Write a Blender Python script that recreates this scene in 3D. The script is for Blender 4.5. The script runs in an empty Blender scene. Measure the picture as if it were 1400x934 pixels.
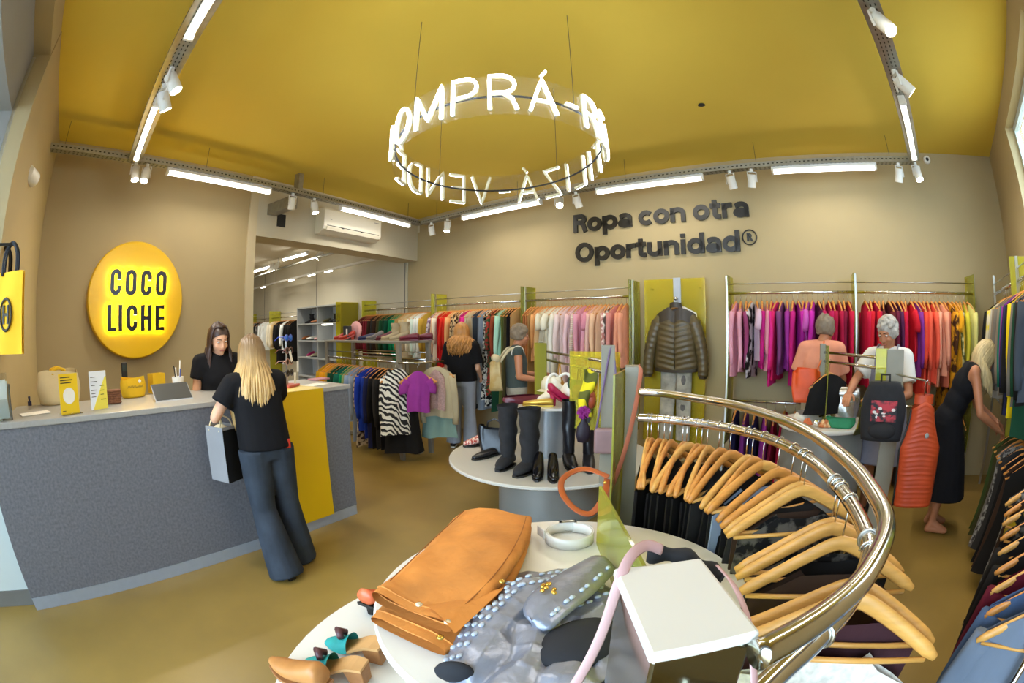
import bpy, bmesh, math, random
import numpy as np
from mathutils import Vector, Matrix

random.seed(7)
RNG = np.random.RandomState(11)
SC = bpy.context.scene
COL = SC.collection
PI = math.pi

# ------------------------------------------------------------------ camera (16 mm fisheye, eye height 1.6 m)
CAM_H = 1.6
F_PX = 637.0
PITCH, ROLL = math.radians(-1.65), math.radians(-0.51)


def _cam_axes(v):
    x, y, z = v
    cr, sr = math.cos(ROLL), math.sin(ROLL)
    x, y, z = x * cr - z * sr, y, x * sr + z * cr
    cp, sp = math.cos(PITCH), math.sin(PITCH)
    return Vector((x, y * cp - z * sp, y * sp + z * cp))


cam_d = bpy.data.cameras.new('camera')
cam = bpy.data.objects.new('camera', cam_d)
COL.objects.link(cam)
_r, _u, _b = _cam_axes((1, 0, 0)), _cam_axes((0, 0, 1)), -_cam_axes((0, 1, 0))
_m = Matrix((( _r.x, _u.x, _b.x, 0), (_r.y, _u.y, _b.y, 0), (_r.z, _u.z, _b.z, CAM_H), (0, 0, 0, 1)))
cam.matrix_world = _m
cam_d.sensor_width = 36.0
cam_d.sensor_fit = 'HORIZONTAL'
cam_d.clip_start = 0.01
cam_d.lens = 16.0
cam_d.type = 'PANO'
cam_d.panorama_type = 'FISHEYE_EQUISOLID'
cam_d.fisheye_lens = F_PX / 1400.0 * 36.0
cam_d.fisheye_fov = math.radians(220)
SC.camera = cam

# ------------------------------------------------------------------ world, exposure
W = bpy.data.worlds.new('daylight')
SC.world = W
W.use_nodes = True
W.node_tree.nodes['Background'].inputs[0].default_value = (0.66, 0.83, 1.0, 1)
W.node_tree.nodes['Background'].inputs[1].default_value = 8.0
vs = SC.view_settings
vs.view_transform = 'Standard'
vs.look = 'None'
vs.gamma = 1.0
vs.use_curve_mapping = False
vs.exposure = 0.45
TUBE_W, SPOT_W, NEON_W = 6.5, 40.0, 15.0


# ------------------------------------------------------------------ pixel rays (1400 x 934 frame) to real places
def ray(u, v):
    x, y = u - 700.0, v - 467.0
    r = math.hypot(x, y) + 1e-9
    th = 2 * math.asin(r / (2 * F_PX))
    return _cam_axes((math.sin(th) * x / r, math.cos(th), -math.sin(th) * y / r))


def G(u, v, z=0.0):                       # where the ray meets the height z
    d = ray(u, v)
    t = (z - CAM_H) / d.z
    return Vector((d.x * t, d.y * t, z))


def GD(u, v, dist):                       # where it is at a horizontal distance
    d = ray(u, v)
    t = dist / math.hypot(d.x, d.y)
    return Vector((d.x * t, d.y * t, CAM_H + d.z * t))


def ZAT(u, v, p):                         # height above p's plan position
    d = ray(u, v)
    return CAM_H + d.z * math.hypot(p[0], p[1]) / math.hypot(d.x, d.y)


def lin(c):
    return tuple(((x / 12.92) if x <= 0.04045 else ((x + 0.055) / 1.055) ** 2.4) for x in c)


def hexc(h):
    h = h.lstrip('#')
    return lin(tuple(int(h[i:i + 2], 16) / 255 for i in (0, 2, 4)))


# ------------------------------------------------------------------ materials
MATS = {}


def mat(name, col, rough=0.6, metal=0.0, var=0.0, scale=8.0, bump=0.0, bscale=60.0, emit=0.0, spec=0.5, stretch=None, col2=None, sharp=0.0):
    """plain procedural surface: base colour broken up by noise, optional fine relief"""
    if name in MATS:
        return MATS[name]
    if isinstance(col, str):
        col = hexc(col)
    m = bpy.data.materials.new(name)
    m.use_nodes = True
    nt = m.node_tree
    b = nt.nodes['Principled BSDF']
    b.inputs['Base Color'].default_value = (*col, 1)
    b.inputs['Roughness'].default_value = rough
    b.inputs['Metallic'].default_value = metal
    b.inputs['Specular IOR Level'].default_value = spec
    m.diffuse_color = (*col, 1)
    tc = nt.nodes.new('ShaderNodeTexCoord')
    src = tc.outputs['Object']
    if stretch:
        mp = nt.nodes.new('ShaderNodeMapping')
        mp.inputs['Scale'].default_value = stretch
        nt.links.new(src, mp.inputs['Vector'])
        src = mp.outputs['Vector']
    if var > 0 or col2 is not None:
        n = nt.nodes.new('ShaderNodeTexNoise')
        n.inputs['Scale'].default_value = scale
        n.inputs['Detail'].default_value = 4
        nt.links.new(src, n.inputs['Vector'])
        cr = nt.nodes.new('ShaderNodeValToRGB')
        c2 = hexc(col2) if isinstance(col2, str) else col2
        lo = c2 if c2 else tuple(x * (1 - var) for x in col)
        hi = col if c2 else tuple(min(1, x * (1 + var)) for x in col)
        cr.color_ramp.elements[0].color = (*lo, 1)
        cr.color_ramp.elements[1].color = (*hi, 1)
        cr.color_ramp.elements[0].position = 0.3 + 0.17 * sharp
        cr.color_ramp.elements[1].position = 0.7 - 0.17 * sharp
        nt.links.new(n.outputs['Fac'], cr.inputs['Fac'])
        nt.links.new(cr.outputs['Color'], b.inputs['Base Color'])
    if bump > 0:
        n2 = nt.nodes.new('ShaderNodeTexNoise')
        n2.inputs['Scale'].default_value = bscale
        n2.inputs['Detail'].default_value = 3
        nt.links.new(src, n2.inputs['Vector'])
        bp = nt.nodes.new('ShaderNodeBump')
        bp.inputs['Strength'].default_value = bump
        bp.inputs['Distance'].default_value = 0.01
        nt.links.new(n2.outputs['Fac'], bp.inputs['Height'])
        nt.links.new(bp.outputs['Normal'], b.inputs['Normal'])
    if emit > 0:
        b.inputs['Emission Color'].default_value = (*col, 1)
        b.inputs['Emission Strength'].default_value = emit
    MATS[name] = m
    return m


def emat(name, col, strength):
    if name in MATS:
        return MATS[name]
    m = bpy.data.materials.new(name)
    m.use_nodes = True
    nt = m.node_tree
    nt.nodes.clear()
    o = nt.nodes.new('ShaderNodeOutputMaterial')
    e = nt.nodes.new('ShaderNodeEmission')
    e.inputs[0].default_value = (*col, 1)
    e.inputs[1].default_value = strength
    nt.links.new(e.outputs[0], o.inputs[0])
    MATS[name] = m
    return m


def acrylic(name, col, haze=0.25, gloss=True):
    """tinted clear sheet: colours the light that passes through it"""
    if name in MATS:
        return MATS[name]
    if isinstance(col, str):
        col = hexc(col)
    m = bpy.data.materials.new(name)
    m.use_nodes = True
    nt = m.node_tree
    nt.nodes.clear()
    o = nt.nodes.new('ShaderNodeOutputMaterial')
    t = nt.nodes.new('ShaderNodeBsdfTransparent')
    t.inputs[0].default_value = (*col, 1)
    d = nt.nodes.new('ShaderNodeBsdfDiffuse')
    d.inputs[0].default_value = (*[min(1, c * 0.9) for c in col], 1)
    g = nt.nodes.new('ShaderNodeBsdfGlossy')
    g.inputs['Roughness'].default_value = 0.05
    m1 = nt.nodes.new('ShaderNodeMixShader')
    m1.inputs[0].default_value = haze
    nt.links.new(t.outputs[0], m1.inputs[1])
    nt.links.new(d.outputs[0], m1.inputs[2])
    lw = nt.nodes.new('ShaderNodeLayerWeight')
    lw.inputs[0].default_value = 0.25
    m2 = nt.nodes.new('ShaderNodeMixShader')
    if gloss:
        nt.links.new(lw.outputs['Fresnel'], m2.inputs[0])
    else:
        m2.inputs[0].default_value = 0.012
    nt.links.new(m1.outputs[0], m2.inputs[1])
    nt.links.new(g.outputs[0], m2.inputs[2])
    nt.links.new(m2.outputs[0], o.inputs[0])
    MATS[name] = m
    return m


def stripes(name, c1, c2, scale, axis='Z', distort=2.0, rough=0.8, thr=0.5, detail=2.0):
    if name in MATS:
        return MATS[name]
    m = bpy.data.materials.new(name)
    m.use_nodes = True
    nt = m.node_tree
    b = nt.nodes['Principled BSDF']
    b.inputs['Roughness'].default_value = rough
    tc = nt.nodes.new('ShaderNodeTexCoord')
    w = nt.nodes.new('ShaderNodeTexWave')
    w.wave_type = 'BANDS'
    w.bands_direction = axis
    w.inputs['Scale'].default_value = scale
    w.inputs['Distortion'].default_value = distort
    w.inputs['Detail'].default_value = detail
    nt.links.new(tc.outputs['Object'], w.inputs['Vector'])
    cr = nt.nodes.new('ShaderNodeValToRGB')
    cr.color_ramp.interpolation = 'CONSTANT'
    cs = [c1, c2] if isinstance(c1, str) else c1
    while len(cr.color_ramp.elements) < len(cs):
        cr.color_ramp.elements.new(0.5)
    for i, c in enumerate(cs):
        cr.color_ramp.elements[i].position = 0 if i == 0 else (thr if len(cs) == 2 else i / len(cs))
        cr.color_ramp.elements[i].color = (*hexc(c), 1)
    nt.links.new(w.outputs['Fac'], cr.inputs['Fac'])
    nt.links.new(cr.outputs['Color'], b.inputs['Base Color'])
    MATS[name] = m
    return m


# ------------------------------------------------------------------ mesh building
class MB:
    def __init__(self):
        self.v = []
        self.f = []

    def add(self, verts, faces):
        o = len(self.v)
        self.v.extend([tuple(map(float, p)) for p in verts])
        self.f.extend([tuple(o + i for i in f) for f in faces])
        return self

    def box(self, c, s, rz=0.0, M=None):
        hx, hy, hz = s[0] / 2, s[1] / 2, s[2] / 2
        pts = [Vector((x, y, z)) for x in (-hx, hx) for y in (-hy, hy) for z in (-hz, hz)]
        R = M if M is not None else Matrix.Rotation(rz, 3, 'Z')
        pts = [R @ p + Vector(c) for p in pts]
        return self.add(pts, [(0, 1, 3, 2), (4, 6, 7, 5), (0, 4, 5, 1), (2, 3, 7, 6), (0, 2, 6, 4), (1, 5, 7, 3)])

    def span(self, x0, x1, y0, y1, z0, z1):
        return self.box(((x0 + x1) / 2, (y0 + y1) / 2, (z0 + z1) / 2), (abs(x1 - x0), abs(y1 - y0), abs(z1 - z0)))

    def tube(self, path, r, n=8, closed=False, flat=1.0, up=None):
        path = [Vector(p) for p in path]
        k = len(path)
        rs = r if hasattr(r, '__len__') else [r] * k
        o = len(self.v)
        prev = None
        for i, p in enumerate(path):
            if closed:
                t = path[(i + 1) % k] - path[i - 1]
            else:
                t = path[min(i + 1, k - 1)] - path[max(i - 1, 0)]
            t = t.normalized() if t.length > 1e-9 else Vector((0, 0, 1))
            if up is not None:
                a = Vector(up) - t * t.dot(Vector(up))
            elif prev is None:
                a = Vector((0, 0, 1)) if abs(t.z) < 0.9 else Vector((1, 0, 0))
                a = a - t * t.dot(a)
            else:
                a = prev - t * t.dot(prev)
            a.normalize()
            prev = a
            b = t.cross(a)
            for j in range(n):
                q = 2 * PI * j / n
                self.v.append(tuple(p + a * (math.cos(q) * rs[i] * flat) + b * (math.sin(q) * rs[i])))
        segs = k if closed else k - 1
        for i in range(segs):
            i2 = (i + 1) % k
            for j in range(n):
                j2 = (j + 1) % n
                self.f.append((o + i * n + j, o + i * n + j2, o + i2 * n + j2, o + i2 * n + j))
        if not closed:
            self.f.append(tuple(o + j for j in range(n))[::-1])
            self.f.append(tuple(o + (k - 1) * n + j for j in range(n)))
        return self

    def lathe(self, prof, n=32, c=(0, 0, 0), a0=0.0, a1=2 * PI):
        o = len(self.v)
        k = len(prof)
        full = abs(a1 - a0 - 2 * PI) < 1e-6
        m = n if full else n + 1
        for j in range(m):
            q = a0 + (a1 - a0) * j / n
            for r, z in prof:
                self.v.append((c[0] + r * math.cos(q), c[1] + r * math.sin(q), c[2] + z))
        for j in range(n):
            j2 = (j + 1) % m
            for i in range(k - 1):
                self.f.append((o + j * k + i, o + j2 * k + i, o + j2 * k + i + 1, o + j * k + i + 1))
        return self

    def cyl(self, c, r, h, n=24, r2=None):
        r2 = r if r2 is None else r2
        return self.lathe([(0.0, 0.0), (r, 0.0), (r2, h), (0.0, h)], n, c)

    def ell(self, c, rad, n=16, m=10, R=None):
        o = len(self.v)
        c = Vector(c)
        for i in range(m + 1):
            t = PI * i / m
            for j in range(n):
                q = 2 * PI * j / n
                p = Vector((rad[0] * math.sin(t) * math.cos(q), rad[1] * math.sin(t) * math.sin(q), rad[2] * math.cos(t)))
                if R is not None:
                    p = R @ p
                self.v.append(tuple(c + p))
        for i in range(m):
            for j in range(n):
                j2 = (j + 1) % n
                self.f.append((o + i * n + j, o + (i + 1) * n + j, o + (i + 1) * n + j2, o + i * n + j2))
        return self

    def cap(self, p0, r0, p1, r1, n=12, flat=1.0, up=None):
        """tapered capsule with round ends"""
        p0, p1 = Vector(p0), Vector(p1)
        t = (p1 - p0)
        L = t.length
        t = t / L if L > 1e-6 else Vector((0, 0, 1))
        path, rs = [], []
        for a in (-90, -60, -30, 0):
            path.append(p0 + t * (r0 * math.sin(math.radians(a))))
            rs.append(max(1e-4, r0 * math.cos(math.radians(a))))
        for a in (0, 30, 60, 90):
            path.append(p1 + t * (r1 * math.sin(math.radians(a))))
            rs.append(max(1e-4, r1 * math.cos(math.radians(a))))
        return self.tube(path, rs, n, flat=flat, up=up)

    def grid(self, fn, nu, nv, closed=False):
        o = len(self.v)
        for i in range(nu + (0 if closed else 1)):
            for j in range(nv + 1):
                self.v.append(tuple(fn(i / nu, j / nv)))
        m = nv + 1
        for i in range(nu):
            i2 = (i + 1) % nu if closed else i + 1
            for j in range(nv):
                self.f.append((o + i * m + j, o + i2 * m + j, o + i2 * m + j + 1, o + i * m + j + 1))
        return self

    def prism(self, poly, y0, y1):
        """poly in x,z extruded along y"""
        n = len(poly)
        v = [(p[0], y0, p[1]) for p in poly] + [(p[0], y1, p[1]) for p in poly]
        f = [tuple(range(n)), tuple(range(2 * n - 1, n - 1, -1))]
        f += [(i, i + n, (i + 1) % n + n, (i + 1) % n) for i in range(n)]
        return self.add(v, f)

    def ribbon(self, path, w, y0, y1, closed=False):
        """thick stroke in x,z extruded along y"""
        k = len(path)
        L, Rr = [], []
        for i, p in enumerate(path):
            if closed:
                a, b = path[i - 1], path[(i + 1) % k]
            else:
                a, b = path[max(i - 1, 0)], path[min(i + 1, k - 1)]
            if 0 < i < k - 1 or closed:
                d1 = Vector((p[0] - a[0], p[1] - a[1])).normalized()
                d2 = Vector((b[0] - p[0], b[1] - p[1])).normalized()
                t = (d1 + d2)
                t = t.normalized() if t.length > 1e-6 else d1
                s = 1 / max(0.5, t.dot(d1))
            else:
                t = Vector((b[0] - a[0], b[1] - a[1])).normalized()
                s = 1
            nx, nz = -t.y * w / 2 * s, t.x * w / 2 * s
            L.append((p[0] + nx, p[1] + nz))
            Rr.append((p[0] - nx, p[1] - nz))
        segs = k if closed else k - 1
        for i in range(segs):
            j = (i + 1) % k
            self.prism([L[i], L[j], Rr[j], Rr[i]], y0, y1)
        return self

    def xf(self, M):
        self.v = [tuple(M @ Vector(p)) for p in self.v]
        return self

    def mesh(self, name, smooth=False):
        me = bpy.data.meshes.new(name)
        me.from_pydata(self.v, [], self.f)
        if smooth:
            me.polygons.foreach_set('use_smooth', [True] * len(me.polygons))
        me.update()
        return me


def link(name, me, m=None, parent=None, loc=None, rz=None):
    o = bpy.data.objects.new(name, me)
    COL.objects.link(o)
    if m is not None and len(me.materials) == 0:
        me.materials.append(m)
    if parent is not None:
        o.parent = parent
    if loc is not None:
        o.location = loc
    if rz is not None:
        o.rotation_euler = (0, 0, rz)
    return o


def obj(name, mb, m, parent=None, smooth=False, bevel=0.0, seg=2, loc=None, rz=None, sub=0, auto=None):
    me = mb.mesh(name, smooth or auto is not None)
    bm = bmesh.new()
    bm.from_mesh(me)
    bmesh.ops.remove_doubles(bm, verts=bm.verts, dist=1e-5)
    bmesh.ops.recalc_face_normals(bm, faces=bm.faces)
    bm.to_mesh(me)
    bm.free()
    if auto is not None:
        try:
            me.set_sharp_from_angle(angle=math.radians(auto))
        except Exception:
            pass
    o = link(name, me, m, parent, loc, rz)
    if bevel > 0:
        b = o.modifiers.new('bevel', 'BEVEL')
        b.width = bevel
        b.segments = seg
        b.limit_method = 'ANGLE'
        b.angle_limit = math.radians(40)
    if sub:
        s = o.modifiers.new('sub', 'SUBSURF')
        s.levels = sub
        s.render_levels = sub
    return o


def tag(o, label, cat, group=None):
    o['label'] = label
    o['category'] = cat
    if group:
        o['group'] = group
    return o


def thing(name, label, cat, loc=(0, 0, 0), rz=0.0, group=None):
    o = bpy.data.objects.new(name, None)
    o.empty_display_size = 0.1
    COL.objects.link(o)
    o.location = loc
    o.rotation_euler = (0, 0, rz)
    return tag(o, label, cat, group)


def struct(o, label=None):
    o['kind'] = 'structure'
    if label:
        o['label'] = label
    return o


def plab(o, label):
    o['label'] = label
    return o


def text_mesh(txt, size, depth, offset=0.0, align='LEFT', spacing=1.0, name='lettering'):
    """flat lettering in x,z, facing -y"""
    c = bpy.data.curves.new(name, 'FONT')
    c.body = txt
    c.size = size
    c.extrude = depth / 2
    c.offset = offset
    c.align_x = align
    c.space_character = spacing
    c.resolution_u = 4
    t = bpy.data.objects.new(name, c)
    COL.objects.link(t)
    dg = bpy.context.evaluated_depsgraph_get()
    me = bpy.data.meshes.new_from_object(t.evaluated_get(dg))
    bpy.data.objects.remove(t)
    bpy.data.curves.remove(c)
    me.transform(Matrix.Rotation(PI / 2, 4, 'X'))
    return me


# ------------------------------------------------------------------ plan of the shop (camera above the origin)
HC = 1.95
CEIL = CAM_H + HC


def azv(deg):
    return Vector((math.sin(math.radians(deg)), math.cos(math.radians(deg)), 0))


# outward wall normals (azimuth, clockwise from the view axis) and distances
AZ_A, D_A = -63.13, HC / math.tan(math.radians(21.08))
AZ_B, D_B = 37.66, HC / math.tan(math.radians(20.22))
AZ_R, D_R = 142.59, HC / math.tan(math.radians(57.45))
AZ_N, D_N = -142.7, HC / math.tan(math.radians(68.42))
AZ_C, D_C = -60.85, CAM_H / math.tan(math.radians(28.28))


def meet(a1, d1, a2, d2):
    n1, n2 = azv(a1), azv(a2)
    det = n1.x * n2.y - n1.y * n2.x
    return Vector(((d1 * n2.y - d2 * n1.y) / det, (n1.x * d2 - n2.x * d1) / det, 0))


P_AB, P_BR = meet(AZ_A, D_A, AZ_B, D_B), meet(AZ_B, D_B, AZ_R, D_R)
P_RN, P_NA = meet(AZ_R, D_R, AZ_N, D_N), meet(AZ_N, D_N, AZ_A, D_A)


class Frame:
    """wall frame: x to the right as one faces the wall, y into the wall, z up"""

    def __init__(self, az, origin):
        self.rz = -math.radians(az)
        self.o = Vector(origin)
        self.x = Vector((math.cos(self.rz), math.sin(self.rz), 0))
        self.y = Vector((-math.sin(self.rz), math.cos(self.rz), 0))

    def p(self, s, off=0.0, z=0.0):       # off = distance out into the room
        return self.o + self.x * s - self.y * off + Vector((0, 0, z))

    def on(self, u, v, off=0.0):          # pixel -> (s, z) on the plane at that offset
        d = ray(u, v)
        q = self.o - self.y * off - Vector((0, 0, CAM_H))
        t = q.dot(self.y) / d.dot(self.y)
        h = d * t + Vector((0, 0, CAM_H))
        return (h - self.o).dot(self.x), h.z


FA = Frame(AZ_A, P_NA)
FB = Frame(AZ_B, P_AB)
FR = Frame(AZ_R, P_BR)
FN = Frame(AZ_N, (P_NA - P_NA.dot(azv(AZ_N)) * azv(AZ_N)) * 0 + P_NA)
FC = Frame(AZ_C, azv(AZ_C) * D_C)
LEN_A = (P_AB - P_NA).length
LEN_B = (P_BR - P_AB).length
# ------------------------------------------------------------------ shared materials
M_WALL = mat('wall_paint', '#af9d75', 0.85, var=0.04, scale=1.2, bump=0.04, bscale=120)
M_WALL2 = mat('wall_paint_light', '#c6bda4', 0.85, var=0.03, scale=1.2, bump=0.03, bscale=120)
M_CEIL = mat('ceiling_mustard', '#e3c653', 0.85, var=0.03, scale=0.8, spec=0.2)
M_CEIL2 = mat('ceiling_white', '#cfc7b2', 0.8, var=0.02, scale=1.0)
M_FLOOR = mat('polished_concrete', '#8c7238', 0.36, var=0.16, scale=1.6, bump=0.02, bscale=14)
M_TRIM = mat('trim_paint', '#c9bb98', 0.7, var=0.02, scale=3)
M_GREYTRIM = mat('grey_reveal', '#8f8d88', 0.7, var=0.04, scale=2)
M_BLUEWHITE = mat('white_reveal', '#c3cdc9', 0.6, var=0.03, scale=2)
M_DARKTRIM = mat('grey_skirting', '#6d6b64', 0.6, var=0.05, scale=4)
M_STEEL = mat('brushed_steel', '#b9b7b0', 0.28, 1.0, var=0.05, scale=30, stretch=(1, 1, 12))
M_CHROME = mat('polished_tube', '#c9c7c0', 0.14, 1.0)
M_GALV = mat('galvanised_steel', '#a6a59c', 0.42, 0.9, var=0.12, scale=18)
M_DARKHOLE = mat('dark_slot', '#24231f', 0.8)
M_WHITEPL = mat('white_plastic', '#e6e3da', 0.4, var=0.01, scale=3)
M_WHITELAM = mat('white_laminate', '#d9d5ca', 0.28, var=0.01, scale=3)
M_BLACK = mat('black_plastic', '#151412', 0.45)
M_GREYLAM = mat('grey_speckled_laminate', '#6b6c72', 0.55, var=0.24, scale=55)
M_GREYTOP = mat('grey_counter_top', '#a09d96', 0.32, var=0.05, scale=40)
M_YELLOW = mat('yellow_panel', '#e0b400', 0.45, var=0.02, scale=3)
M_YTOP = mat('yellow_top_strip', '#dcc36a', 0.35, var=0.03, scale=6)
M_ALU = mat('brushed_aluminium', '#a8abb0', 0.4, 0.35, var=0.05, scale=20)
M_POST = mat('grey_post', '#8a8472', 0.5, 0.0, var=0.05, scale=10)
M_KICK = mat('kick_plate_metal', '#a9b3c2', 0.3, 0.4, var=0.03, scale=20)
M_TUBE = emat('led_tube_glow', (1.0, 0.96, 0.88), TUBE_W)
M_TUBE2 = emat('led_tube_glow_rear', (1.0, 0.95, 0.85), TUBE_W * 1.6)
M_LAMP = emat('spot_lamp_glow', (1.0, 0.95, 0.86), SPOT_W)
M_NEON = emat('white_neon_glow', (0.86, 0.93, 1.0), NEON_W)
M_NEONBACK = mat('neon_glass_back', '#d9d2b4', 0.25, var=0.02, scale=4)
M_WIRE = mat('wire', '#5a564b', 0.5, 0.6)
M_WOOD = mat('hanger_beech', '#c9863c', 0.38, var=0.14, scale=14, stretch=(1, 6, 6))
M_WOOD2 = mat('hanger_beech_light', '#d29a4c', 0.4, var=0.12, scale=14, stretch=(1, 6, 6))
M_HOOK = mat('hook_chrome', '#cfccc4', 0.2, 1.0)
A_YEL = acrylic('yellow_green_acrylic', (0.90, 0.88, 0.14), 0.30)
A_YEL2 = acrylic('yellow_acrylic_wall', (0.95, 0.86, 0.14), 0.25)
A_CLEAR = acrylic('clear_acrylic', (0.93, 0.95, 0.95), 0.05)


def quadwall(name, p0, p1, z0, z1, thick, m, side=1.0):
    """upright slab from p0 to p1, its visible face on that line, thickness away from the room"""
    p0, p1 = Vector((p0[0], p0[1], 0)), Vector((p1[0], p1[1], 0))
    d = (p1 - p0).normalized()
    n = Vector((d.y, -d.x, 0)) * side * thick
    v = [p0, p1, p1 + n, p0 + n]
    verts = [(q.x, q.y, z0) for q in v] + [(q.x, q.y, z1) for q in v]
    mb = MB().add(verts, [(3, 2, 1, 0), (4, 5, 6, 7), (0, 1, 5, 4), (1, 2, 6, 5), (2, 3, 7, 6), (3, 0, 4, 7)])
    return struct(obj(name, mb, m))


REAR_Z = 3.30
S_PART = 2.86          # free end of the partition along wall A
BEAM_Z = 2.79
D_NW = 0.925            # wall N below its cornice
P_NA2 = meet(AZ_N, D_NW, AZ_A, D_A)
uN = FN.x
P_EDGE = azv(-70.0) * (D_NW / math.cos(math.radians(72.7)))      # corner of the shop-window reveal
P_RN2 = meet(AZ_R, D_R, AZ_N, D_NW)

# floor
mb = MB().add([(-16, -5, 0), (10, -5, 0), (10, 17, 0), (-16, 17, 0), (-16, -5, -0.2), (10, -5, -0.2), (10, 17, -0.2), (-16, 17, -0.2)],
              [(0, 1, 2, 3), (4, 7, 6, 5), (0, 4, 5, 1), (1, 5, 6, 2), (2, 6, 7, 3), (3, 7, 4, 0)])
struct(obj('floor', mb, M_FLOOR), 'polished olive brown concrete floor')

# mustard ceiling of the front room (polygon slab)
poly = [P_NA, P_AB, P_BR, P_RN]
v = [(p.x, p.y, CEIL) for p in poly] + [(p.x, p.y, CEIL + 0.2) for p in poly]
struct(obj('ceiling', MB().add(v, [(0, 1, 2, 3), (7, 6, 5, 4), (0, 4, 5, 1), (1, 5, 6, 2), (2, 6, 7, 3), (3, 7, 4, 0)]), M_CEIL), 'mustard yellow ceiling')

# back wall B, running on to the left behind the opening
quadwall('wall_back', FB.p(-9.6), FB.p(LEN_B + 0.3), 0, CEIL + 0.2, 0.2, M_WALL, -1)
# wall A: solid partition, then the beam over the opening
quadwall('wall_left', FA.p(-0.4), FA.p(S_PART), 0, CEIL + 0.2, 0.16, M_WALL, -1)
bm_ = MB()
q = [FA.p(S_PART), FA.p(LEN_A), FA.p(LEN_A, -0.4), FA.p(S_PART, -0.4)]
bm_.add([(p.x, p.y, z) for z in (BEAM_Z, CEIL + 0.2) for p in q], [(3, 2, 1, 0), (4, 5, 6, 7), (0, 1, 5, 4), (1, 2, 6, 5), (2, 3, 7, 6), (3, 0, 4, 7)])
struct(obj('trim_1', bm_, M_WALL2), 'pale beam over the opening to the rear room')
mb = MB()
mb.span(S_PART - 0.115, S_PART + 0.01, -0.02, 0.16, 0, CEIL)
struct(obj('trim_2', mb, M_TRIM, loc=FA.p(0), rz=FA.rz), 'pale upright trim at the end of the partition')
# wall R with its high window
RW0, RW1, RWZ0, RWZ1 = 1.37, 3.3, 2.30, 3.36
LR = (P_BR - P_RN2).length
for k, (a, b, z0, z1) in enumerate(((-0.3, RW0, 0, CEIL + 0.2), (RW0, RW1, 0, RWZ0), (RW0, RW1, RWZ1, CEIL + 0.2), (RW1, LR + 0.3, 0, CEIL + 0.2))):
    quadwall('wall_right', FR.p(a), FR.p(b), z0, z1, 0.22, M_WALL, -1)
wf = MB()
for (a, b, z0, z1) in ((RW0, RW0 + 0.05, RWZ0, RWZ1), (RW1 - 0.05, RW1, RWZ0, RWZ1), (RW0 + 0.05, RW1 - 0.05, RWZ0, RWZ0 + 0.05), (RW0 + 0.05, RW1 - 0.05, RWZ1 - 0.05, RWZ1), (2.3, 2.34, RWZ0 + 0.05, RWZ1 - 0.05)):
    wf.span(a, b, 0.1, 0.16, z0, z1)
wr = struct(obj('window_1', wf, M_BLUEWHITE, loc=FR.p(0), rz=FR.rz), 'high daylight window in the right wall')
obj('pane', MB().span(RW0 + 0.05, RW1 - 0.05, 0.125, 0.135, RWZ0 + 0.05, RWZ1 - 0.05), acrylic('window_glass', (0.93, 0.97, 1.0), 0.1, False), wr)
# wall N: solid piece by the partition with a shallow pier, cornice above, then the shop window opening
quadwall('wall_front', P_EDGE, P_NA2 + uN * 0.3, 0, CEIL + 0.2, 0.16, M_WALL, 1)
c66 = azv(-66.1) * (D_NW / math.cos(math.radians(142.7 - 66.1)))
n_in = -FN.y
pier = MB()
q = [P_EDGE, c66, c66 + n_in * 0.03, P_EDGE + n_in * 0.03]
pier.add([(p.x, p.y, z) for z in (1.2, 3.34) for p in q], [(3, 2, 1, 0), (4, 5, 6, 7), (0, 1, 5, 4), (1, 2, 6, 5), (2, 3, 7, 6), (3, 0, 4, 7)])
struct(obj('trim_3', pier, M_WALL2), 'pale pier beside the shop window')
cor = MB()
far = P_RN + n_in * 0
q = [P_NA + uN * 0.2, P_RN, P_RN - n_in * 0.3, P_NA + uN * 0.2 - n_in * 0.3]
cor.add([(p.x, p.y, z) for z in (3.36, CEIL + 0.2) for p in q], [(3, 2, 1, 0), (4, 5, 6, 7), (0, 1, 5, 4), (1, 2, 6, 5), (2, 3, 7, 6), (3, 0, 4, 7)])
struct(obj('trim_4', cor, M_WALL), 'cornice over the shop front')
# reveal of the shop window: far cheek, its pale lower board, lintel underside, short pier behind the camera
REV = 0.75
e0, e1 = P_EDGE, P_EDGE - n_in * REV
rv = MB()
t = uN * 0.12
q = [e0 - n_in * 0.001, e0 + t, e1 + t, e1]
rv.add([(p.x, p.y, z) for z in (0, CEIL) for p in q], [(3, 2, 1, 0), (4, 5, 6, 7), (0, 1, 5, 4), (1, 2, 6, 5), (2, 3, 7, 6), (3, 0, 4, 7)])
struct(obj('wall_reveal', rv, M_GREYTRIM), 'grey cheek of the shop window opening')
q = [e0 - uN * 0.012, e0, e1, e1 - uN * 0.012]
lb = MB().add([(p.x, p.y, z) for z in (0.11, 1.35) for p in q], [(3, 2, 1, 0), (4, 5, 6, 7), (0, 1, 5, 4), (1, 2, 6, 5), (2, 3, 7, 6), (3, 0, 4, 7)])
struct(obj('trim_5', lb, M_BLUEWHITE), 'white board lining the shop window cheek')
q = [e0 - uN * 0.02, e0, e1, e1 - uN * 0.02]
lb = MB().add([(p.x, p.y, z) for z in (0.0, 0.11) for p in q], [(3, 2, 1, 0), (4, 5, 6, 7), (0, 1, 5, 4), (1, 2, 6, 5), (2, 3, 7, 6), (3, 0, 4, 7)])
struct(obj('baseboard_reveal', lb, M_DARKTRIM))
x_end = (P_RN2 - P_EDGE).dot(-uN)
lt = MB()
q = [e0, e0 - uN * (x_end + 0.3), e1 - uN * (x_end + 0.3), e1]
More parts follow.
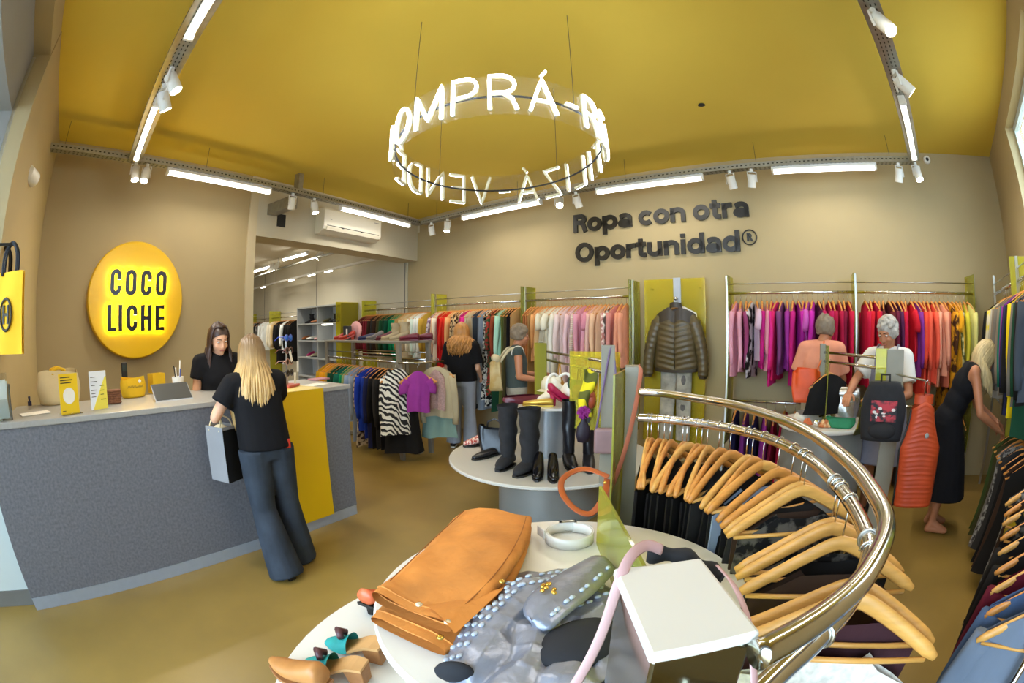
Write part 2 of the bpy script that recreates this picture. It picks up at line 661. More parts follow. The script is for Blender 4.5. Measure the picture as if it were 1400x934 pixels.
lt.add([(p.x, p.y, z) for z in (2.95, 3.36) for p in q], [(3, 2, 1, 0), (4, 5, 6, 7), (0, 1, 5, 4), (1, 2, 6, 5), (2, 3, 7, 6), (3, 0, 4, 7)])
struct(obj('trim_6', lt, M_GREYTRIM), 'grey lintel over the shop window')
gl = MB()
q = [e1 - uN * 0.05, e1 - uN * (x_end + 0.2), e1 - uN * (x_end + 0.2) - n_in * 0.012, e1 - uN * 0.05 - n_in * 0.012]
gl.add([(p.x, p.y, z) for z in (0.05, 2.95) for p in q], [(3, 2, 1, 0), (4, 5, 6, 7), (0, 1, 5, 4), (1, 2, 6, 5), (2, 3, 7, 6), (3, 0, 4, 7)])
struct(obj('window_2', gl, acrylic('shop_window_glass', (0.93, 0.97, 1.0), 0.02)), 'large shop window')

# rear room: ceiling, end wall, side wall
q = [FA.p(LEN_A + 0.0, -0.4), FB.p(0, 0), FB.p(-9.6, 0), FB.p(-9.6, 7.5), FA.p(-0.4, -0.16), FA.p(S_PART, -0.16), FA.p(S_PART, -0.4)]
q = [FB.p(0.05, 0), FB.p(-9.6, 0), FB.p(-9.6, 7.5), FA.p(-2.5, -0.4), FA.p(LEN_A, -0.4)]
v = [(p.x, p.y, REAR_Z) for p in q] + [(p.x, p.y, REAR_Z + 0.2) for p in q]
n = len(q)
struct(obj('ceiling_rear', MB().add(v, [tuple(range(n))[::-1], tuple(range(n, 2 * n))] + [(i, (i + 1) % n, (i + 1) % n + n, i + n) for i in range(n)]), M_CEIL2), 'white ceiling of the rear room')
quadwall('wall_rear_end', FB.p(-9.6, 7.5), FB.p(-9.6), 0, REAR_Z + 0.2, 0.2, M_WALL2, -1)
quadwall('wall_rear_side', FA.p(-2.5, -0.4), FB.p(-9.6, 7.5), 0, REAR_Z + 0.2, 0.2, M_WALL2, -1)
quadwall('wall_rear_lining', FB.p(-9.58, 0.015), FB.p(-0.25, 0.015), 0, REAR_Z, 0.014, M_WALL2, -1)
for k, s in enumerate((-7.2, -3.72, -0.32)):
    jm = MB().span(s - 0.008, s + 0.008, -0.02, 0.0, 0, REAR_Z)
    struct(obj('trim_%d' % (7 + k), jm, M_DARKTRIM, loc=FB.p(0, 0.0), rz=FB.rz), 'thin upright wall joint in the rear room')

# door in wall N beside the partition
dr = MB()
dr.span(-0.78, -0.1, -0.03, 0.0, 0.0, 2.06)
dd = struct(obj('door_1', dr, M_WALL, loc=P_NA2, rz=FN.rz), 'flush painted door beside the sign wall')
fr = MB()
fr.span(-0.82, -0.78, -0.045, 0.0, 0, 2.10)
fr.span(-0.1, -0.06, -0.045, 0.0, 0, 2.10)
fr.span(-0.78, -0.1, -0.045, 0.0, 2.06, 2.10)
obj('frame', fr, M_TRIM, dd)
hg = MB()
for z in (0.35, 1.2, 1.85):
    hg.cyl((-0.10, -0.05, z), 0.009, 0.1, 8)
obj('hinge', hg, M_DARKTRIM, dd)
# ------------------------------------------------------------------ cable trays, tubes, spots
RAIL_Z = 3.24
def tray(name, label, p0, p1, w=0.11, h=0.055, z=RAIL_Z, slots=True, m=None):
    p0, p1 = Vector(p0), Vector(p1)
    d = p1 - p0
    L = d.length
    rz = math.atan2(d.y, d.x)
    t = thing(name, label, 'cable tray', (p0.x, p0.y, z), rz, 'galvanised lighting trays')
    b = MB()
    b.span(0, L, -w / 2, w / 2, 0, 0.003)
    b.span(0, L, -w / 2, -w / 2 + 0.003, 0.003, h)
    b.span(0, L, w / 2 - 0.003, w / 2, 0.003, h)
    obj('channel', b, M_GALV, t)
    if slots:
        s = MB()
        k = 0
        x = 0.06
        while x < L - 0.06:
            for y in (-0.03, 0.0, 0.03):
                s.span(x, x + 0.022, y - 0.004, y + 0.004, -0.0012, 0.0)
            s.span(x, x + 0.022, -w / 2 - 0.0012, -w / 2, 0.022, 0.034)
            s.span(x, x + 0.022, w / 2, w / 2 + 0.0012, 0.022, 0.034)
            x += 0.05
            k += 1
        o = obj('slots', s, M_DARKHOLE, t)
        o['kind'] = 'stuff'
    for x in [0.3 + i * max(0.9, (L - 0.6) / max(1, round((L - 0.6) / 1.7))) for i in range(int((L - 0.3) / 1.2))]:
        if x < L - 0.1:
            obj('suspension_wire', MB().tube([(x, 0, 0.004), (x, 0, CEIL - z - 0.003)], 0.0025, 5), M_WIRE, t)
    return t


OFFA, OFFB, OFFR, OFFN = 0.55, 0.53, 1.15, 1.0
cAB = meet(AZ_A, D_A - OFFA, AZ_B, D_B - OFFB)
cBR = meet(AZ_B, D_B - OFFB, AZ_R, D_R - OFFR)
cRN = meet(AZ_R, D_R - OFFR, AZ_N, D_N - OFFN)
cNA = meet(AZ_N, D_N - OFFN, AZ_A, D_A - OFFA)
endA = meet(AZ_N, D_NW - 0.02, AZ_A, D_A - OFFA)
tray('lighting_tray', 'perforated steel tray running above the sign wall and air conditioner', endA, cAB)
tray('lighting_tray', 'perforated steel tray running along the back wall above the lettering', cAB + FB.x * 0.09, cBR)
tray('lighting_tray', 'wide steel tray crossing the ceiling at upper left', cNA + uN * -0.07, cNA - uN * 4.6, 0.15, 0.06)
dirR = -FR.x
tray('lighting_tray', 'wide steel tray crossing the ceiling at upper right', cBR + FR.x * 0.07, cBR + FR.x * 5.4, 0.13, 0.06)
# steel duct that passes from the tray over the partition end into the rear room
du = MB()
pd0 = FA.p(3.13, OFFA - 0.05, 3.1)
duct = thing('cable_duct', 'galvanised duct passing from the tray through the beam by the partition', 'duct', FA.p(3.1, 0.0, 3.0), FA.rz)
obj('body', MB().span(-0.07, 0.07, -OFFA + 0.06, 0.3, 0.08, 0.22), M_GALV, duct, bevel=0.004)
obj('opening', MB().span(0.1, 0.24, -0.006, 0.0, -0.05, 0.12), M_DARKHOLE, duct)
br = MB().add([(-0.02, -0.6, 0.3), (0.05, -0.6, 0.3), (0.05, -0.5, 0.3), (-0.02, -0.5, 0.3), (-0.02, -0.6, 0.5), (0.05, -0.6, 0.5), (0.05, -0.5, 0.5), (-0.02, -0.5, 0.5)],
              [(0, 1, 2, 3), (4, 7, 6, 5), (0, 4, 5, 1), (1, 5, 6, 2), (2, 6, 7, 3), (3, 7, 4, 0)])
obj('bracket', br, M_GALV, duct)


def tube_lamp(label, p0, p1, m=M_TUBE, z=None, group='linear tube lamps'):
    p0, p1 = Vector(p0), Vector(p1)
    d = p1 - p0
    L = d.length
    zz = (RAIL_Z - 0.075) if z is None else z
    t = thing('tube_lamp', label, 'tube lamp', (p0.x, p0.y, zz), math.atan2(d.y, d.x), group)
    b = MB().span(0, L, -0.03, 0.03, 0.043, 0.075)
    obj('housing', b, M_WHITEPL, t, bevel=0.004)
    for x in (0.012, L - 0.012):
        obj('end_cap', MB().span(x - 0.012, x + 0.012, -0.033, 0.033, 0.0, 0.045), M_WHITEPL, t, bevel=0.004)
    g = MB()
    g.tube([(0.026, 0, 0.018), (L - 0.026, 0, 0.018)], 0.021, 12)
    obj('glowing_tube', g, m, t, smooth=False)
    A = bpy.data.lights.new('tube_light', 'AREA')
    A.shape = 'RECTANGLE'
    A.size, A.size_y = L - 0.06, 0.036
    A.energy = (5.6 if m is M_TUBE else 14.0) * L
    A.color = (1.0, 0.95, 0.86)
    A.spread = math.radians(165)
    ao = bpy.data.objects.new('tube_light', A)
    COL.objects.link(ao)
    ao.parent = t
    ao.location = (L / 2, 0, -0.006)
    return t


def on_tray(fr, u, v, off):
    s, z = fr.on(u, v, off)
    return s


def spot(label, p, yaw, tilt, lit=True, z=RAIL_Z, size=1.0, group='white track spotlights', beam=None):
    """p plan position, yaw direction of aim, tilt from straight down"""
    t = thing('spotlight', label, 'spotlight', (p[0], p[1], z), yaw, group)
    st = MB()
    st.tube([(0, 0, 0.0), (0, 0, -0.035)], 0.02 * size, 10)
    obj('mount', st, M_WHITEPL, t)
    yk = MB()
    for s in (-1, 1):
        yk.box((0.052 * size * s, 0, -0.085), (0.006, 0.016, 0.11))
    yk.box((0, 0, -0.033), (0.11 * size, 0.016, 0.006))
    obj('yoke', yk, M_WHITEPL, t)
    R = Matrix.Rotation(tilt, 4, 'X')
    body = MB()
    r, h = 0.047 * size, 0.14 * size
    body.lathe([(0.0, 0.0), (r * 0.92, 0.0), (r, -0.008), (r, -h), (r * 0.9, -h), (r * 0.86, -h + 0.018), (0.0, -h + 0.018)], 20)
    body.xf(Matrix.Translation((0, 0, -0.06)) @ R)
    obj('can', body, M_WHITEPL, t, auto=35)
    if lit:
        ln = MB().lathe([(0.0, -h + 0.004), (r * 0.84, -h + 0.004), (r * 0.84, -h + 0.008), (0.0, -h + 0.008)], 20)
        ln.xf(Matrix.Translation((0, 0, -0.06)) @ R)
        obj('lens', ln, M_LAMP, t)
        L = bpy.data.lights.new('spot_beam', 'SPOT')
        L.energy = beam if beam is not None else 50
        L.color = (1.0, 0.95, 0.86)
        L.spot_size = math.radians(125)
        L.spot_blend = 1.0
        L.shadow_soft_size = 0.035
        lo = bpy.data.objects.new('beam', L)
        COL.objects.link(lo)
        lo.parent = t
        off = R @ Vector((0, 0, -h - 0.004))
        lo.location = (off.x, off.y, off.z - 0.06)
        lo.rotation_euler = (tilt, 0, 0)
    return t


# tubes along A
for (u0, v0, u1, v1), lab in (((228, 235, 370, 262), 'long tube lamp on the tray above the round yellow sign'), ((465, 283, 560, 305), 'long tube lamp on the tray in front of the air conditioner')):
    s0, s1 = FA.on(u0, v0, OFFA)[0], FA.on(u1, v1, OFFA)[0]
    tube_lamp(lab, FA.p(s0, OFFA), FA.p(s1, OFFA))
for (u0, v0, u1, v1), lab in (((632, 297, 740, 277), 'tube lamp on the back wall tray nearest the corner'), ((815, 262, 962, 242), 'tube lamp on the back wall tray directly above the large lettering'), ((1055, 234, 1198, 228), 'tube lamp on the back wall tray right of the lettering')):
    s0, s1 = FB.on(u0, v0, OFFB)[0], FB.on(u1, v1, OFFB)[0]
    tube_lamp(lab, FB.p(s0, OFFB), FB.p(s1, OFFB))
tube_lamp('tube lamp on the upper left ceiling tray, nearer the sign wall', cNA - uN * 0.22, cNA - uN * 1.42)
tube_lamp('tube lamp on the upper left ceiling tray, past its bright spotlights', cNA - uN * 2.3, cNA - uN * 3.5)
tube_lamp('tube lamp on the upper right ceiling tray by the back wall', cBR + FR.x * 0.30, cBR + FR.x * 1.60)
tube_lamp('tube lamp on the upper right ceiling tray, farther from the back wall', cBR + FR.x * 2.9, cBR + FR.x * 4.1)

# spots
yA, yB, yR, yN = FA.rz, FB.rz, FR.rz, FN.rz
spot('lit white spotlight where the sign wall tray meets the left tray', cNA + FA.x * 0.02, yA + 0.3, -0.3, beam=30)
spot('second lit spotlight hanging beside the tray corner at left', cNA + FA.x * 0.16, yA - 0.5, -0.35, beam=30)
for (u, v), lab, tl in (((401, 280), 'white spotlight with wide yoke left of the air conditioner', 0.1), ((430, 288), 'white spotlight just left of the air conditioner, lit downward', -0.25)):
    spot(lab, FA.p(FA.on(u, v - 18, OFFA)[0], OFFA), yA + (0.2 if u > 410 else -0.1), tl, lit=u > 410, beam=8)
for (u, lab, tl, yw, lt) in ((590, 'white spotlight nearest the back corner, unlit side to the room', 0.25, 0.0, False), (612, 'white spotlight second from the back corner', -0.15, 0.3, True),
                           (764, 'bright spotlight on the back wall tray behind the neon ring', -0.75, 0.6, True), (787, 'white spotlight right of the neon ring, tilted to the wall', 0.4, -0.3, False),
                           (998, 'white spotlight right of the lettering lamp, first of its pair', 0.35, -0.4, False), (1028, 'white spotlight right of the lettering lamp, second of its pair', 0.35, 0.5, False),
                           (1231, 'white tilted spotlight at the right end of the back wall tray', 0.35, 0.5, False)):
    spot(lab, FB.p(FB.on(u, 290 if u < 700 else (262 if u < 900 else 240), OFFB)[0], OFFB), yB + yw, tl, lit=lt, beam=18)
spot('lit spotlight at the corner of the back and right trays', cBR + FR.x * 0.02, yB + 0.2, -0.3, beam=25)
spot('lit spotlight on the right ceiling tray, aimed to the right', cBR + FR.x * 1.98, yR + 0.4, 0.75)
spot('lit spotlight on the right ceiling tray at the picture edge', cBR + FR.x * 2.7, yR - 0.6, 0.5)
spot('lit spotlight on the left ceiling tray, nearer the tube', cNA - uN * 1.62, yN + 0.4, -0.55)
spot('lit spotlight on the left ceiling tray, farther from the tube', cNA - uN * 1.86, yN - 0.3, -0.6)

# rear room lamps: a rail near wall B, two tubes, some spots
rr = thing('lighting_rail', 'thin rail with small lamps along the rear room wall', 'lighting rail', FB.p(-9.0, 0.4, 2.85), FB.rz)
obj('rail', MB().span(0, 8.8, -0.025, 0.025, 0, 0.045), M_WHITEPL, rr)
for x in (1.5, 3.6, 6.0, 8.2):
    obj('suspension_wire', MB().tube([(x, 0, 0.045), (x, 0, REAR_Z - 2.85)], 0.003, 5), M_WIRE, rr)
for x in (2.5, 4.5, 5.6, 6.4):
    obj('small_lamp', MB().span(x, x + 0.28, -0.02, 0.02, -0.02, 0.0), M_TUBE2, rr)
r2 = thing('lighting_rail', 'second thin rail below the rear room ceiling', 'lighting rail', FB.p(-9.0, 0.95, 3.02), FB.rz)
obj('rail', MB().span(0, 8.6, -0.02, 0.02, 0, 0.03), M_GALV, r2)
for x in (2.0, 5.0, 8.0):
    obj('suspension_wire', MB().tube([(x, 0, 0.03), (x, 0, REAR_Z - 3.02)], 0.003, 5), M_WIRE, r2)


def rear(u, v, z):
    return G(u, v, z)


a, b = rear(346, 373, 3.1), rear(371, 366, 3.1)
tube_lamp('farther tube lamp on the rear room ceiling', a, b, M_TUBE2, 3.1, 'rear room tube lamps')
a, b = rear(387, 357, 3.1), rear(421, 348, 3.1)
tube_lamp('nearer tube lamp on the rear room ceiling', a, b, M_TUBE2, 3.1, 'rear room tube lamps')
for (u, v, lab) in ((374, 368, 'left of two small lit spotlights between the rear tubes'), (381, 366, 'right of two small lit spotlights between the rear tubes'), (441, 350, 'bright round spotlight below the beam in the rear room')):
    p = rear(u, v - 6, 3.15)
    spot(lab, (p.x, p.y), yB + 2.6, 0.7, z=3.2, size=1.25, group='rear room spotlights', beam=110)
# more ceiling lamps of the rear room, out of direct view
for k in range(3):
    p = FB.p(-7.5 + 2.6 * k, 3.2)
    tube_lamp('tube lamp over the rear room aisle, %s from the end wall' % ['first', 'second', 'third'][k], p, p + FB.x * 1.2, M_TUBE2, 3.1, 'rear room tube lamps')

# ------------------------------------------------------------------ neon ring
NEON_C = Vector((-0.075, 2.873, 2.75))
NEON_R = 0.68
tiltM = Matrix.Identity(3)
nz = Vector((-0.0357, 0.0997, 1)).normalized()
nx = (Vector((1, 0, 0)) - nz * nz.x).normalized()
ny = nz.cross(nx)
tiltM = Matrix(((nx.x, ny.x, nz.x), (nx.y, ny.y, nz.y), (nx.z, ny.z, nz.z)))
neon = thing('neon_sign', 'hanging ring of white neon lettering over the shop floor', 'neon sign', NEON_C)


def nw(ang, h, r=NEON_R):
    """ang measured from the near side, growing to the right"""
    return tiltM @ Vector((r * math.sin(ang), -r * math.cos(ang), h))


def arcp(cx, cz, rx, rz_, a0, a1, n=9):
    return [(cx + rx * math.cos(math.radians(a0 + (a1 - a0) * i / n)), cz + rz_ * math.sin(math.radians(a0 + (a1 - a0) * i / n))) for i in range(n + 1)]


GLY = {
    'C': (0.66, [arcp(0.36, 0.5, 0.36, 0.5, 50, 310, 14)]),
    'O': (0.76, [arcp(0.38, 0.5, 0.38, 0.5, 0, 360, 20)]),
    'M': (0.78, [[(0, 0), (0, 1), (0.39, 0.1), (0.78, 1), (0.78, 0)]]),
    'P': (0.56, [[(0, 0), (0, 1), (0.3, 1)] + arcp(0.3, 0.73, 0.27, 0.27, 90, -90, 8) + [(0, 0.46)]]),
    'R': (0.6, [[(0, 0), (0, 1), (0.3, 1)] + arcp(0.3, 0.74, 0.27, 0.26, 90, -90, 8) + [(0, 0.48)], [(0.3, 0.48), (0.5, 0.3), (0.6, 0)]]),
    'A': (0.66, [[(0, 0), (0.33, 1), (0.66, 0)], [(0.11, 0.33), (0.55, 0.33)]]),
    'Á': (0.66, [[(0, 0), (0.33, 1), (0.66, 0)], [(0.11, 0.33), (0.55, 0.33)], [(0.33, 1.1), (0.45, 1.28)]]),
    '-': (0.36, [[(0.0, 0.45), (0.36, 0.45)]]),
    'E': (0.5, [[(0.5, 0), (0, 0), (0, 1), (0.5, 1)], [(0, 0.52), (0.44, 0.52)]]),
    'É': (0.5, [[(0.5, 0), (0, 0), (0, 1), (0.5, 1)], [(0, 0.52), (0.44, 0.52)], [(0.2, 1.1), (0.34, 1.28)]]),
    'U': (0.6, [[(0, 1), (0, 0.3)] + arcp(0.3, 0.3, 0.3, 0.3, 180, 360, 9) + [(0.6, 1)]]),
    'T': (0.58, [[(0, 1), (0.58, 1)], [(0.29, 1), (0.29, 0)]]),
    'I': (0.06, [[(0.03, 0), (0.03, 1)]]),
    'L': (0.46, [[(0, 1), (0, 0), (0.46, 0)]]),
    'Z': (0.56, [[(0, 1), (0.56, 1), (0, 0), (0.56, 0)]]),
    'V': (0.62, [[(0, 1), (0.31, 0), (0.62, 1)]]),
    'N': (0.6, [[(0, 0), (0, 1), (0.6, 0), (0.6, 1)]]),
    'D': (0.62, [[(0, 0), (0, 1), (0.24, 1)] + arcp(0.24, 0.5, 0.38, 0.5, 90, -90, 10) + [(0, 0)]]),
}
TXT = 'COMPRÁ-REUTILIZÁ-VENDÉ-'
LH = 0.228
GAP = 0.0
tot = sum(GLY[c][0] for c in TXT) * LH
GAP = (2 * PI * NEON_R - tot) / len(TXT)
pos = -1.36
for c in TXT:
    w, strokes = GLY[c]
    g, bk = MB(), MB()
    for st in strokes:
        dense = []
        for i in range(len(st) - 1):
            k = max(1, int(math.hypot(st[i + 1][0] - st[i][0], st[i + 1][1] - st[i][1]) / 0.12))
            for j in range(k):
                dense.append((st[i][0] + (st[i + 1][0] - st[i][0]) * j / k, st[i][1] + (st[i + 1][1] - st[i][1]) * j / k))
        dense.append(st[-1])
        g.tube([nw(pos + p[0] * LH / NEON_R, (p[1] - 0.45) * LH, NEON_R + 0.021) for p in dense], 0.009, 6)
        bk.tube([nw(pos + p[0] * LH / NEON_R, (p[1] - 0.45) * LH, NEON_R + 0.008) for p in dense], 0.0118, 6)
    l_ = obj('letter', g, M_NEON, neon)
    obj('letter_back', bk, M_NEONBACK, l_)
    pos += (w * LH + GAP) / NEON_R
hp = [nw(2 * PI * i / 64, 0.0, NEON_R - 0.008) for i in range(64)]
obj('hoop', MB().tube(hp, 0.007, 8, closed=True), M_BLACK, neon, smooth=True)
hp = [nw(2 * PI * i / 48, 0.0, NEON_R) for i in range(49)]
rim = MB()
for i in range(48):
    a_, b_ = 2 * PI * i / 48, 2 * PI * (i + 1) / 48
    rim.add([nw(a_, -0.125, NEON_R), nw(b_, -0.125, NEON_R), nw(b_, 0.135, NEON_R), nw(a_, 0.135, NEON_R), nw(a_, -0.125, NEON_R + 0.004), nw(b_, -0.125, NEON_R + 0.004), nw(b_, 0.135, NEON_R + 0.004), nw(a_, 0.135, NEON_R + 0.004)],
            [(0, 1, 2, 3), (7, 6, 5, 4), (0, 4, 5, 1), (3, 2, 6, 7)])
obj('clear_band', rim, acrylic('clear_band', (0.985, 0.985, 0.98), 0.02, False), neon)
for a in (0.7, 2.45, 3.9, 5.5):
    p = nw(a, 0.0, NEON_R - 0.008)
    obj('suspension_wire', MB().tube([p, (p.x, p.y, CEIL - NEON_C.z - 0.003)], 0.002, 5), M_WIRE, neon)
# ceiling rose and a small hole in the ceiling
p = G(959, 143, CEIL)
o = obj('ceiling_hole', MB().lathe([(0.0, 0.0), (0.03, 0.0), (0.035, -0.006), (0.028, -0.01), (0.0, -0.006)], 16), M_DARKHOLE, loc=(p.x, p.y, CEIL))
tag(o, 'small dark round fitting in the mustard ceiling', 'ceiling fitting')
# ------------------------------------------------------------------ service counter
CS0, CS1, CDEP, CTOP = -0.485, 2.55, 0.66, 1.15
ct = thing('service_counter', 'long grey speckled counter with a yellow band at its right end', 'counter', FC.p(0), FC.rz)
obj('body', MB().span(CS0, CS1 - 0.02, 0.0, CDEP, 0.085, CTOP - 0.035), M_GREYLAM, ct, bevel=0.003)
plab(obj('kick_plate', MB().span(CS0, CS1 - 0.03, -0.004, CDEP - 0.02, 0.0, 0.085), M_KICK, ct), 'pale brushed metal kick plate')
obj('top', MB().span(CS0, CS1, -0.012, CDEP + 0.02, CTOP - 0.035, CTOP), M_GREYTOP, ct, bevel=0.004)
plab(obj('front_band', MB().span(1.86, 2.25, -0.016, 0.0, 0.085, CTOP - 0.002), M_YELLOW, ct), 'bright yellow band on the front')
plab(obj('top_band', MB().span(1.86, 2.25, -0.0165, CDEP + 0.022, CTOP - 0.002, CTOP + 0.002), M_YTOP, ct), 'pale yellow band across the top')


def cpos(u, v, z=CTOP):
    """pixel on the counter top -> counter frame x, y"""
    p = G(u, v, z) - FC.o
    return p.dot(FC.x), p.dot(FC.y)


def cw(u, v, z=CTOP):
    p = G(u, v, z)
    return Vector((p.x, p.y, z + 0.0025))


def lines(par, x0, x1, zs, y, h=0.004, seed=1):
    r = random.Random(seed)
    for z in zs:
        obj('printed_line', MB().span(x0, x0 + (x1 - x0) * r.uniform(0.55, 1.0), y - 0.001, y, z - h / 2, z + h / 2), M_INK, par)


M_INK = mat('print_ink', '#3a3526', 0.7)
M_PAPER = mat('white_paper', '#f0ece0', 0.7, var=0.01, scale=3)
M_YCARD = mat('yellow_card', '#f0c818', 0.5, var=0.01, scale=3)
M_YFAB = mat('yellow_cotton', '#e2b418', 0.85, var=0.06, scale=8, bump=0.1, bscale=90)
M_CREAMFAB = mat('natural_canvas', '#d8c79d', 0.9, var=0.06, scale=6, bump=0.15, bscale=120)
FACE = FC.rz + 0.28       # cards stand turned a little toward the entrance

# yellow standing card with white disc
p = cw(97, 566)
c1 = thing('standing_card', 'yellow standing card with a white disc on the counter', 'card', p, FACE)
obj('card', MB().span(-0.075, 0.075, 0.0, 0.004, 0.0, 0.235), M_YCARD, c1, bevel=0.001)
d = MB().lathe([(0.0, 0.0), (0.048, 0.0), (0.048, 0.0015), (0.0, 0.0015)], 32)
d.xf(Matrix.Translation((0, 0, 0.105)) @ Matrix.Rotation(PI / 2, 4, 'X'))
obj('white_disc', d, M_PAPER, c1)
lines(c1, -0.062, 0.058, (0.214, 0.198, 0.182), 0.0, 0.006, 3)
lines(c1, -0.062, -0.03, (0.018,), 0.0, 0.004, 5)
obj('acrylic_foot', MB().span(-0.08, 0.08, -0.05, 0.06, 0.0, 0.003), A_CLEAR, c1)
# white / yellow price card
p = cw(137, 560)
c2 = thing('standing_card', 'standing card split diagonally white and yellow on the counter', 'card', p, FACE)
obj('card', MB().span(-0.07, 0.07, 0.0, 0.004, 0.0, 0.235), mat('pale_card', '#e9ecef', 0.5), c2, bevel=0.001)
obj('yellow_corner', MB().prism([(-0.055, 0.0), (0.07, 0.0), (0.07, 0.2), (0.06, 0.2)], -0.0012, 0.0), mat('pale_yellow_card', '#efdc52', 0.5), c2)
lines(c2, -0.06, -0.005, (0.2, 0.172, 0.15, 0.12, 0.1, 0.08), -0.0012, 0.004, 8)
lines(c2, 0.015, 0.06, (0.145, 0.115, 0.09, 0.06), -0.0012, 0.004, 9)
# cream canvas tote lying at the back
def soft_bag(name, label, cat, p, rz, w, d, h, m, seed, strap=None, text=None, lean=0.0):
    r = np.random.RandomState(seed)
    t = thing(name, label, cat, p, rz)
    ph = r.uniform(0, 6, 6)

    def fn(a, b):
        q = 2 * PI * a
        sx = math.copysign(abs(math.cos(q)) ** 0.5, math.cos(q))
        sy = math.copysign(abs(math.sin(q)) ** 0.6, math.sin(q))
        k = 0.86 + 0.14 * math.sin(PI * min(1, b * 0.9 + 0.1)) + 0.1 * b
        x = sx * w / 2 * k + 0.012 * math.sin(5 * q + ph[0]) * b
        y = sy * d / 2 * (1.0 - 0.35 * b) + 0.012 * math.sin(3 * q + ph[1] + 3 * b) + lean * b * h
        z = b * h * (1 + 0.08 * math.sin(2 * q + ph[2]) * b)
        return (x, y, z)
    mb = MB().grid(fn, 28, 8, closed=True)
    n = len(mb.v)
    mb.add([fn(i / 28, 0) for i in range(28)], [tuple(range(28))])
    mb.add([(fn(i / 28, 1)[0] * 0.93, fn(i / 28, 1)[1] * 0.9, fn(i / 28, 1)[2] - 0.04) for i in range(28)], [tuple(range(28))])
    obj('bag_body', mb, m, t, smooth=True)
    if strap:
        for sy in (-1, 1):
            sb = MB()
            pts = [Vector((-w * 0.16, sy * d * 0.3 + lean * h, h * 0.92)), Vector((-w * 0.14, sy * d * 0.22 + lean * h, h * 1.06)), Vector((0, sy * d * 0.15 + lean * h, h * 1.12)), Vector((w * 0.14, sy * d * 0.22 + lean * h, h * 1.06)), Vector((w * 0.16, sy * d * 0.3 + lean * h, h * 0.6))]
            sb.tube(pts, 0.012, 8, flat=0.3, up=(0, 1, 0))
            obj('strap', sb, strap, t, smooth=True)
    if text:
        mb2 = MB()
        r2 = random.Random(seed)
        tm = text_mesh(text, h * 0.22, 0.002, 0.002, 'CENTER')
        tm.transform(Matrix.Translation((0, -d / 2 - 0.006, h * 0.5)))
        link('lettering', tm, M_INK, t)
    return t


soft_bag('canvas_tote', 'large cream canvas tote with yellow straps on the counter', 'bag', cw(82, 551), FC.rz + 0.2, 0.38, 0.2, 0.215, M_CREAMFAB, 4, strap=M_YFAB)
yb = soft_bag('yellow_bag', 'crumpled yellow printed bag beside the white and yellow card', 'bag', cw(183, 543), FC.rz + 0.15, 0.22, 0.1, 0.14, M_YFAB, 9)
tx = MB()
rr_ = random.Random(5)
x = -0.07
while x < 0.06:
    hgt = rr_.uniform(0.008, 0.02)
    tx.tube([(x, -0.056, 0.07), (x + 0.006, -0.057, 0.07 + hgt), (x + 0.012, -0.056, 0.072)], 0.0018, 5)
    x += 0.013
obj('script_print', tx, M_INK, yb)
obj('round_badge', MB().ell((0.045, -0.052, 0.115), (0.014, 0.004, 0.014), 12, 8), M_PAPER, yb)
# yellow box / bin
p = cw(219, 538)
b = thing('yellow_box', 'upright open yellow box behind the tablet on the counter', 'box', p, FC.rz + 0.3)
mb = MB()
for (x0, x1, y0, y1) in ((-0.065, 0.065, 0.0, 0.004), (-0.065, 0.065, 0.086, 0.09), (-0.065, -0.061, 0.004, 0.086), (0.061, 0.065, 0.004, 0.086)):
    mb.span(x0, x1, y0, y1, 0, 0.15)
mb.span(-0.061, 0.061, 0.004, 0.086, 0.0, 0.004)
obj('walls', mb, M_YFAB, b)
# card reader handset
p = cw(176, 540)
b = thing('card_reader', 'black card reader standing behind the yellow bag', 'card reader', p + FC.y * 0.12, FC.rz)
obj('handset', MB().box((0, 0.0, 0.12), (0.055, 0.03, 0.24)), M_BLACK, b, bevel=0.01)
obj('screen', MB().span(-0.02, 0.02, -0.0165, -0.0155, 0.17, 0.22), mat('dark_screen', '#3a4642', 0.2), b)
# tablet on a low stand
p = cw(238, 547)
b = thing('tablet', 'dark flat tablet tilted on a low stand at the counter edge', 'tablet', p, FC.rz)
Rm = Matrix.Rotation(-0.9, 3, 'X')
obj('slab', MB().box((0, 0.05, 0.052), (0.3, 0.012, 0.16), M=Rm), mat('tablet_back', '#3c3d3b', 0.4), b, bevel=0.004)
obj('bezel', MB().box((0, 0.042, 0.047), (0.31, 0.004, 0.165), M=Rm), M_ALU, b, bevel=0.002)
obj('foot', MB().box((0, 0.06, 0.006), (0.2, 0.1, 0.012)), M_BLACK, b, bevel=0.003)
# pen cup
p = cw(250, 541)
b = thing('pen_cup', 'white cup of pens beside the cashier', 'cup', p + FC.y * 0.1, FC.rz)
obj('cup', MB().lathe([(0.0, 0.0), (0.045, 0.0), (0.05, 0.13), (0.045, 0.13), (0.041, 0.006), (0.0, 0.006)], 20), M_PAPER, b, auto=35)
for k, (a, h, m) in enumerate(((0.4, 0.25, M_PAPER), (2.2, 0.21, M_BLACK), (4.0, 0.2, M_PAPER), (5.2, 0.19, mat('blue_pen', '#2e4a9c', 0.4)))):
    obj('pen', MB().tube([(0.01 * math.cos(a), 0.01 * math.sin(a), 0.01), (0.036 * math.cos(a), 0.036 * math.sin(a), h)], 0.005, 8), m, b)
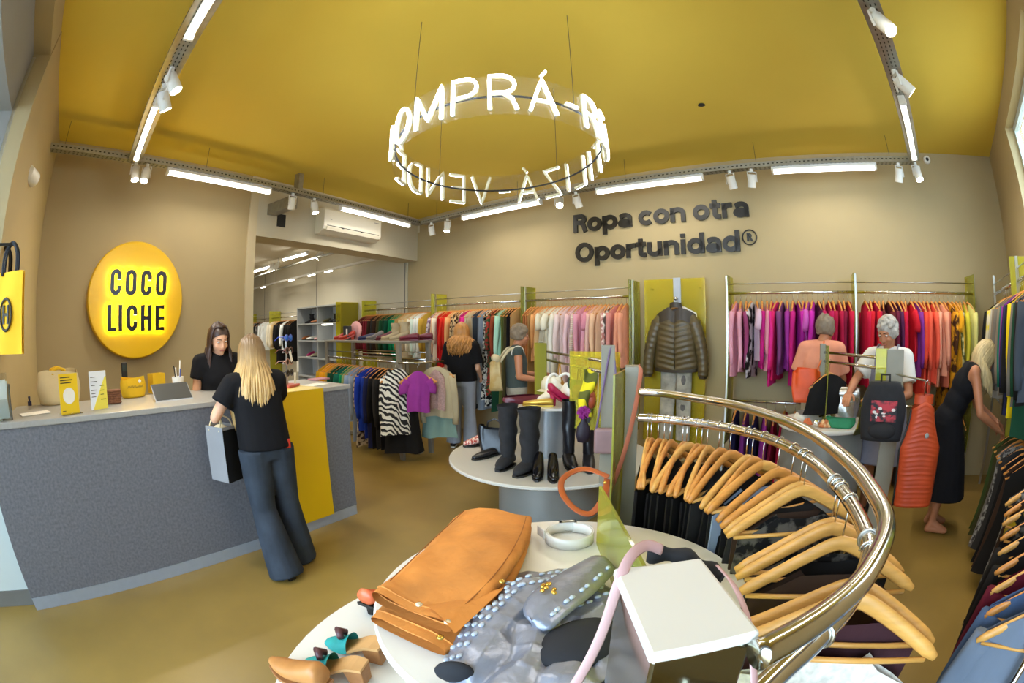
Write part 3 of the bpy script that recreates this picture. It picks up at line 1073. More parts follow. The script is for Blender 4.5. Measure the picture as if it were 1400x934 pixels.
# papers and leaflet box at left
p = cw(48, 566)
pp = MB().span(-0.12, 0.12, -0.06, 0.06, 0, 0.003)
tag(obj('paper_sheet', pp, M_PAPER, loc=p, rz=FC.rz + 0.25), 'cream paper sheet lying flat at the left of the counter', 'paper')
p = cw(41, 556)
b = thing('ink_stamp', 'small dark blue stamp on the counter below the door', 'stamp', p + FC.y * 0.03, FC.rz)
obj('base', MB().span(-0.018, 0.018, -0.012, 0.012, 0, 0.03), mat('navy_plastic', '#20264e', 0.4), b, bevel=0.003)
obj('grip', MB().lathe([(0.0, 0.03), (0.008, 0.03), (0.012, 0.06), (0.0, 0.066)], 12), mat('navy_plastic', '#20264e', 0.4), b, smooth=True)
p = cw(3, 577)
b = thing('leaflet_box', 'clear acrylic box of pale leaflets at the left end of the counter', 'leaflet box', p, FC.rz + 0.3)
mb = MB()
for (x0, x1, y0, y1, h) in ((-0.09, 0.09, 0.0, 0.003, 0.12), (-0.09, 0.09, 0.097, 0.1, 0.26), (-0.09, -0.087, 0.003, 0.097, 0.2), (0.087, 0.09, 0.003, 0.097, 0.2)):
    mb.span(x0, x1, y0, y1, 0, h)
obj('walls', mb, A_CLEAR, b)
for k in range(5):
    lf = MB().box((0.004 * k - 0.01, 0.02 + 0.016 * k, 0.115), (0.15, 0.003, 0.21), M=Matrix.Rotation(0.12 * (k % 2) - 0.05, 3, 'Y'))
    obj('leaflet', lf, mat('pale_blue_paper', '#d8e6e4', 0.7), b)
# brown wicker purse behind card
p = cw(158, 553)
b = thing('woven_pouch', 'small brown woven pouch between the card and the yellow bag', 'pouch', p + FC.y * 0.05, FC.rz)
mb = MB()
for k in range(6):
    mb.tube([(0.055 * math.cos(q), 0.03 * math.sin(q), 0.008 + 0.015 * k) for q in [2 * PI * i / 20 for i in range(20)]], 0.0085, 6, closed=True)
mb.span(-0.045, 0.045, -0.022, 0.022, 0, 0.09)
obj('weave', mb, mat('brown_wicker', '#7d5136', 0.8, var=0.3, scale=60), b, smooth=True)

# right end of the counter: sunglasses stand, papers
p = cw(404, 531)
b = thing('sunglasses_stand', 'countertop stand crowded with sunglasses and tags', 'display stand', p + FC.y * 0.12, FC.rz + 0.5)
plab(obj('tray', MB().span(-0.1, 0.1, -0.07, 0.07, 0.0, 0.02), mat('red_tray', '#b4523f', 0.5), b, bevel=0.004), 'red base tray')
st = MB()
st.tube([(0, 0, 0.02), (0, 0, 0.42)], 0.009, 8)
for z in (0.1, 0.19, 0.28, 0.38):
    st.tube([(-0.075, -0.01, z), (0.075, -0.01, z)], 0.004, 6)
obj('frame', st, M_STEEL, b)
gcol = ['#15130f', '#4a2d20', '#141414', '#2a6fd0']
for k, z in enumerate((0.115, 0.205, 0.295, 0.395)):
    gm = mat('lens_%d' % k, gcol[k], 0.12, spec=0.8)
    fm = mat('spectacle_frame_%d' % k, ['#2a2623', '#b98a76', '#7a4b3c', '#2a4ab0'][k], 0.3)
    g = thing('sunglasses', ['black round sunglasses on the lowest bar of the countertop stand', 'brown sunglasses on the second bar of the countertop stand', 'dark sunglasses with brown frame on the third bar of the stand', 'mirrored blue sunglasses on top of the countertop stand'][k], 'sunglasses', p + FC.y * 0.12 + Vector((0, 0, z)), FC.rz + 0.5, 'sunglasses on the counter stand')
    for s in (-1, 1):
        le = MB().ell((s * 0.034, -0.028, 0), (0.026, 0.005, 0.023), 14, 8)
        lo_ = obj('lens', le, gm, g, smooth=True)
        fr_ = MB().tube([(s * 0.034 + 0.028 * math.cos(q), -0.028, 0.025 * math.sin(q)) for q in [2 * PI * i / 16 for i in range(16)]], 0.0035, 6, closed=True)
        obj('rim', fr_, fm, g, smooth=True)
        obj('temple', MB().tube([(s * 0.062, -0.026, 0.008), (s * 0.066, 0.04, 0.006), (s * 0.06, 0.075, -0.02)], 0.003, 6), fm, g)
    obj('bridge', MB().tube([(-0.008, -0.03, 0.006), (0.008, -0.03, 0.006)], 0.003, 6), fm, g)
for k, (x, z, a) in enumerate(((0.03, 0.07, 0.1), (-0.03, 0.25, -0.4), (0.09, 0.16, 0.05))):
    tg = MB().box((x, -0.06, z), (0.035, 0.001, 0.09), M=Matrix.Rotation(a, 3, 'Y'))
    obj('paper_tag', tg, M_PAPER, b)
p = cw(435, 527)
tag(obj('paper_sheet', MB().span(-0.1, 0.1, -0.07, 0.07, 0, 0.003), M_PAPER, loc=p + FC.y * 0.04, rz=FC.rz + 0.2), 'white paper sheet at the right end of the counter', 'paper')
p = cw(441, 520)
tag(obj('notebook', MB().span(-0.09, 0.09, -0.06, 0.06, 0, 0.012), mat('dusty_pink_cover', '#b98088', 0.6), loc=p + FC.y * 0.06, rz=FC.rz + 0.1, bevel=0.002), 'dusty pink notebook at the far right corner of the counter', 'notebook')

# ------------------------------------------------------------------ round sign
SS, SZ, SR = 1.23, 1.96, 0.60
sg = thing('round_sign', 'large round yellow illuminated sign on the wall behind the counter', 'sign', FA.p(SS, 0, SZ), FA.rz)
dm = MB().lathe([(0.0, 0.0), (SR, 0.0), (SR, 0.085), (SR - 0.012, 0.1), (0.0, 0.1)], 72)
dm.xf(Matrix.Rotation(PI / 2, 4, 'X'))
obj('disc', dm, mat('yellow_sign_face', '#e3b505', 0.3, var=0.01, scale=2), sg, auto=30)


def rrect(x0, x1, z0, z1, r, n=5):
    pts = []
    for cx, cz, a in ((x1 - r, z1 - r, 0), (x0 + r, z1 - r, 90), (x0 + r, z0 + r, 180), (x1 - r, z0 + r, 270)):
        for i in range(n + 1):
            q = math.radians(a + 90 * i / n)
            pts.append((cx + r * math.cos(q), cz + r * math.sin(q)))
    return pts


def blockletter(c, x, z, w, h, s):
    """condensed heavy capitals: strokes as ribbons, x left edge, z baseline, s stroke"""
    mb = MB()
    y0, y1 = -0.145, -0.125
    i = s / 2
    if c == 'O':
        mb.ribbon(rrect(x + i, x + w - i, z + i, z + h - i, w / 2 - i - 0.001), s, y0, y1, closed=True)
    elif c == 'C':
        r = w / 2 - i - 0.001
        cx = x + w / 2
        pt = [(x + w - i, z + h * 0.62)] + [(cx + r * math.cos(math.radians(a)), z + h - i - r + r * math.sin(math.radians(a))) for a in range(0, 181, 20)]
        pt += [(cx + r * math.cos(math.radians(a)), z + i + r + r * math.sin(math.radians(a))) for a in range(180, 361, 20)] + [(x + w - i, z + h * 0.38)]
        mb.ribbon(pt, s, y0, y1)
    elif c == 'L':
        mb.span(x, x + s, y0, y1, z, z + h)
        mb.span(x + s, x + w, y0, y1, z, z + s * 0.8)
    elif c == 'I':
        mb.span(x, x + s, y0, y1, z, z + h)
    elif c == 'H':
        mb.span(x, x + s, y0, y1, z, z + h)
        mb.span(x + w - s, x + w, y0, y1, z, z + h)
        mb.span(x + s, x + w - s, y0, y1, z + h * 0.42, z + h * 0.58)
    elif c == 'E':
        mb.span(x, x + s, y0, y1, z, z + h)
        for k in (0, 0.42, 1 - s * 0.8 / h):
            mb.span(x + s, x + w, y0, y1, z + h * k, z + h * k + s * 0.8)
    return mb


M_LET = mat('black_gloss_letter', '#141310', 0.25)
M_HALO = emat('sign_backlight', (1.0, 0.86, 0.1), 30)
lw, lh, ls = 0.135, 0.262, 0.047
for row, (word, zz, xs) in enumerate((('COCO', 0.035, (-0.335, -0.147, 0.045, 0.233)), ('LICHE', -0.32, (-0.358, -0.225, -0.125, 0.053, 0.235)))):
    for c, x in zip(word, xs):
        w = {'I': ls, 'L': 0.105, 'E': 0.112}.get(c, lw)
        lt = obj('letter', blockletter(c, x, zz, w, lh, ls), M_LET, sg)
        hm = blockletter(c, x + 0.006, zz + 0.006, w - 0.012, lh - 0.012, ls - 0.012)
        hm.xf(Matrix.Translation((0, 0.016, 0)))
        obj('backlight', hm, M_HALO, lt)

# ------------------------------------------------------------------ big lettering on the back wall
M_LET2 = mat('charcoal_letter', '#1f1c17', 0.4)
t1 = thing('wall_lettering', 'heavy dark raised lettering reading Ropa con otra Oportunidad', 'lettering', FB.p(3.13, 0, 2.42), FB.rz)


SK = 0.235
_i = SK / 2


def ring2(cx, cz, rx, rz_, a0=0, a1=360, n=18):
    return arcp(cx, cz, rx, rz_, a0, a1, n)


BOLD = {   # advance width, open strokes, closed strokes; cap height 1
    'R': (0.72, [[(_i, 0), (_i, 1)], [(_i, 1 - _i), (0.38, 1 - _i)] + ring2(0.38, 0.715, 0.2, 0.18, 90, -90, 8)[1:] + [(_i, 0.535)], [(0.36, 0.52), (0.5, 0.42), (0.62, 0.0)]], []),
    'O': (0.96, [], [ring2(0.46, 0.5, 0.355, 0.41, 0, 342, 19)]),
    'o': (0.74, [], [ring2(0.36, 0.365, 0.255, 0.27, 0, 342, 19)]),
    'p': (0.76, [[(_i, -0.28), (_i, 0.72)]], [ring2(0.38, 0.365, 0.255, 0.27, 0, 342, 19)]),
    'd': (0.78, [[(0.64, 0.0), (0.64, 1.0)]], [ring2(0.36, 0.365, 0.255, 0.27, 0, 342, 19)]),
    'a': (0.70, [[(0.1, 0.53)] + ring2(0.34, 0.47, 0.22, 0.16, 150, 0, 8) + [(0.56, 0.0)]], [ring2(0.31, 0.215, 0.205, 0.115, 0, 342, 19)]),
    'c': (0.68, [ring2(0.36, 0.365, 0.255, 0.27, 42, 318, 14)], []),
    'n': (0.74, [[(_i, 0), (_i, 0.72)], [(_i, 0.36)] + ring2(0.345, 0.44, 0.235, 0.18, 170, 0, 8) + [(0.58, 0.0)]], []),
    'u': (0.74, [[(0.58, 0), (0.58, 0.72)], [(_i, 0.72)] + ring2(0.345, 0.28, 0.235, 0.18, 180, 350, 8) + [(0.58, 0.36)]], []),
    't': (0.48, [[(0.2, 0.93), (0.2, 0.24)] + ring2(0.34, 0.22, 0.14, 0.125, 190, 270, 4) + [(0.44, 0.095)], [(0.0, 0.64), (0.43, 0.64)]], []),
    'r': (0.48, [[(_i, 0), (_i, 0.72)], [(_i, 0.36)] + ring2(0.36, 0.42, 0.25, 0.2, 170, 90, 5) + [(0.45, 0.62)]], []),
    'i': (0.28, [[(_i, 0), (_i, 0.72)], [(_i, 0.83), (_i, 1.0)]], []),
    ' ': (0.26, [], []),
}


def words(line, x0, z0, cap, total):
    adv = sum(BOLD[c][0] for c in line) - 0.08
    k = total / adv
    x = x0
    for c in line:
        w, op, cl = BOLD[c]
        mb = MB()
        for st in op:
            mb.ribbon([(x + p_[0] * k, z0 + p_[1] * cap) for p_ in st], SK * cap, -0.03, 0.0)
        for st in cl:
            mb.ribbon([(x + p_[0] * k, z0 + p_[1] * cap) for p_ in st], SK * cap, -0.03, 0.0, closed=True)
        if mb.v:
            obj('letter', mb, M_LET2, t1)
        x += w * k


words('Ropa con otra', 0.0, 0.43, 0.245, 2.33)
words('Oportunidad', 0.02, 0.035, 0.245, 2.17)
rg = MB().tube([(2.32 + 0.085 * math.cos(q), -0.012, 0.19 + 0.085 * math.sin(q)) for q in [2 * PI * i / 28 for i in range(28)]], 0.008, 8, closed=True)
mk = obj('registered_ring', rg, M_LET2, t1, smooth=True)
tm = text_mesh('R', 0.12, 0.018, 0.006, 'CENTER')
tm.transform(Matrix.Translation((2.32, -0.012, 0.15)))
link('registered_letter', tm, M_LET2, mk)

# ------------------------------------------------------------------ air conditioner
ac = thing('air_conditioner', 'white split air conditioner on the beam over the opening', 'air conditioner', FA.p(3.86, 0, 2.93), FA.rz)
W_, D_ = 1.17, 0.21
prof = [(0.0, 0.0), (-0.10, 0.0), (-D_ + 0.02, 0.05), (-D_, 0.09), (-D_, 0.33), (-D_ + 0.03, 0.36), (0.0, 0.36)]
v = [(0, y, z) for y, z in prof] + [(W_, y, z) for y, z in prof]
n = len(prof)
obj('casing', MB().add(v, [tuple(range(n)), tuple(range(2 * n - 1, n - 1, -1))] + [(i, (i + 1) % n, (i + 1) % n + n, i + n) for i in range(n)]), mat('ac_white', '#ddd6c2', 0.4), ac, bevel=0.012, seg=3)
obj('outlet_slot', MB().span(0.06, W_ - 0.05, -D_ - 0.002, -D_ + 0.012, 0.098, 0.108), M_DARKHOLE, ac)
obj('louvre', MB().box((W_ / 2, -D_ + 0.008, 0.066), (W_ - 0.12, 0.006, 0.05), M=Matrix.Rotation(0.45, 3, 'X')), mat('ac_white', '#ddd6c2', 0.4), ac)
for x in (0.33, 0.72):
    obj('louvre_clip', MB().span(x, x + 0.05, -D_ - 0.004, -D_ + 0.01, 0.083, 0.1), M_DARKHOLE, ac)
obj('badge', MB().span(0.11, 0.145, -D_ - 0.002, -D_, 0.19, 0.198), M_DARKTRIM, ac)
obj('display', MB().span(W_ - 0.16, W_ - 0.06, -D_ - 0.0015, -D_, 0.28, 0.29), M_GREYTRIM, ac)

# ------------------------------------------------------------------ small fittings on walls
def on_n(u, v, off=0.0):
    d = ray(u, v)
    q_ = P_NA2 + n_in * off - Vector((0, 0, CAM_H))
    t_ = q_.dot(FN.y) / d.dot(FN.y)
    return d * t_ + Vector((0, 0, CAM_H))


p = on_n(22, 234, 0.03)
cm = thing('security_camera', 'white dome-ended security camera on the pier by the entrance', 'security camera', p, FN.rz)
bs = MB().lathe([(0.0, 0.0), (0.085, 0.0), (0.085, 0.045), (0.045, 0.07), (0.0, 0.07)], 20)
bs.xf(Matrix.Rotation(PI / 2, 4, 'X'))
obj('base', bs, M_WHITEPL, cm, auto=35)
bd = MB().tube([(0, -0.06, 0), (0.04, -0.12, 0.0), (0.14, -0.17, -0.02)], [0.03, 0.062, 0.062], 14)
obj('housing', bd, M_WHITEPL, cm, auto=40)
obj('lens', MB().ell((0.141, -0.171, -0.02), (0.02, 0.042, 0.042), 12, 8), M_BLACK, cm, smooth=True)
obj('arm', MB().tube([(0, -0.02, -0.05), (0.0, -0.02, -0.13)], 0.018, 8), M_WHITEPL, cm)
p = on_n(56, 265, 0.0)
sd = thing('motion_sensor', 'small white motion sensor by the sign wall corner', 'sensor', p, FN.rz)
obj('case', MB().box((0, -0.02, 0), (0.05, 0.04, 0.11)), M_WHITEPL, sd, bevel=0.012, seg=3)
obj('lens', MB().box((0, -0.042, 0.01), (0.03, 0.006, 0.05)), M_GREYTRIM, sd, bevel=0.002)
s_, z_ = FB.on(1267, 219)
cm = thing('cctv_dome', 'tiny round camera high on the back wall at right', 'security camera', FB.p(s_, 0, z_), FB.rz)
bs = MB().lathe([(0.0, 0.0), (0.05, 0.0), (0.045, 0.03), (0.0, 0.035)], 18)
bs.xf(Matrix.Rotation(PI / 2, 4, 'X'))
obj('ring', bs, M_WHITEPL, cm, auto=35)
obj('lens', MB().ell((0, -0.033, 0), (0.022, 0.012, 0.022), 12, 8), M_BLACK, cm, smooth=True)
# ------------------------------------------------------------------ hangers and hanging garments
HOOK_H = 0.088         # rail centre above the neck of a hanger


def hanger_mesh(detail=False, bar=True):
    mb = MB()
    if detail:
        path, rs = [], []
        for i in range(17):
            u = -1 + 2 * i / 16
            a = abs(u)
            x = 0.222 * u
            z = -0.006 - 0.13 * (math.sqrt(a * a + 0.012) - 0.11)
            y = -0.028 * a ** 2.2
            path.append((x, y, z))
            rs.append((0.0068 + 0.007 * a ** 1.5, 0.0185 - 0.003 * a))
        o = len(mb.v)
        n = 8
        for i, p in enumerate(path):
            d0 = Vector(path[max(0, i - 1)])
            d1 = Vector(path[min(16, i + 1)])
            t = (d1 - d0).normalized()
            up = (Vector((0, 0, 1)) - t * t.z).normalized()
            sd = t.cross(up)
            e = 0.55 if i in (0, 16) else 1.0
            for j in range(n):
                q = 2 * PI * j / n
                mb.v.append(tuple(Vector(p) + up * (math.cos(q) * rs[i][1] * e) + sd * (math.sin(q) * rs[i][0] * e)))
        for i in range(16):
            for j in range(n):
                j2 = (j + 1) % n
                mb.f.append((o + i * n + j, o + i * n + j2, o + (i + 1) * n + j2, o + (i + 1) * n + j))
        mb.f.append(tuple(o + j for j in range(n))[::-1])
        mb.f.append(tuple(o + 16 * n + j for j in range(n)))
    else:
        path = [(-0.215, 0, -0.117), (-0.14, 0, -0.072), (-0.06, 0, -0.026), (0, 0, -0.006), (0.06, 0, -0.026), (0.14, 0, -0.072), (0.215, 0, -0.117)]
        mb.tube(path, [0.009, 0.011, 0.0125, 0.014, 0.0125, 0.011, 0.009], 6)
    return mb


def bar_mesh():
    return MB().tube([(-0.2, -0.024, -0.128), (0.2, -0.024, -0.128)], 0.0062, 8)


def hook_mesh(detail=False):
    r = 0.019
    pts = [(0, 0, 0.0), (0, 0, HOOK_H - 0.022)]
    n = 10 if detail else 7
    for i in range(n + 1):
        a = math.radians(-70 + 250 * i / n)
        pts.append((r * math.cos(a), 0, HOOK_H + r * math.sin(a)))
    return MB().tube(pts, 0.0022, 6 if detail else 4)


ME_H = hanger_mesh().mesh('hanger', True)
ME_H.materials.append(M_WOOD)
ME_HK = hook_mesh().mesh('hook', True)
ME_HK.materials.append(M_HOOK)
ME_HD = hanger_mesh(True).mesh('hanger_shaped', True)
ME_HD.materials.append(M_WOOD)
ME_HD2 = ME_HD.copy()
ME_HD2.materials.clear()
ME_HD2.materials.append(M_WOOD2)
ME_BAR = bar_mesh().mesh('bar', True)
ME_BAR.materials.append(M_WOOD2)
ME_HKD = hook_mesh(True).mesh('hook_shaped', True)
ME_HKD.materials.append(M_HOOK)


def place_hanger(p, rz, label, group, detail=False, tilt=0.0, hook=True, bar=True, light=False):
    """p = rail centre above it"""
    o = bpy.data.objects.new('clothes_hanger', (ME_HD2 if light else ME_HD) if detail else ME_H)
    COL.objects.link(o)
    o.location = (p[0], p[1], p[2] - HOOK_H)
    o.rotation_euler = (0, tilt, rz)
    tag(o, label, 'hanger', group)
    if hook:
        link('hook', ME_HKD if detail else ME_HK, None, o)
    if detail and bar:
        link('trouser_bar', ME_BAR, None, o)
    return o


def cloth(name, col, kind='plain'):
    key = 'cloth_' + name.replace(' ', '_')
    if kind == 'plain':
        return mat(key, col, 0.9, var=0.13, scale=7, bump=0.12, bscale=35, spec=0.2, stretch=(1, 1, 0.35))
    if kind == 'shine':
        return mat(key, col, 0.45, var=0.1, scale=7, bump=0.1, bscale=25)
    if kind == 'print':
        return mat(key, col[0], 0.85, col2=col[1], scale=26, sharp=0.85, spec=0.2)
    if kind == 'bigprint':
        return mat(key, col[0], 0.85, col2=col[1], scale=11, sharp=0.9, spec=0.2)
    if kind == 'stripe':
        return stripes(key, col, None, 14, 'Z', 1.5)
    return mat(key, col, 0.9)


def garment_mesh(L, sleeve=0.5, wsh=0.205, whem=0.22, thick=0.028, neck=0.06, seed=0, nu=10, nv=9, flare=0.0):
    r = np.random.RandomState(seed)
    ph = r.uniform(0, 6.28, 8)
    k1, k2 = r.uniform(5, 8), r.uniform(9, 14)
    mb = MB()
    zs = lambda a: -0.12 * (math.sqrt(a * a + 0.012) - 0.11)

    def pt(u, v, side):
        a = abs(u)
        w = wsh + (whem - wsh) * v + flare * v * v
        x = u * w + 0.006 * math.sin(6 * v + ph[0])
        zt = zs(a) + 0.012
        if a < 0.32:
            zt -= (neck if side > 0 else neck * 0.35) * (1 - (a / 0.32) ** 2)
        zb = -L + 0.012 * math.sin(3 * u + ph[1]) - 0.01 * a
        z = zt * (1 - v) + zb * v
        t = (thick * (0.35 + 0.65 * math.sin(PI * min(1.0, 0.12 + v * 1.25) * 0.62)) + flare * 0.2 * v) * (1 - a ** 5) + 0.004
        fold = (0.011 * math.sin(k1 * u + ph[2] + 1.5 * v) + 0.006 * math.sin(k2 * u + ph[3])) * min(1, v * 1.6) * (1 + flare * 3)
        return (x, side * t + fold, z)
    mb.grid(lambda a, b: pt(-1 + 2 * a, b, 1), nu, nv)
    mb.grid(lambda a, b: pt(1 - 2 * a, b, -1), nu, nv)
    # close sides and hem
    for s in (-1, 1):
        mb.grid(lambda a, b: tuple((1 - a) * np.array(pt(s, b, 1)) + a * np.array(pt(s, b, -1))), 1, nv)
    mb.grid(lambda a, b: tuple((1 - b) * np.array(pt(-1 + 2 * a, 1, 1)) + b * np.array(pt(-1 + 2 * a, 1, -1))), nu, 1)
    if sleeve > 0:
        for s in (-1, 1):
            n = 5
            path, rs = [], []
            sw = r.uniform(-0.01, 0.03)
            for i in range(n + 1):
                q = i / n
                path.append((s * (wsh - 0.02 + 0.035 * math.sin(PI * q * 0.8) + sw * q), 0.008 * math.sin(4 * q + ph[4 + (s > 0)]), zs(1.0) + 0.0 - 0.01 - sleeve * q))
                rs.append(0.058 - 0.02 * q if sleeve > 0.3 else 0.06 + 0.01 * q)
            mb.tube(path, rs, 8, flat=0.55, up=(0, 1, 0))
    return mb


TYPES = {   # length, sleeve, flare
    'long-sleeved top': (0.70, 0.52, 0.0), 'short-sleeved top': (0.62, 0.17, 0.0), 'sleeveless top': (0.60, 0.0, 0.0),
    'shirt': (0.76, 0.55, 0.0), 'jacket': (0.74, 0.56, 0.0), 'knit': (0.66, 0.54, 0.0), 'long dress': (1.32, 0.0, 0.05),
    'sleeved dress': (1.18, 0.45, 0.04), 'blouse': (0.68, 0.4, 0.02), 'coat': (1.05, 0.58, 0.01), 'skirt': (0.72, 0.0, 0.06), 'cardigan': (0.85, 0.56, 0.0)}
ORD = ['first', 'second', 'third', 'fourth', 'fifth', 'sixth', 'seventh', 'eighth', 'ninth', 'tenth', 'eleventh', 'twelfth', 'thirteenth', 'fourteenth', 'fifteenth',
       'sixteenth', 'seventeenth', 'eighteenth', 'nineteenth', 'twentieth', 'twenty-first', 'twenty-second', 'twenty-third', 'twenty-fourth', 'twenty-fifth', 'twenty-sixth', 'twenty-seventh', 'twenty-eighth', 'twenty-ninth', 'thirtieth',
       'thirty-first', 'thirty-second', 'thirty-third', 'thirty-fourth', 'thirty-fifth']
GSEED = [100]


def hang(p, rz, colname, col, typ, label, group, kind='plain', scale=1.0, hanger=True, hlabel=None, hgroup=None, detail=False, low=False, tilt=0.0, light=False, thick=0.028):
    L, sl, fl = TYPES[typ]
    GSEED[0] += 1
    r = random.Random(GSEED[0])
    L *= r.uniform(0.93, 1.07) * scale
    mb = garment_mesh(L, sl * r.uniform(0.92, 1.06) if sl else 0, seed=GSEED[0], flare=fl, nu=6 if low else 10, nv=5 if low else 9, thick=thick)
    me = mb.mesh('garment', True)
    nm = typ.replace('-', '_').replace(' ', '_')
    o = link(nm, me, cloth(colname, col, kind))
    o.location = (p[0], p[1], p[2] - HOOK_H)
    o.rotation_euler = (0, tilt, rz)
    tag(o, label, 'garment', group)
    if hanger:
        place_hanger(p, rz, hlabel, hgroup, detail, tilt, hook=not low, light=light)
    return o


def rail_row(fr, s0, s1, off, z, spec, where, group, yaw=0.0, jit=0.12, low=False, hlabel=None, scale=1.0):
    """spec: list of (colour words, hex, type, kind) from left to right"""
    n = len(spec)
    for i, (cn, col, typ, kind) in enumerate(spec):
        s = s0 + (s1 - s0) * (i + 0.5) / n + random.uniform(-0.006, 0.006)
        rz = fr.rz + PI / 2 + yaw + random.uniform(-jit, jit)
        lab = '%s %s, %s from left %s' % (cn, typ, ORD[i], where)
        hang(fr.p(s, off, z), rz, cn, col, typ, lab, group, kind, scale, True, 'wooden hanger, %s from left %s' % (ORD[i], where), group + ' hangers', low=low)


def rack_bay(name, label, fr, s0, s1, off, z_top=2.15, z_rail=1.96, lower=None, fins=(True, True), posts=(True, True)):
    t = thing(name, label, 'clothes rack', fr.p(s0, 0, 0), fr.rz, 'steel wall racks')
    L = s1 - s0
    for k, x in enumerate((0.0, L)):
        if not posts[k]:
            continue
        obj('post', MB().span(x - 0.012, x + 0.012, -off - 0.015, -off + 0.015, 0, z_top), M_STEEL, t, bevel=0.002)
    xe = 0.012
    obj('top_bar', MB().tube([(xe, -off, z_rail + 0.1), (L - xe, -off, z_rail + 0.1)], 0.006, 8), M_STEEL, t, smooth=True)
    obj('hanging_rail', MB().tube([(xe, -off, z_rail), (L - xe, -off, z_rail)], 0.0145, 12), M_CHROME, t, smooth=True)
    for k, x in enumerate((0.0, L)):
        if not fins[k]:
            continue
        dx = 0.02 if k == 0 else -0.02
        plab(obj('acrylic_fin', MB().span(x + dx - 0.004, x + dx + 0.004, -off - 0.07, -0.03, 0.35, z_top), A_YEL, t), 'yellow-green clear acrylic divider')
    if lower:
        obj('hanging_rail', MB().tube([(xe, -off, lower), (L - xe, -off, lower)], 0.0125, 12), M_CHROME, t, smooth=True)
    obj('shelf_arm', MB().span(0.0, 0.01, -off, -0.0, z_rail - 0.3, z_rail - 0.27), M_STEEL, t)
    return t


P = 'plain'
OFFW = 0.30
BAYS = [-1.21, 0.79, 2.53, 4.07]
rack_bay('wall_rack', 'steel wall rack by the corner holding maroon, green and white clothes', FB, -1.21, 0.79, OFFW, fins=(True, True), posts=(True, True))
rack_bay('wall_rack', 'steel wall rack of red and patterned dresses behind the woman', FB, 0.79, 2.53, OFFW, posts=(False, True), fins=(False, True))
rack_bay('wall_rack', 'steel wall rack of cream and pale pink clothes left of the puffer jacket', FB, 2.53, 4.07, OFFW, posts=(False, True), fins=(False, True))
rack_bay('wall_rack', 'steel double wall rack of pink and magenta clothes right of the puffer jacket', FB, 5.20, 6.66, OFFW, lower=0.82)
rack_bay('wall_rack', 'steel wall rack of red to yellow clothes in the right corner', FB, 6.66, 8.17, OFFW, posts=(False, True), fins=(False, True), lower=0.82)

HL = 'light wooden hanger on a wall rail'
T, S_, SL, D, J, K, B_ = 'long-sleeved top', 'short-sleeved top', 'sleeveless top', 'long dress', 'jacket', 'knit', 'blouse'
spec1 = [('dark maroon', '#5a1a1e', K, P)] * 3 + [('wine red', '#7a1f2a', K, P)] * 2 + [('dark brown', '#3a281c', J, P), ('charcoal', '#2c2a28', J, P), ('dark brown', '#3a281c', T, P), ('olive brown', '#4d4526', J, P), ('dark olive', '#3c3f22', T, P), ('forest green', '#1f4a2c', T, P), ('dark green', '#173f2a', K, P), ('bottle green', '#0f4a33', T, P),
         ('emerald green', '#0d7a4e', T, P), ('emerald green', '#0d7a4e', J, P), ('sea green', '#148a5c', J, P), ('tan', '#b08a55', T, P), ('sand', '#c9ad7a', T, P), ('beige', '#cdb994', T, P), ('sand', '#c9ad7a', S_, P), ('cream', '#e0d6bd', T, P), ('pale mint', '#d3e2d5', J, P), ('white', '#e6e8e2', J, P), ('white', '#e6e8e2', 'shirt', P), ('ochre', '#c09a3a', T, P)]
rail_row(FB, -1.14, 0.72, OFFW, 1.96, spec1, 'on the corner wall rail', 'clothes on the corner wall rail')
spec2 = [('mixed floral', ('#cfc6c9', '#7a5d77'), B_, 'print'), ('peach', '#e2b793', T, P), ('cream', '#e5d3a9', B_, P), ('bright red', '#c3151c', D, P), ('bright red', '#c3151c', D, P), ('scarlet', '#d02a1c', 'sleeved dress', P), ('scarlet', '#d02a1c', T, P), ('apricot', '#e0a56b', T, P), ('pale apricot', '#e9c08d', D, P), ('leopard print', ('#c9a878', '#2e2018'), B_, 'print'), ('leopard print', ('#c9a878', '#2e2018'), 'sleeved dress', 'print'),
         ('cream', '#e5d3a9', D, P), ('magenta', '#b81f74', D, P), ('hot pink', '#d0287e', T, P), ('ecru', '#d5c7a2', D, P), ('beige', '#cdb994', D, P), ('beige grey', '#b5ab96', D, P), ('slate', '#3c434c', D, P), ('blue grey', '#8e98a3', D, P), ('blue grey', '#8e98a3', D, P), ('black and white dotted', ('#dcd8cc', '#131313'), D, 'print'), ('black and white dotted', ('#dcd8cc', '#131313'), D, 'print'),
         ('red and green floral', ('#a3322a', '#2c4a2a'), 'sleeved dress', 'print'), ('brick', '#8e3f25', T, P), ('dark green', '#173f2a', D, P), ('mint', '#a8d4bb', T, P), ('khaki green', '#6a7036', D, P), ('olive brown', '#6e5b35', D, P), ('black', '#191716', D, P), ('tan', '#a77c52', D, P)]
rail_row(FB, 0.86, 2.47, OFFW, 1.96, spec2, 'on the mixed dress rail', 'clothes on the rail behind the woman')
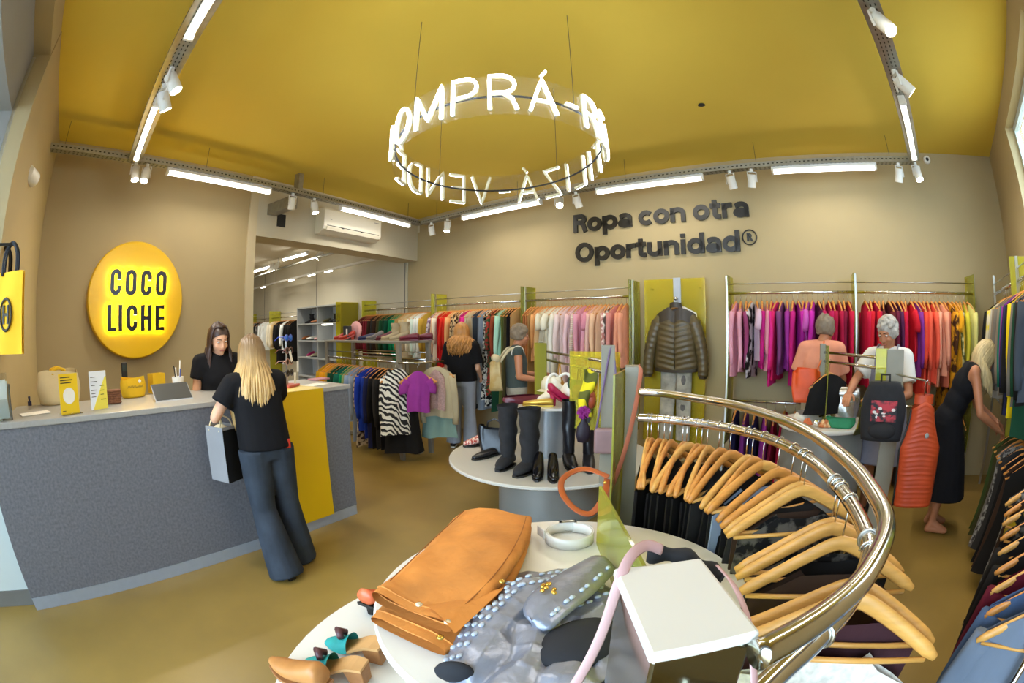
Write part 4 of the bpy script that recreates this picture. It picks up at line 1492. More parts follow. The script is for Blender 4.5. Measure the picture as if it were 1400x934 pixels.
spec3 = [('rust', '#b0703f', D, P), ('copper', '#bb7a48', D, P), ('tan', '#b8875a', D, P), ('apricot', '#d99f72', B_, P), ('pale apricot', '#e9c6a0', T, P), ('cream', '#e8dcba', S_, P), ('cream', '#e8dcba', D, P), ('ivory', '#ece3cb', S_, P), ('ivory', '#ece3cb', D, P), ('off-white', '#e6dfd0', T, P), ('shell pink', '#e5cdc6', T, P), ('shell pink', '#e5cdc6', D, P), ('pale pink', '#e2bcbf', T, P), ('pale pink', '#e2bcbf', D, P),
         ('ochre, grey and white striped', ['#d8d2c6', '#c79a3c', '#4a4744', '#d9b3b0'], 'sleeved dress', 'stripe'), ('candy pink', '#d99aa8', T, P), ('candy pink', '#d99aa8', J, P), ('rose pink', '#d58a9a', S_, P), ('blush', '#dfb3a6', T, P), ('peach', '#dd9f86', T, P), ('peach', '#dd9f86', D, P), ('blush print', ('#e4cfc4', '#b5746c'), B_, 'print'), ('white print', ('#e6ded2', '#5b4a44'), T, 'bigprint'), ('old rose', '#c9857c', T, P), ('salmon', '#dd9577', J, P), ('salmon', '#dd9577', T, P)]
rail_row(FB, 2.6, 4.01, OFFW, 1.96, spec3, 'on the pale pink rail', 'pale clothes left of the puffer jacket')
spec4 = [('candy pink', '#d9789b', 'shirt', P), ('candy pink', '#d9789b', 'shirt', P), ('mauve', '#8f3e66', T, P), ('black and white', ('#c9c4c4', '#1b1718'), J, 'bigprint'), ('pale lilac', '#cfb0c0', S_, P), ('magenta', '#c01f83', T, P), ('rose pink', '#dd5f9c', B_, P), ('hot pink', '#d81f63', 'cardigan', P), ('deep pink', '#c71f5c', 'cardigan', P), ('plum', '#75406f', T, P), ('violet', '#9a3390', T, P), ('magenta', '#b0168a', 'cardigan', P), ('purple magenta', '#8f1b83', 'cardigan', P), ('fuchsia', '#c02aa0', J, P), ('orchid', '#c65bb0', S_, P), ('fuchsia', '#c02aa0', T, P),
         ('dark plum', '#4a1838', B_, P), ('raspberry', '#b01a50', T, P), ('raspberry', '#b01a50', 'shirt', P), ('crimson', '#a8163c', T, P), ('crimson', '#a8163c', 'cardigan', P), ('wine', '#7d1433', T, P), ('cherry', '#c0183c', 'cardigan', P)]
rail_row(FB, 5.27, 6.6, OFFW, 1.96, spec4, 'on the magenta rail', 'pink clothes right of the puffer jacket', jit=0.2)
spec5 = [('cherry', '#c0183c', 'cardigan', P), ('red', '#c51a2a', 'shirt', P), ('crimson', '#a8163c', T, P), ('red', '#c51a2a', 'cardigan', P), ('dark maroon', '#4a1120', 'cardigan', P), ('dark maroon', '#4a1120', 'shirt', P), ('burgundy', '#5f1730', 'cardigan', P), ('aubergine', '#4d1f43', T, P), ('cherry', '#c0183c', 'shirt', P), ('red', '#cc1f2a', 'shirt', P), ('red', '#cc1f2a', S_, P), ('purple', '#7a2f83', T, P), ('tomato', '#d8392a', 'cardigan', P), ('coral red', '#dc4a33', 'cardigan', P), ('coral', '#e0583f', 'cardigan', P), ('coral', '#e0583f', 'shirt', P), ('salmon', '#d9705a', 'cardigan', P), ('salmon', '#d9705a', T, P),
         ('terracotta', '#b8624a', 'cardigan', P), ('amber and brown print', ('#e39b1e', '#4a2a14'), 'sleeved dress', 'bigprint'), ('amber', '#e8a01c', S_, P), ('mustard', '#d6a12a', T, P), ('green and cream print', ('#c9c08a', '#5b5a2a'), T, 'bigprint'), ('lemon', '#d3c23a', 'shirt', P), ('pale yellow', '#d8cf7c', T, P)]
rail_row(FB, 6.74, 8.1, OFFW, 1.96, spec5, 'on the red-to-yellow rail', 'clothes on the red-to-yellow rail', jit=0.2)
spec6 = [('navy', '#22254a', 'skirt', P), ('purple', '#4a2a62', 'skirt', P), ('navy', '#22254a', 'skirt', P), ('violet', '#4f2560', 'skirt', P), ('wine', '#6e1434', 'skirt', P), ('crimson', '#8e1438', 'skirt', P), ('crimson', '#8e1438', 'skirt', P), ('raspberry', '#9c1c50', 'skirt', P), ('wine', '#6e1434', 'skirt', P), ('black', '#191716', 'skirt', P), ('plum', '#4a1838', 'skirt', P), ('charcoal', '#2c2a28', 'skirt', P)]
rail_row(FB, 5.27, 6.6, OFFW, 0.82, spec6, 'on the low rail under the magenta clothes', 'skirts on the low rail', jit=0.25)
spec7 = [('black', '#191716', 'skirt', P), ('olive', '#3b3a1e', 'skirt', P), ('dark green', '#173f2a', 'skirt', P), ('brown', '#3a281c', 'skirt', P), ('rust', '#7a3b20', 'skirt', P), ('black', '#191716', 'skirt', P), ('olive and mustard print', ('#8a7a2a', '#2e3a1c'), 'skirt', 'bigprint'), ('mustard', '#a8851e', 'skirt', P), ('dark green', '#173f2a', 'skirt', P), ('olive', '#5b5a2a', 'skirt', P)]
rail_row(FB, 6.8, 8.1, OFFW, 0.82, spec7, 'on the low corner rail', 'skirts on the corner low rail', jit=0.25)

# ------------------------------------------------------------------ display bay with acrylic panel, puffer jacket and pale jeans
pn = thing('acrylic_panel', 'tall yellow acrylic panel standing off the back wall behind the puffer jacket', 'panel', FB.p(4.52, 0, 0), FB.rz)
obj('sheet', MB().span(-0.38, 0.38, -0.105, -0.097, 0.25, 2.16), A_YEL2, pn)
for x in (-0.3, 0.3):
    for z in (0.4, 2.05):
        sp = MB().lathe([(0.0, 0.0), (0.012, 0.0), (0.012, 0.097), (0.0, 0.097)], 10)
        sp.xf(Matrix.Translation((x, 0, z)) @ Matrix.Rotation(PI / 2, 4, 'X'))
        obj('stand_off', sp, M_STEEL, pn)
hb = thing('hook_strip', 'brushed metal strip with a knob hook over the yellow panel', 'wall hook', FB.p(4.56, 0, 1.88), FB.rz)
obj('strip', MB().span(-0.045, 0.045, -0.122, -0.108, 0.0, 0.29), M_ALU, hb, bevel=0.002)
kb = MB().lathe([(0.0, 0.0), (0.012, 0.0), (0.01, 0.06), (0.02, 0.07), (0.018, 0.085), (0.0, 0.09)], 14)
kb.xf(Matrix.Translation((0.0, -0.122, 0.045)) @ Matrix.Rotation(PI / 2, 4, 'X'))
obj('knob', kb, M_CHROME, hb, smooth=True)
HJ = FB.p(4.56, 0.18, 1.925)
place_hanger(HJ, FB.rz + PI, 'wooden hanger holding the olive puffer jacket', 'jacket display hanger', detail=True, bar=True)
# puffer jacket
M_PUFF = mat('olive_puffer', '#5c4f33', 0.38, var=0.12, scale=9, bump=0.12, bscale=40)
M_PUFFD = mat('dark_yoke', '#3b3126', 0.5, var=0.1, scale=9)
jk = thing('puffer_jacket', 'olive brown quilted puffer jacket hanging in front of the yellow panel', 'jacket', (HJ.x, HJ.y, HJ.z - HOOK_H), FB.rz)


def jz(a):
    return 0.012 - 0.12 * (math.sqrt(a * a + 0.012) - 0.11)


def jbody(side):
    def fn(a, b):
        u = -1 + 2 * a
        q = abs(u)
        w = 0.235 + 0.035 * b
        z = (jz(q) - (0.07 if side < 0 else 0.0) * max(0, 1 - (q / 0.25) ** 2)) * (1 - b) + (-0.70 - 0.02 * math.cos(u * 2)) * b
        chev = (z - 0.06 * q) / 0.062
        puff = abs(math.sin(PI * chev)) ** 0.7 if b > 0.2 else 0.3
        t = (0.05 + 0.03 * math.sin(PI * min(1, b * 1.1))) * (1 - q ** 4) + 0.016 * puff * (1 - q ** 6) + 0.006
        if side < 0 and q < 0.05:
            t -= 0.016
        return (u * w, side * t, z)
    return fn


mb = MB()
mb.grid(jbody(-1), 28, 44)
mb.grid(jbody(1), 28, 44)
obj('body', mb, M_PUFF, jk, smooth=True)
yk = MB()
yk.grid(lambda a, b: tuple(np.array(jbody(-1)(a, b * 0.2)) + np.array((0, -0.008, 0.004))), 28, 6)
yk.grid(lambda a, b: tuple(np.array(jbody(1)(a, b * 0.2)) + np.array((0, 0.008, 0.004))), 28, 6)
plab(obj('yoke', yk, M_PUFFD, jk, smooth=True), 'dark plain shoulder yoke')
obj('zip', MB().tube([jbody(-1)(0.5, b / 10) for b in range(1, 11)], 0.006, 6), M_BLACK, jk)
cl = MB()
cl.grid(lambda a, b: (0.075 * math.cos(2 * PI * a), 0.05 * math.sin(2 * PI * a) * 1.0 - 0.005, -0.045 + 0.062 * b - 0.03 * math.sin(-2 * PI * a) * (1 if math.sin(2 * PI * a) < 0 else 0.3) * -1), 20, 4, closed=True)
obj('collar', cl, M_PUFFD, jk, smooth=True)
for s in (-1, 1):
    pth, rs = [], []
    for i in range(41):
        q = i / 40
        pth.append((s * (0.165 + 0.16 * math.sin(min(q, 1) * 1.75) ** 0.8 + 0.012 * q), -0.01 - 0.02 * q, jz(0.75) - 0.03 - 0.68 * q))
        rs.append((0.083 - 0.022 * q) * (0.88 + 0.14 * abs(math.sin(PI * q * 10.5)) ** 0.7) * min(1, 0.45 + 4 * q))
    sl_ = obj('sleeve', MB().tube(pth, rs, 14, flat=0.8, up=(0, 1, 0)), M_PUFF, jk, smooth=True)
    obj('cuff', MB().tube([pth[-1], (pth[-1][0], pth[-1][1], pth[-1][2] - 0.03)], [0.05, 0.046], 12), M_PUFFD, sl_)
obj('hem_band', MB().grid(lambda a, b: (0.262 * math.cos(2 * PI * a), 0.062 * math.sin(2 * PI * a), -0.69 - 0.04 * b - 0.02 * abs(math.sin(2 * PI * a))), 28, 2, closed=True), M_PUFFD, jk, smooth=True)
# white top behind, pale jeans below
wt = MB()
g_ = garment_mesh(0.6, 0.0, 0.235, 0.22, 0.02, 0.05, seed=77)
g_.xf(Matrix.Translation((0, 0.0, 0.02)))
o = obj('undershirt', g_, cloth('clean white', '#eae6da'), smooth=True, loc=(HJ.x + FB.y.x * 0.075, HJ.y + FB.y.y * 0.075, HJ.z - HOOK_H), rz=FB.rz)
tag(o, 'white top peeking out behind the olive puffer jacket', 'top')
jn = thing('pale_jeans', 'pale worn jeans hanging below the olive puffer jacket', 'jeans', FB.p(4.56, 0.16, 0.0), FB.rz)
M_PALE = mat('bleached_denim', '#c7c6bb', 0.85, col2='#8f8f8a', scale=9, sharp=0.2)
for s, nm in ((-1, 'leg'), (1, 'leg')):
    def fl(a, b, s=s):
        q = 2 * PI * a
        w = 0.098 - 0.012 * b
        return (s * (0.092 + 0.016 * b) + w * math.cos(q), 0.035 * math.sin(q) + 0.008 * math.sin(9 * b + s), 1.18 - 0.88 * b)
    lg = obj(nm, MB().grid(fl, 16, 12, closed=True), M_PALE, jn, smooth=True)
    for k, (b_, h_) in enumerate(((0.2 if s > 0 else 0.08, 0.07 if s > 0 else 0.02), (0.55, 0.06))):
        if s < 0 and k:
            continue
        rp = MB().ell((s * 0.1, -0.036, 1.18 - 0.88 * b_), (0.03, 0.004, h_ * 0.8), 9, 6)
        obj('worn_patch', rp, mat('worn_patch', '#6f6f72', 0.9, var=0.2, scale=40), lg)
obj('waistband', MB().grid(lambda a, b: (0.195 * math.cos(2 * PI * a), 0.045 * math.sin(2 * PI * a), 1.16 + 0.05 * b), 24, 2, closed=True), M_PALE, jn, smooth=True)

# ------------------------------------------------------------------ rear room: shelf unit, far racks
SH0, SH1 = -3.94, -1.86
shf = thing('shelf_unit', 'tall open grey shelf unit with shoes by the rear wall', 'shelf unit', FB.p(SH0, 0.02, 0), FB.rz)
M_SHELF = mat('grey_shelf', '#9a9c99', 0.5, var=0.05, scale=6)
M_SHELFIN = mat('pale_shelf_back', '#b9bec4', 0.6)
W2, DP = SH1 - SH0, 0.42
obj('back_panel', MB().span(0, W2, -0.02, 0, 0, 2.14), M_SHELFIN, shf)
for x in (0.0, W2 / 2, W2 - 0.03):
    obj('upright', MB().span(x, x + 0.03, -DP, -0.02, 0, 2.14), M_SHELF, shf)
for z in (0.1, 0.55, 0.98, 1.36, 1.74, 2.11):
    obj('shelf', MB().span(0.03, W2 - 0.03, -DP, -0.02, z, z + 0.028), M_SHELF, shf)
plab(obj('side_sheet', MB().span(W2 + 0.002, W2 + 0.01, -DP - 0.12, 0.0, 0, 2.16), A_YEL2, shf), 'yellow acrylic side sheet')
obj('shelf_lamp', MB().span(W2 * 0.5 + 0.2, W2 * 0.5 + 0.6, -DP + 0.02, -DP + 0.06, 1.715, 1.735), M_TUBE2, shf)


def shoe_mesh(L=0.25, H=0.09, heel=0.0, shaft=0.0, w=0.085, toe=1.0, slouch=0.0, girth=1.0):
    """simple shoe, toe toward +x: sole, upper, heel, shaft"""
    up = MB()

    def fn(a, b):
        q = 2 * PI * a
        x = -L / 2 + L * b
        ww = w / 2 * (0.72 + 0.4 * math.sin(PI * min(1, b * 0.9 + 0.1))) * (1 - max(0, b - 0.8) ** 1.2 * 3.2 * toe)
        hh = H * (1.0 - 0.62 * b ** 1.3) * (0.75 if b < 0.06 else 1)
        zb = heel * max(0, 1 - b * 1.5) ** 1.4
        ww = max(ww, 0.006)
        s, c = math.sin(q), math.cos(q)
        return (x, ww * c, zb + 0.012 + hh / 2 + hh / 2 * (s if abs(s) < 0.8 else math.copysign(0.8 + (abs(s) - 0.8) * 0.6, s)))
    up.grid(fn, 14, 12, closed=True)
    for b in (0, 12):
        up.add([fn(i / 14, b / 12) for i in range(14)], [tuple(range(14))])
    sole = MB()
    n = 12
    for i in range(n):
        b0, b1 = i / n, (i + 1) / n
        for k in (0,):
            f = lambda b: (-L / 2 - 0.004 + (L + 0.008) * b, max(0.01, w / 2 * 1.04 * (0.72 + 0.4 * math.sin(PI * min(1, b * 0.9 + 0.1))) * (1 - max(0, b - 0.8) ** 1.2 * 3.0 * toe)), heel * max(0, 1 - b * 1.5) ** 1.4)
            x0, w0, z0 = f(b0)
            x1, w1, z1 = f(b1)
            sole.add([(x0, -w0, z0), (x0, w0, z0), (x1, w1, z1), (x1, -w1, z1), (x0, -w0, z0 + 0.014), (x0, w0, z0 + 0.014), (x1, w1, z1 + 0.014), (x1, -w1, z1 + 0.014)],
                     [(0, 1, 2, 3), (7, 6, 5, 4), (0, 4, 5, 1), (3, 2, 6, 7), (0, 3, 7, 4), (1, 5, 6, 2)])
    hl = MB()
    if heel > 0.01:
        hl.lathe([(0.0, 0.0), (0.02, 0.0), (0.024 + 0.1 * max(0, heel - 0.05), heel + 0.005), (0.0, heel + 0.005)], 10, (-L / 2 + 0.035, 0, 0))
    sh = MB()
    if shaft > 0:
        def fs(a, b):
            q = 2 * PI * a
            wr = 0.012 * math.sin(9 * b + 2 * q) * (0.4 + 0.6 * b) + slouch * (0.3 * math.sin(22 * b + 3 * math.sin(q)) + 0.9 * b)
            return (-L / 2 + 0.055 + (0.052 + 0.008 * b + wr * 0.5) * girth * math.cos(q), (0.042 + 0.010 * b + wr * 0.3) * girth * math.sin(q), heel + H * 0.55 + shaft * b)
        sh.grid(fs, 18, 26, closed=True)
    return up, sole, hl, sh


def shoe(label, p, rz, mu, ms=None, mh=None, group=None, name='shoe', **k):
    up, sole, hl, sh = shoe_mesh(**k)
    t = thing(name, label, 'boot' if 'boot' in name else 'shoe', p, rz, group)
    obj('upper', up, mu, t, smooth=True)
    obj('sole', sole, ms or M_BLACK, t)
    if hl.v:
        obj('heel', hl, mh or ms or M_BLACK, t)
    if sh.v:
        obj('shaft', sh, mu, t, smooth=True)
    return t


M_BLEA = mat('black_leather', '#17161a', 0.32, var=0.15, scale=20, bump=0.1, bscale=30)
M_BLACKSUEDE = mat('black_suede', '#1d1c1e', 0.85, var=0.2, scale=20)
M_TAN = mat('tan_leather', '#a8632f', 0.4, var=0.12, scale=16)
M_RED = mat('red_leather', '#a01f2c', 0.35, var=0.1, scale=16)
M_CREAML = mat('cream_leather', '#cfc2a6', 0.45, var=0.06, scale=12)
M_ROSE = mat('rose_leather', '#c99a94', 0.45, var=0.06, scale=12)
M_OLIVEL = mat('olive_leather', '#5a5233', 0.5, var=0.1, scale=12)
M_MAROON = mat('maroon_leather', '#6a1c2c', 0.4, var=0.1, scale=12)
M_SILV = mat('silver_leather', '#8d909b', 0.36, 0.5, var=0.12, scale=18, bump=0.25, bscale=45)
PT = {}


def shelf_item(u, z, lab, fn, off=0.25):
    s, _ = FB.on(u, 430, off)
    p = FB.p(s, off, z)
    return fn(p, lab)


def pairless(mu, **k):
    return lambda p, lab: shoe(lab, p, FB.rz + random.uniform(1.2, 1.9) + PI, mu, ms=k.pop('ms', None), group='shoes on the rear shelf unit', **k)


for (u, z, lab, mu, kk) in ((423, 1.768, 'black ankle boot on the upper shelf of the rear unit', M_BLACKSUEDE, dict(shaft=0.12, heel=0.05)), (432, 1.768, 'tan shoe on the upper shelf of the rear unit', M_TAN, dict(heel=0.05)),
                            (447, 1.768, 'olive shoe on the upper shelf of the rear unit', M_OLIVEL, dict(H=0.1)), (456, 1.768, 'black chunky boot on the upper shelf of the rear unit', M_BLACKSUEDE, dict(shaft=0.14, w=0.1)), (463, 1.768, 'black boot at the right end of the upper rear shelf', M_BLEA, dict(shaft=0.1)),
                            (418, 1.388, 'tan and white shoe on the second rear shelf', M_TAN, dict(H=0.11)), (426, 1.388, 'white sports shoe on the second rear shelf', M_PAPER, dict(H=0.1)), (436, 1.388, 'pale pink shoe on the second rear shelf', M_ROSE, dict(H=0.1)),
                            (424, 1.01, 'magenta and white shoe on the third rear shelf', mat('magenta_leather', '#a81f60', 0.4), dict(H=0.12, ms=M_PAPER)), (430, 1.01, 'cream shoe on the third rear shelf', M_CREAML, dict(H=0.1))):
    k2 = dict(kk)
    ms = k2.pop('ms', None)
    s, _ = FB.on(u, 430, 0.25)
    shoe(lab, FB.p(s, 0.25, z), FB.rz + PI + random.uniform(1.1, 1.9), mu, ms, group='shoes on the rear shelf unit', **k2)
# a black handbag on the lower shelf edge
rack_bay('wall_rack', 'far steel wall rack in the rear room beyond the shelf unit', FB, -7.9, -5.9, OFFW)
rack_bay('wall_rack', 'steel wall rack in the rear room just left of the shelf unit', FB, -5.9, -4.05, OFFW, posts=(False, True), fins=(True, True))
specR = [('orange', '#b5652a', T, P), ('rust', '#9c4a26', T, P), ('grey print', ('#8f8c86', '#3a3633'), B_, 'print'), ('black', '#191716', T, P), ('grey print', ('#8f8c86', '#3a3633'), T, 'print'), ('white', '#dcd8cc', J, P), ('white', '#dcd8cc', 'shirt', P), ('cream', '#d8cdb0', T, P), ('cream', '#d8cdb0', J, P), ('sand', '#c9ad7a', T, P), ('black', '#191716', J, P), ('black', '#191716', 'coat', P), ('black', '#191716', J, P), ('white', '#dcd8cc', T, P)]
rail_row(FB, -7.8, -6.0, OFFW, 1.96, specR[:7], 'on the farthest rear room rail', 'clothes on the farthest rear rail', low=True)
rail_row(FB, -5.8, -4.15, OFFW, 1.96, specR[7:] + specR[10:13], 'on the rear rail beside the shelf unit', 'clothes on the rear rail left of the shelf', low=True)
# ------------------------------------------------------------------ round display islands
def smooth_path(pts, n):
    """Catmull-Rom through points"""
    pts = [Vector(p) for p in pts]
    out = []
    k = len(pts)
    for i in range(k - 1):
        p0, p1, p2, p3 = pts[max(i - 1, 0)], pts[i], pts[i + 1], pts[min(i + 2, k - 1)]
        for j in range(n):
            t = j / n
            out.append(0.5 * ((2 * p1) + (p2 - p0) * t + (2 * p0 - 5 * p1 + 4 * p2 - p3) * t * t + (3 * p1 - p0 - 3 * p2 + p3) * t ** 3))
    out.append(pts[-1])
    return out


M_DRUM = mat('warm_grey_drum', '#a8a396', 0.45, var=0.04, scale=4)
M_DRUM2 = mat('silver_grey_drum', '#8d8c86', 0.4, 0.3, var=0.04, scale=4)
M_STRAPPINK = mat('dusty_pink_strap', '#c99f9b', 0.5, var=0.05, scale=10)
M_STRAPTAN = mat('cognac_strap', '#a04c1e', 0.35, var=0.08, scale=12)

# ---- island 1, nearest the camera
C1 = Vector((0.16, 1.12, 0))
i1 = thing('display_island', 'near round display island with white tiers and a curved steel rail', 'display table', C1)
obj('drum', MB().lathe([(0, 0), (0.5, 0), (0.5, 0.47), (0, 0.47)], 48), M_DRUM, i1, auto=40)
obj('disc', MB().lathe([(0, 0.47), (0.925, 0.47), (0.935, 0.478), (0.935, 0.492), (0.928, 0.5), (0, 0.5)], 80), M_WHITELAM, i1, auto=40)
c2 = Vector((0.14, 1.07, 0)) - C1
obj('drum', MB().lathe([(0, 0.5), (0.44, 0.5), (0.44, 0.87), (0, 0.87)], 64, (c2.x, c2.y, 0)), M_DRUM, i1, auto=40)
obj('disc', MB().lathe([(0, 0.87), (0.5, 0.87), (0.508, 0.877), (0.508, 0.894), (0.502, 0.9), (0, 0.9)], 72, (c2.x, c2.y, 0)), M_WHITELAM, i1, auto=40)
# posts
NP0, NP1, NPZ = Vector((0.107, 0.275, 0)), Vector((0.199, 0.42, 0)), 1.352
pb = MB().span(NP0.x - C1.x, NP1.x - C1.x, NP0.y - C1.y, NP1.y - C1.y, 0.5, NPZ - 0.012)
obj('post', pb, mat('mirror_post', '#8d8a78', 0.12, 1.0), i1, bevel=0.003)
plab(obj('post_cap', MB().span(NP0.x - 0.004 - C1.x, NP1.x + 0.004 - C1.x, NP0.y - 0.004 - C1.y, NP1.y + 0.004 - C1.y, NPZ - 0.012, NPZ), M_WHITELAM, i1, bevel=0.004), 'flat white cap')
fp = GD(864, 520, 2.06)
fpz = ZAT(864, 500, fp)
obj('post', MB().box((fp.x - C1.x, fp.y - C1.y, (0.5 + fpz) / 2), (0.06, 0.11, fpz - 0.5), rz=-0.25), M_POST, i1, bevel=0.003)
fa = GD(851, 520, 1.98)
plab(obj('acrylic_sheet', MB().box((fa.x - C1.x, fa.y - C1.y, 0.95), (0.008, 0.36, 0.9 + 2 * (ZAT(851, 507, fa) - 1.4)), rz=-0.42), A_YEL, i1), 'upright yellow-green acrylic sheet')
plab(obj('acrylic_sheet', MB().span(0.268 - C1.x, 0.277 - C1.x, 0.45 - C1.y, 1.37 - C1.y, 0.9, 1.105), A_YEL, i1), 'low yellow-green acrylic divider')
lo_px = [(872, 571), (905, 573), (940, 577), (1000, 586), (1060, 603), (1110, 630), (1150, 670), (1178, 715), (1188, 760), (1160, 825), (1110, 880), (1060, 925)]
up_px = [(874, 536), (905, 538), (940, 543), (1000, 553), (1060, 570), (1110, 593), (1160, 631), (1195, 675), (1212, 720), (1185, 785), (1130, 840), (1036, 896)]
ZL, ZU = 1.25, 1.3375
lo_pts = smooth_path([G(u, v, ZL) for u, v in lo_px] + [Vector((0.16, 0.235, ZL))], 8)
up_pts = smooth_path([G(u, v, ZU) for u, v in up_px], 8)
obj('hanging_rail', MB().tube([p - C1 for p in lo_pts], 0.0165, 14), M_CHROME, i1, smooth=True)
obj('guard_rail', MB().tube([p - C1 for p in up_pts], 0.0155, 14), M_CHROME, i1, smooth=True)

# hangers along the rail
acc = [0.0]
for i in range(1, len(lo_pts)):
    acc.append(acc[-1] + (lo_pts[i] - lo_pts[i - 1]).length)


def on_rail(s):
    for i in range(1, len(acc)):
        if acc[i] >= s:
            t = (s - acc[i - 1]) / (acc[i] - acc[i - 1])
            return lo_pts[i - 1].lerp(lo_pts[i], t), (lo_pts[i] - lo_pts[i - 1]).normalized()
    return lo_pts[-1], (lo_pts[-1] - lo_pts[-2]).normalized()


def rail_s(u, v):
    g = G(u, v, ZL)
    k = min(range(len(lo_pts)), key=lambda i: (lo_pts[i] - g).length)
    return acc[k]


ring = []
for (u, v) in ((884, 572), (892, 572), (900, 573), (908, 574), (917, 575)):
    ring.append((rail_s(u, v), 'black', '#17161a', 'jacket'))
for (u, v) in ((932, 576), (941, 577), (951, 578), (960, 579), (970, 581), (982, 583)):
    ring.append((rail_s(u, v), 'black', '#17161a', ['jacket', 'coat', 'shirt'][u % 3]))
ring.append((rail_s(1001, 586), 'charcoal', '#26272b', 'jacket'))
for (u, v), c in zip(((1024, 592), (1034, 594), (1042, 597), (1049, 599)), (('black', '#17161a'), ('black', '#17161a'), ('pale blue', '#8d9ab0'), ('black', '#17161a'))):
    ring.append((rail_s(u, v), c[0], c[1], 'shirt'))
for (u, v), c in zip(((1066, 606), (1084, 615), (1096, 622), (1106, 628)), (('black', '#17161a'), ('charcoal', '#26272b'), ('dark brown', '#2e211b'), ('black lace', ('#5d574f', '#191716')))):
    ring.append((rail_s(u, v), c[0], c[1], 'blouse'))
for (u, v), c in zip(((1146, 665), (1152, 672), (1162, 688)), (('black lace', ('#5d574f', '#191716')), ('black', '#17161a'), ('dark brown', '#2e211b'))):
    ring.append((rail_s(u, v), c[0], c[1], 'blouse'))
for (u, v), c in zip(((1185, 738), (1188, 752)), (('dark wine brown', '#3a2024'), ('white lace', ('#d8d0c2', '#a39a8c')))):
    ring.append((rail_s(u, v), c[0], c[1], 'blouse'))
M_LACE = mat('cloth_white_lace', '#d8d0c2', 0.9, var=0.2, scale=50)
for k, (s, cn, col, typ) in enumerate(ring):
    p, t = on_rail(s)
    rz = math.atan2(t.y, t.x) + PI / 2 + random.uniform(-0.14, 0.14)
    lab = '%s %s, %s from the far end of the round rail' % (cn, typ, ORD[k])
    GSEED[0] += 3
    kd = 'print' if isinstance(col, tuple) else 'plain'
    L, sl, fl = TYPES[typ]
    # garments hang on wide boat necks, so the wooden arms stay bare
    g = garment_mesh(L, 0.0, wsh=0.20, whem=0.21, neck=0.10 + 0.03 * (k % 2), seed=GSEED[0], thick=0.022)
    g.v = [(x * 0.93, y * 0.9 + (0.012 * math.sin(60 * x) * (cn == 'white lace')), z - (0.055 if cn != 'white lace' else 0.115) + (0.012 * math.sin(95 * x) if cn == 'white lace' else 0)) for x, y, z in g.v]
    o = link(typ, g.mesh('garment', True), cloth(cn, col, kd))
    o.location = (p.x, p.y, p.z - HOOK_H)
    o.rotation_euler = (0, 0, rz)
    tag(o, lab, 'garment', 'clothes on the round rail')
    place_hanger(p, rz, 'shaped wooden hanger with bar, %s from the far end of the round rail' % ORD[k], 'hangers on the round rail', detail=True, light=(k > 18 or k % 3 == 0))
# steel ring clips of the rail
for (u, v) in ((1140, 660), (1183, 735), (1120, 868)):
    p, t = on_rail(rail_s(u, v))
    q = MB()
    a = Vector((0, 0, 1))
    b = t.cross(a).normalized()
    q.tube([p - C1 + (a * math.cos(w) + b * math.sin(w)) * 0.0185 for w in [2 * PI * i / 14 for i in range(14)]], 0.003, 6, closed=True)
    obj('rail_clip', q, M_STEEL, i1, smooth=True)

# white lacy skirt heap under the near rail
def lump(name, label, cat, c, rx, ry, h, m, seed, n=30, amp=0.25, par=None, rz=0.0):
    r = np.random.RandomState(seed)
    ph = r.uniform(0, 6.28, 10)

    def fn(a, b):
        q = 2 * PI * a
        rr = b * (1 + amp * 0.5 * math.sin(3 * q + ph[0]) + amp * 0.35 * math.sin(5 * q + ph[1]))
        zz = h * (1 - b ** 2.6) * (1 + amp * math.sin(6 * b * math.cos(q) * 1.6 + ph[2]) * 0.6 + amp * math.sin(7 * b * math.sin(q) * 1.6 + ph[3]) * 0.6)
        return (rx * rr * math.cos(q), ry * rr * math.sin(q), max(0.002, zz))
    mb = MB().grid(fn, n, 12, closed=True)
    mb.add([fn(i / n, 1.0) for i in range(n)], [tuple(range(n))[::-1]])
    o = obj(name, mb, m, par, smooth=True, loc=c, rz=rz)
    if label:
        tag(o, label, cat)
    return o


# trousers folded on the upper disc
M_CORD = mat('orange_brown_twill', '#c67e34', 0.8, var=0.24, scale=6, bump=0.25, bscale=60)
tz = 0.903
hemL, hemR = G(507, 826, 0.95), G(612, 872, 0.95)
farL, farR = G(634, 704, 0.95), G(727, 712, 0.95)
midR = G(722, 790, 0.95)
tr = thing('folded_trousers', 'folded orange brown trousers lying on the near white disc', 'trousers', (hemL.x, hemL.y, tz))
org = Vector((hemL.x, hemL.y, 0))


def leg(z0, z1, hem_shift, seed):
    """flat open tube from hem to seat"""
    r = np.random.RandomState(seed)
    ph = r.uniform(0, 6, 4)

    def fn(a, b):
        L_ = hemL.lerp(farL, b) + Vector((0.006 * math.sin(7 * b + ph[0]), 0, 0))
        bb = b
        R_ = hemR * (1 - bb) ** 2 + midR * 2 * bb * (1 - bb) * 1.0 + farR * bb ** 2
        sh = (farL - hemL).normalized() * hem_shift * (1 - b)
        q = 2 * PI * a
        w = 0.5 - 0.5 * math.copysign(abs(math.cos(q)) ** 0.45, math.cos(q))
        p_ = L_.lerp(R_, w) + sh
        th = (z1 - z0) * (0.82 + 0.25 * math.sin(PI * b) + 0.18 * math.sin(5 * w + ph[1] + 4 * b) + 0.08 * math.sin(23 * b + 9 * w))
        zz = z0 + th * (0.5 + 0.5 * math.copysign(abs(math.sin(q)) ** 0.6, math.sin(q)))
        return (p_.x - org.x, p_.y - org.y, zz)
    return MB().grid(fn, 28, 22, closed=True)


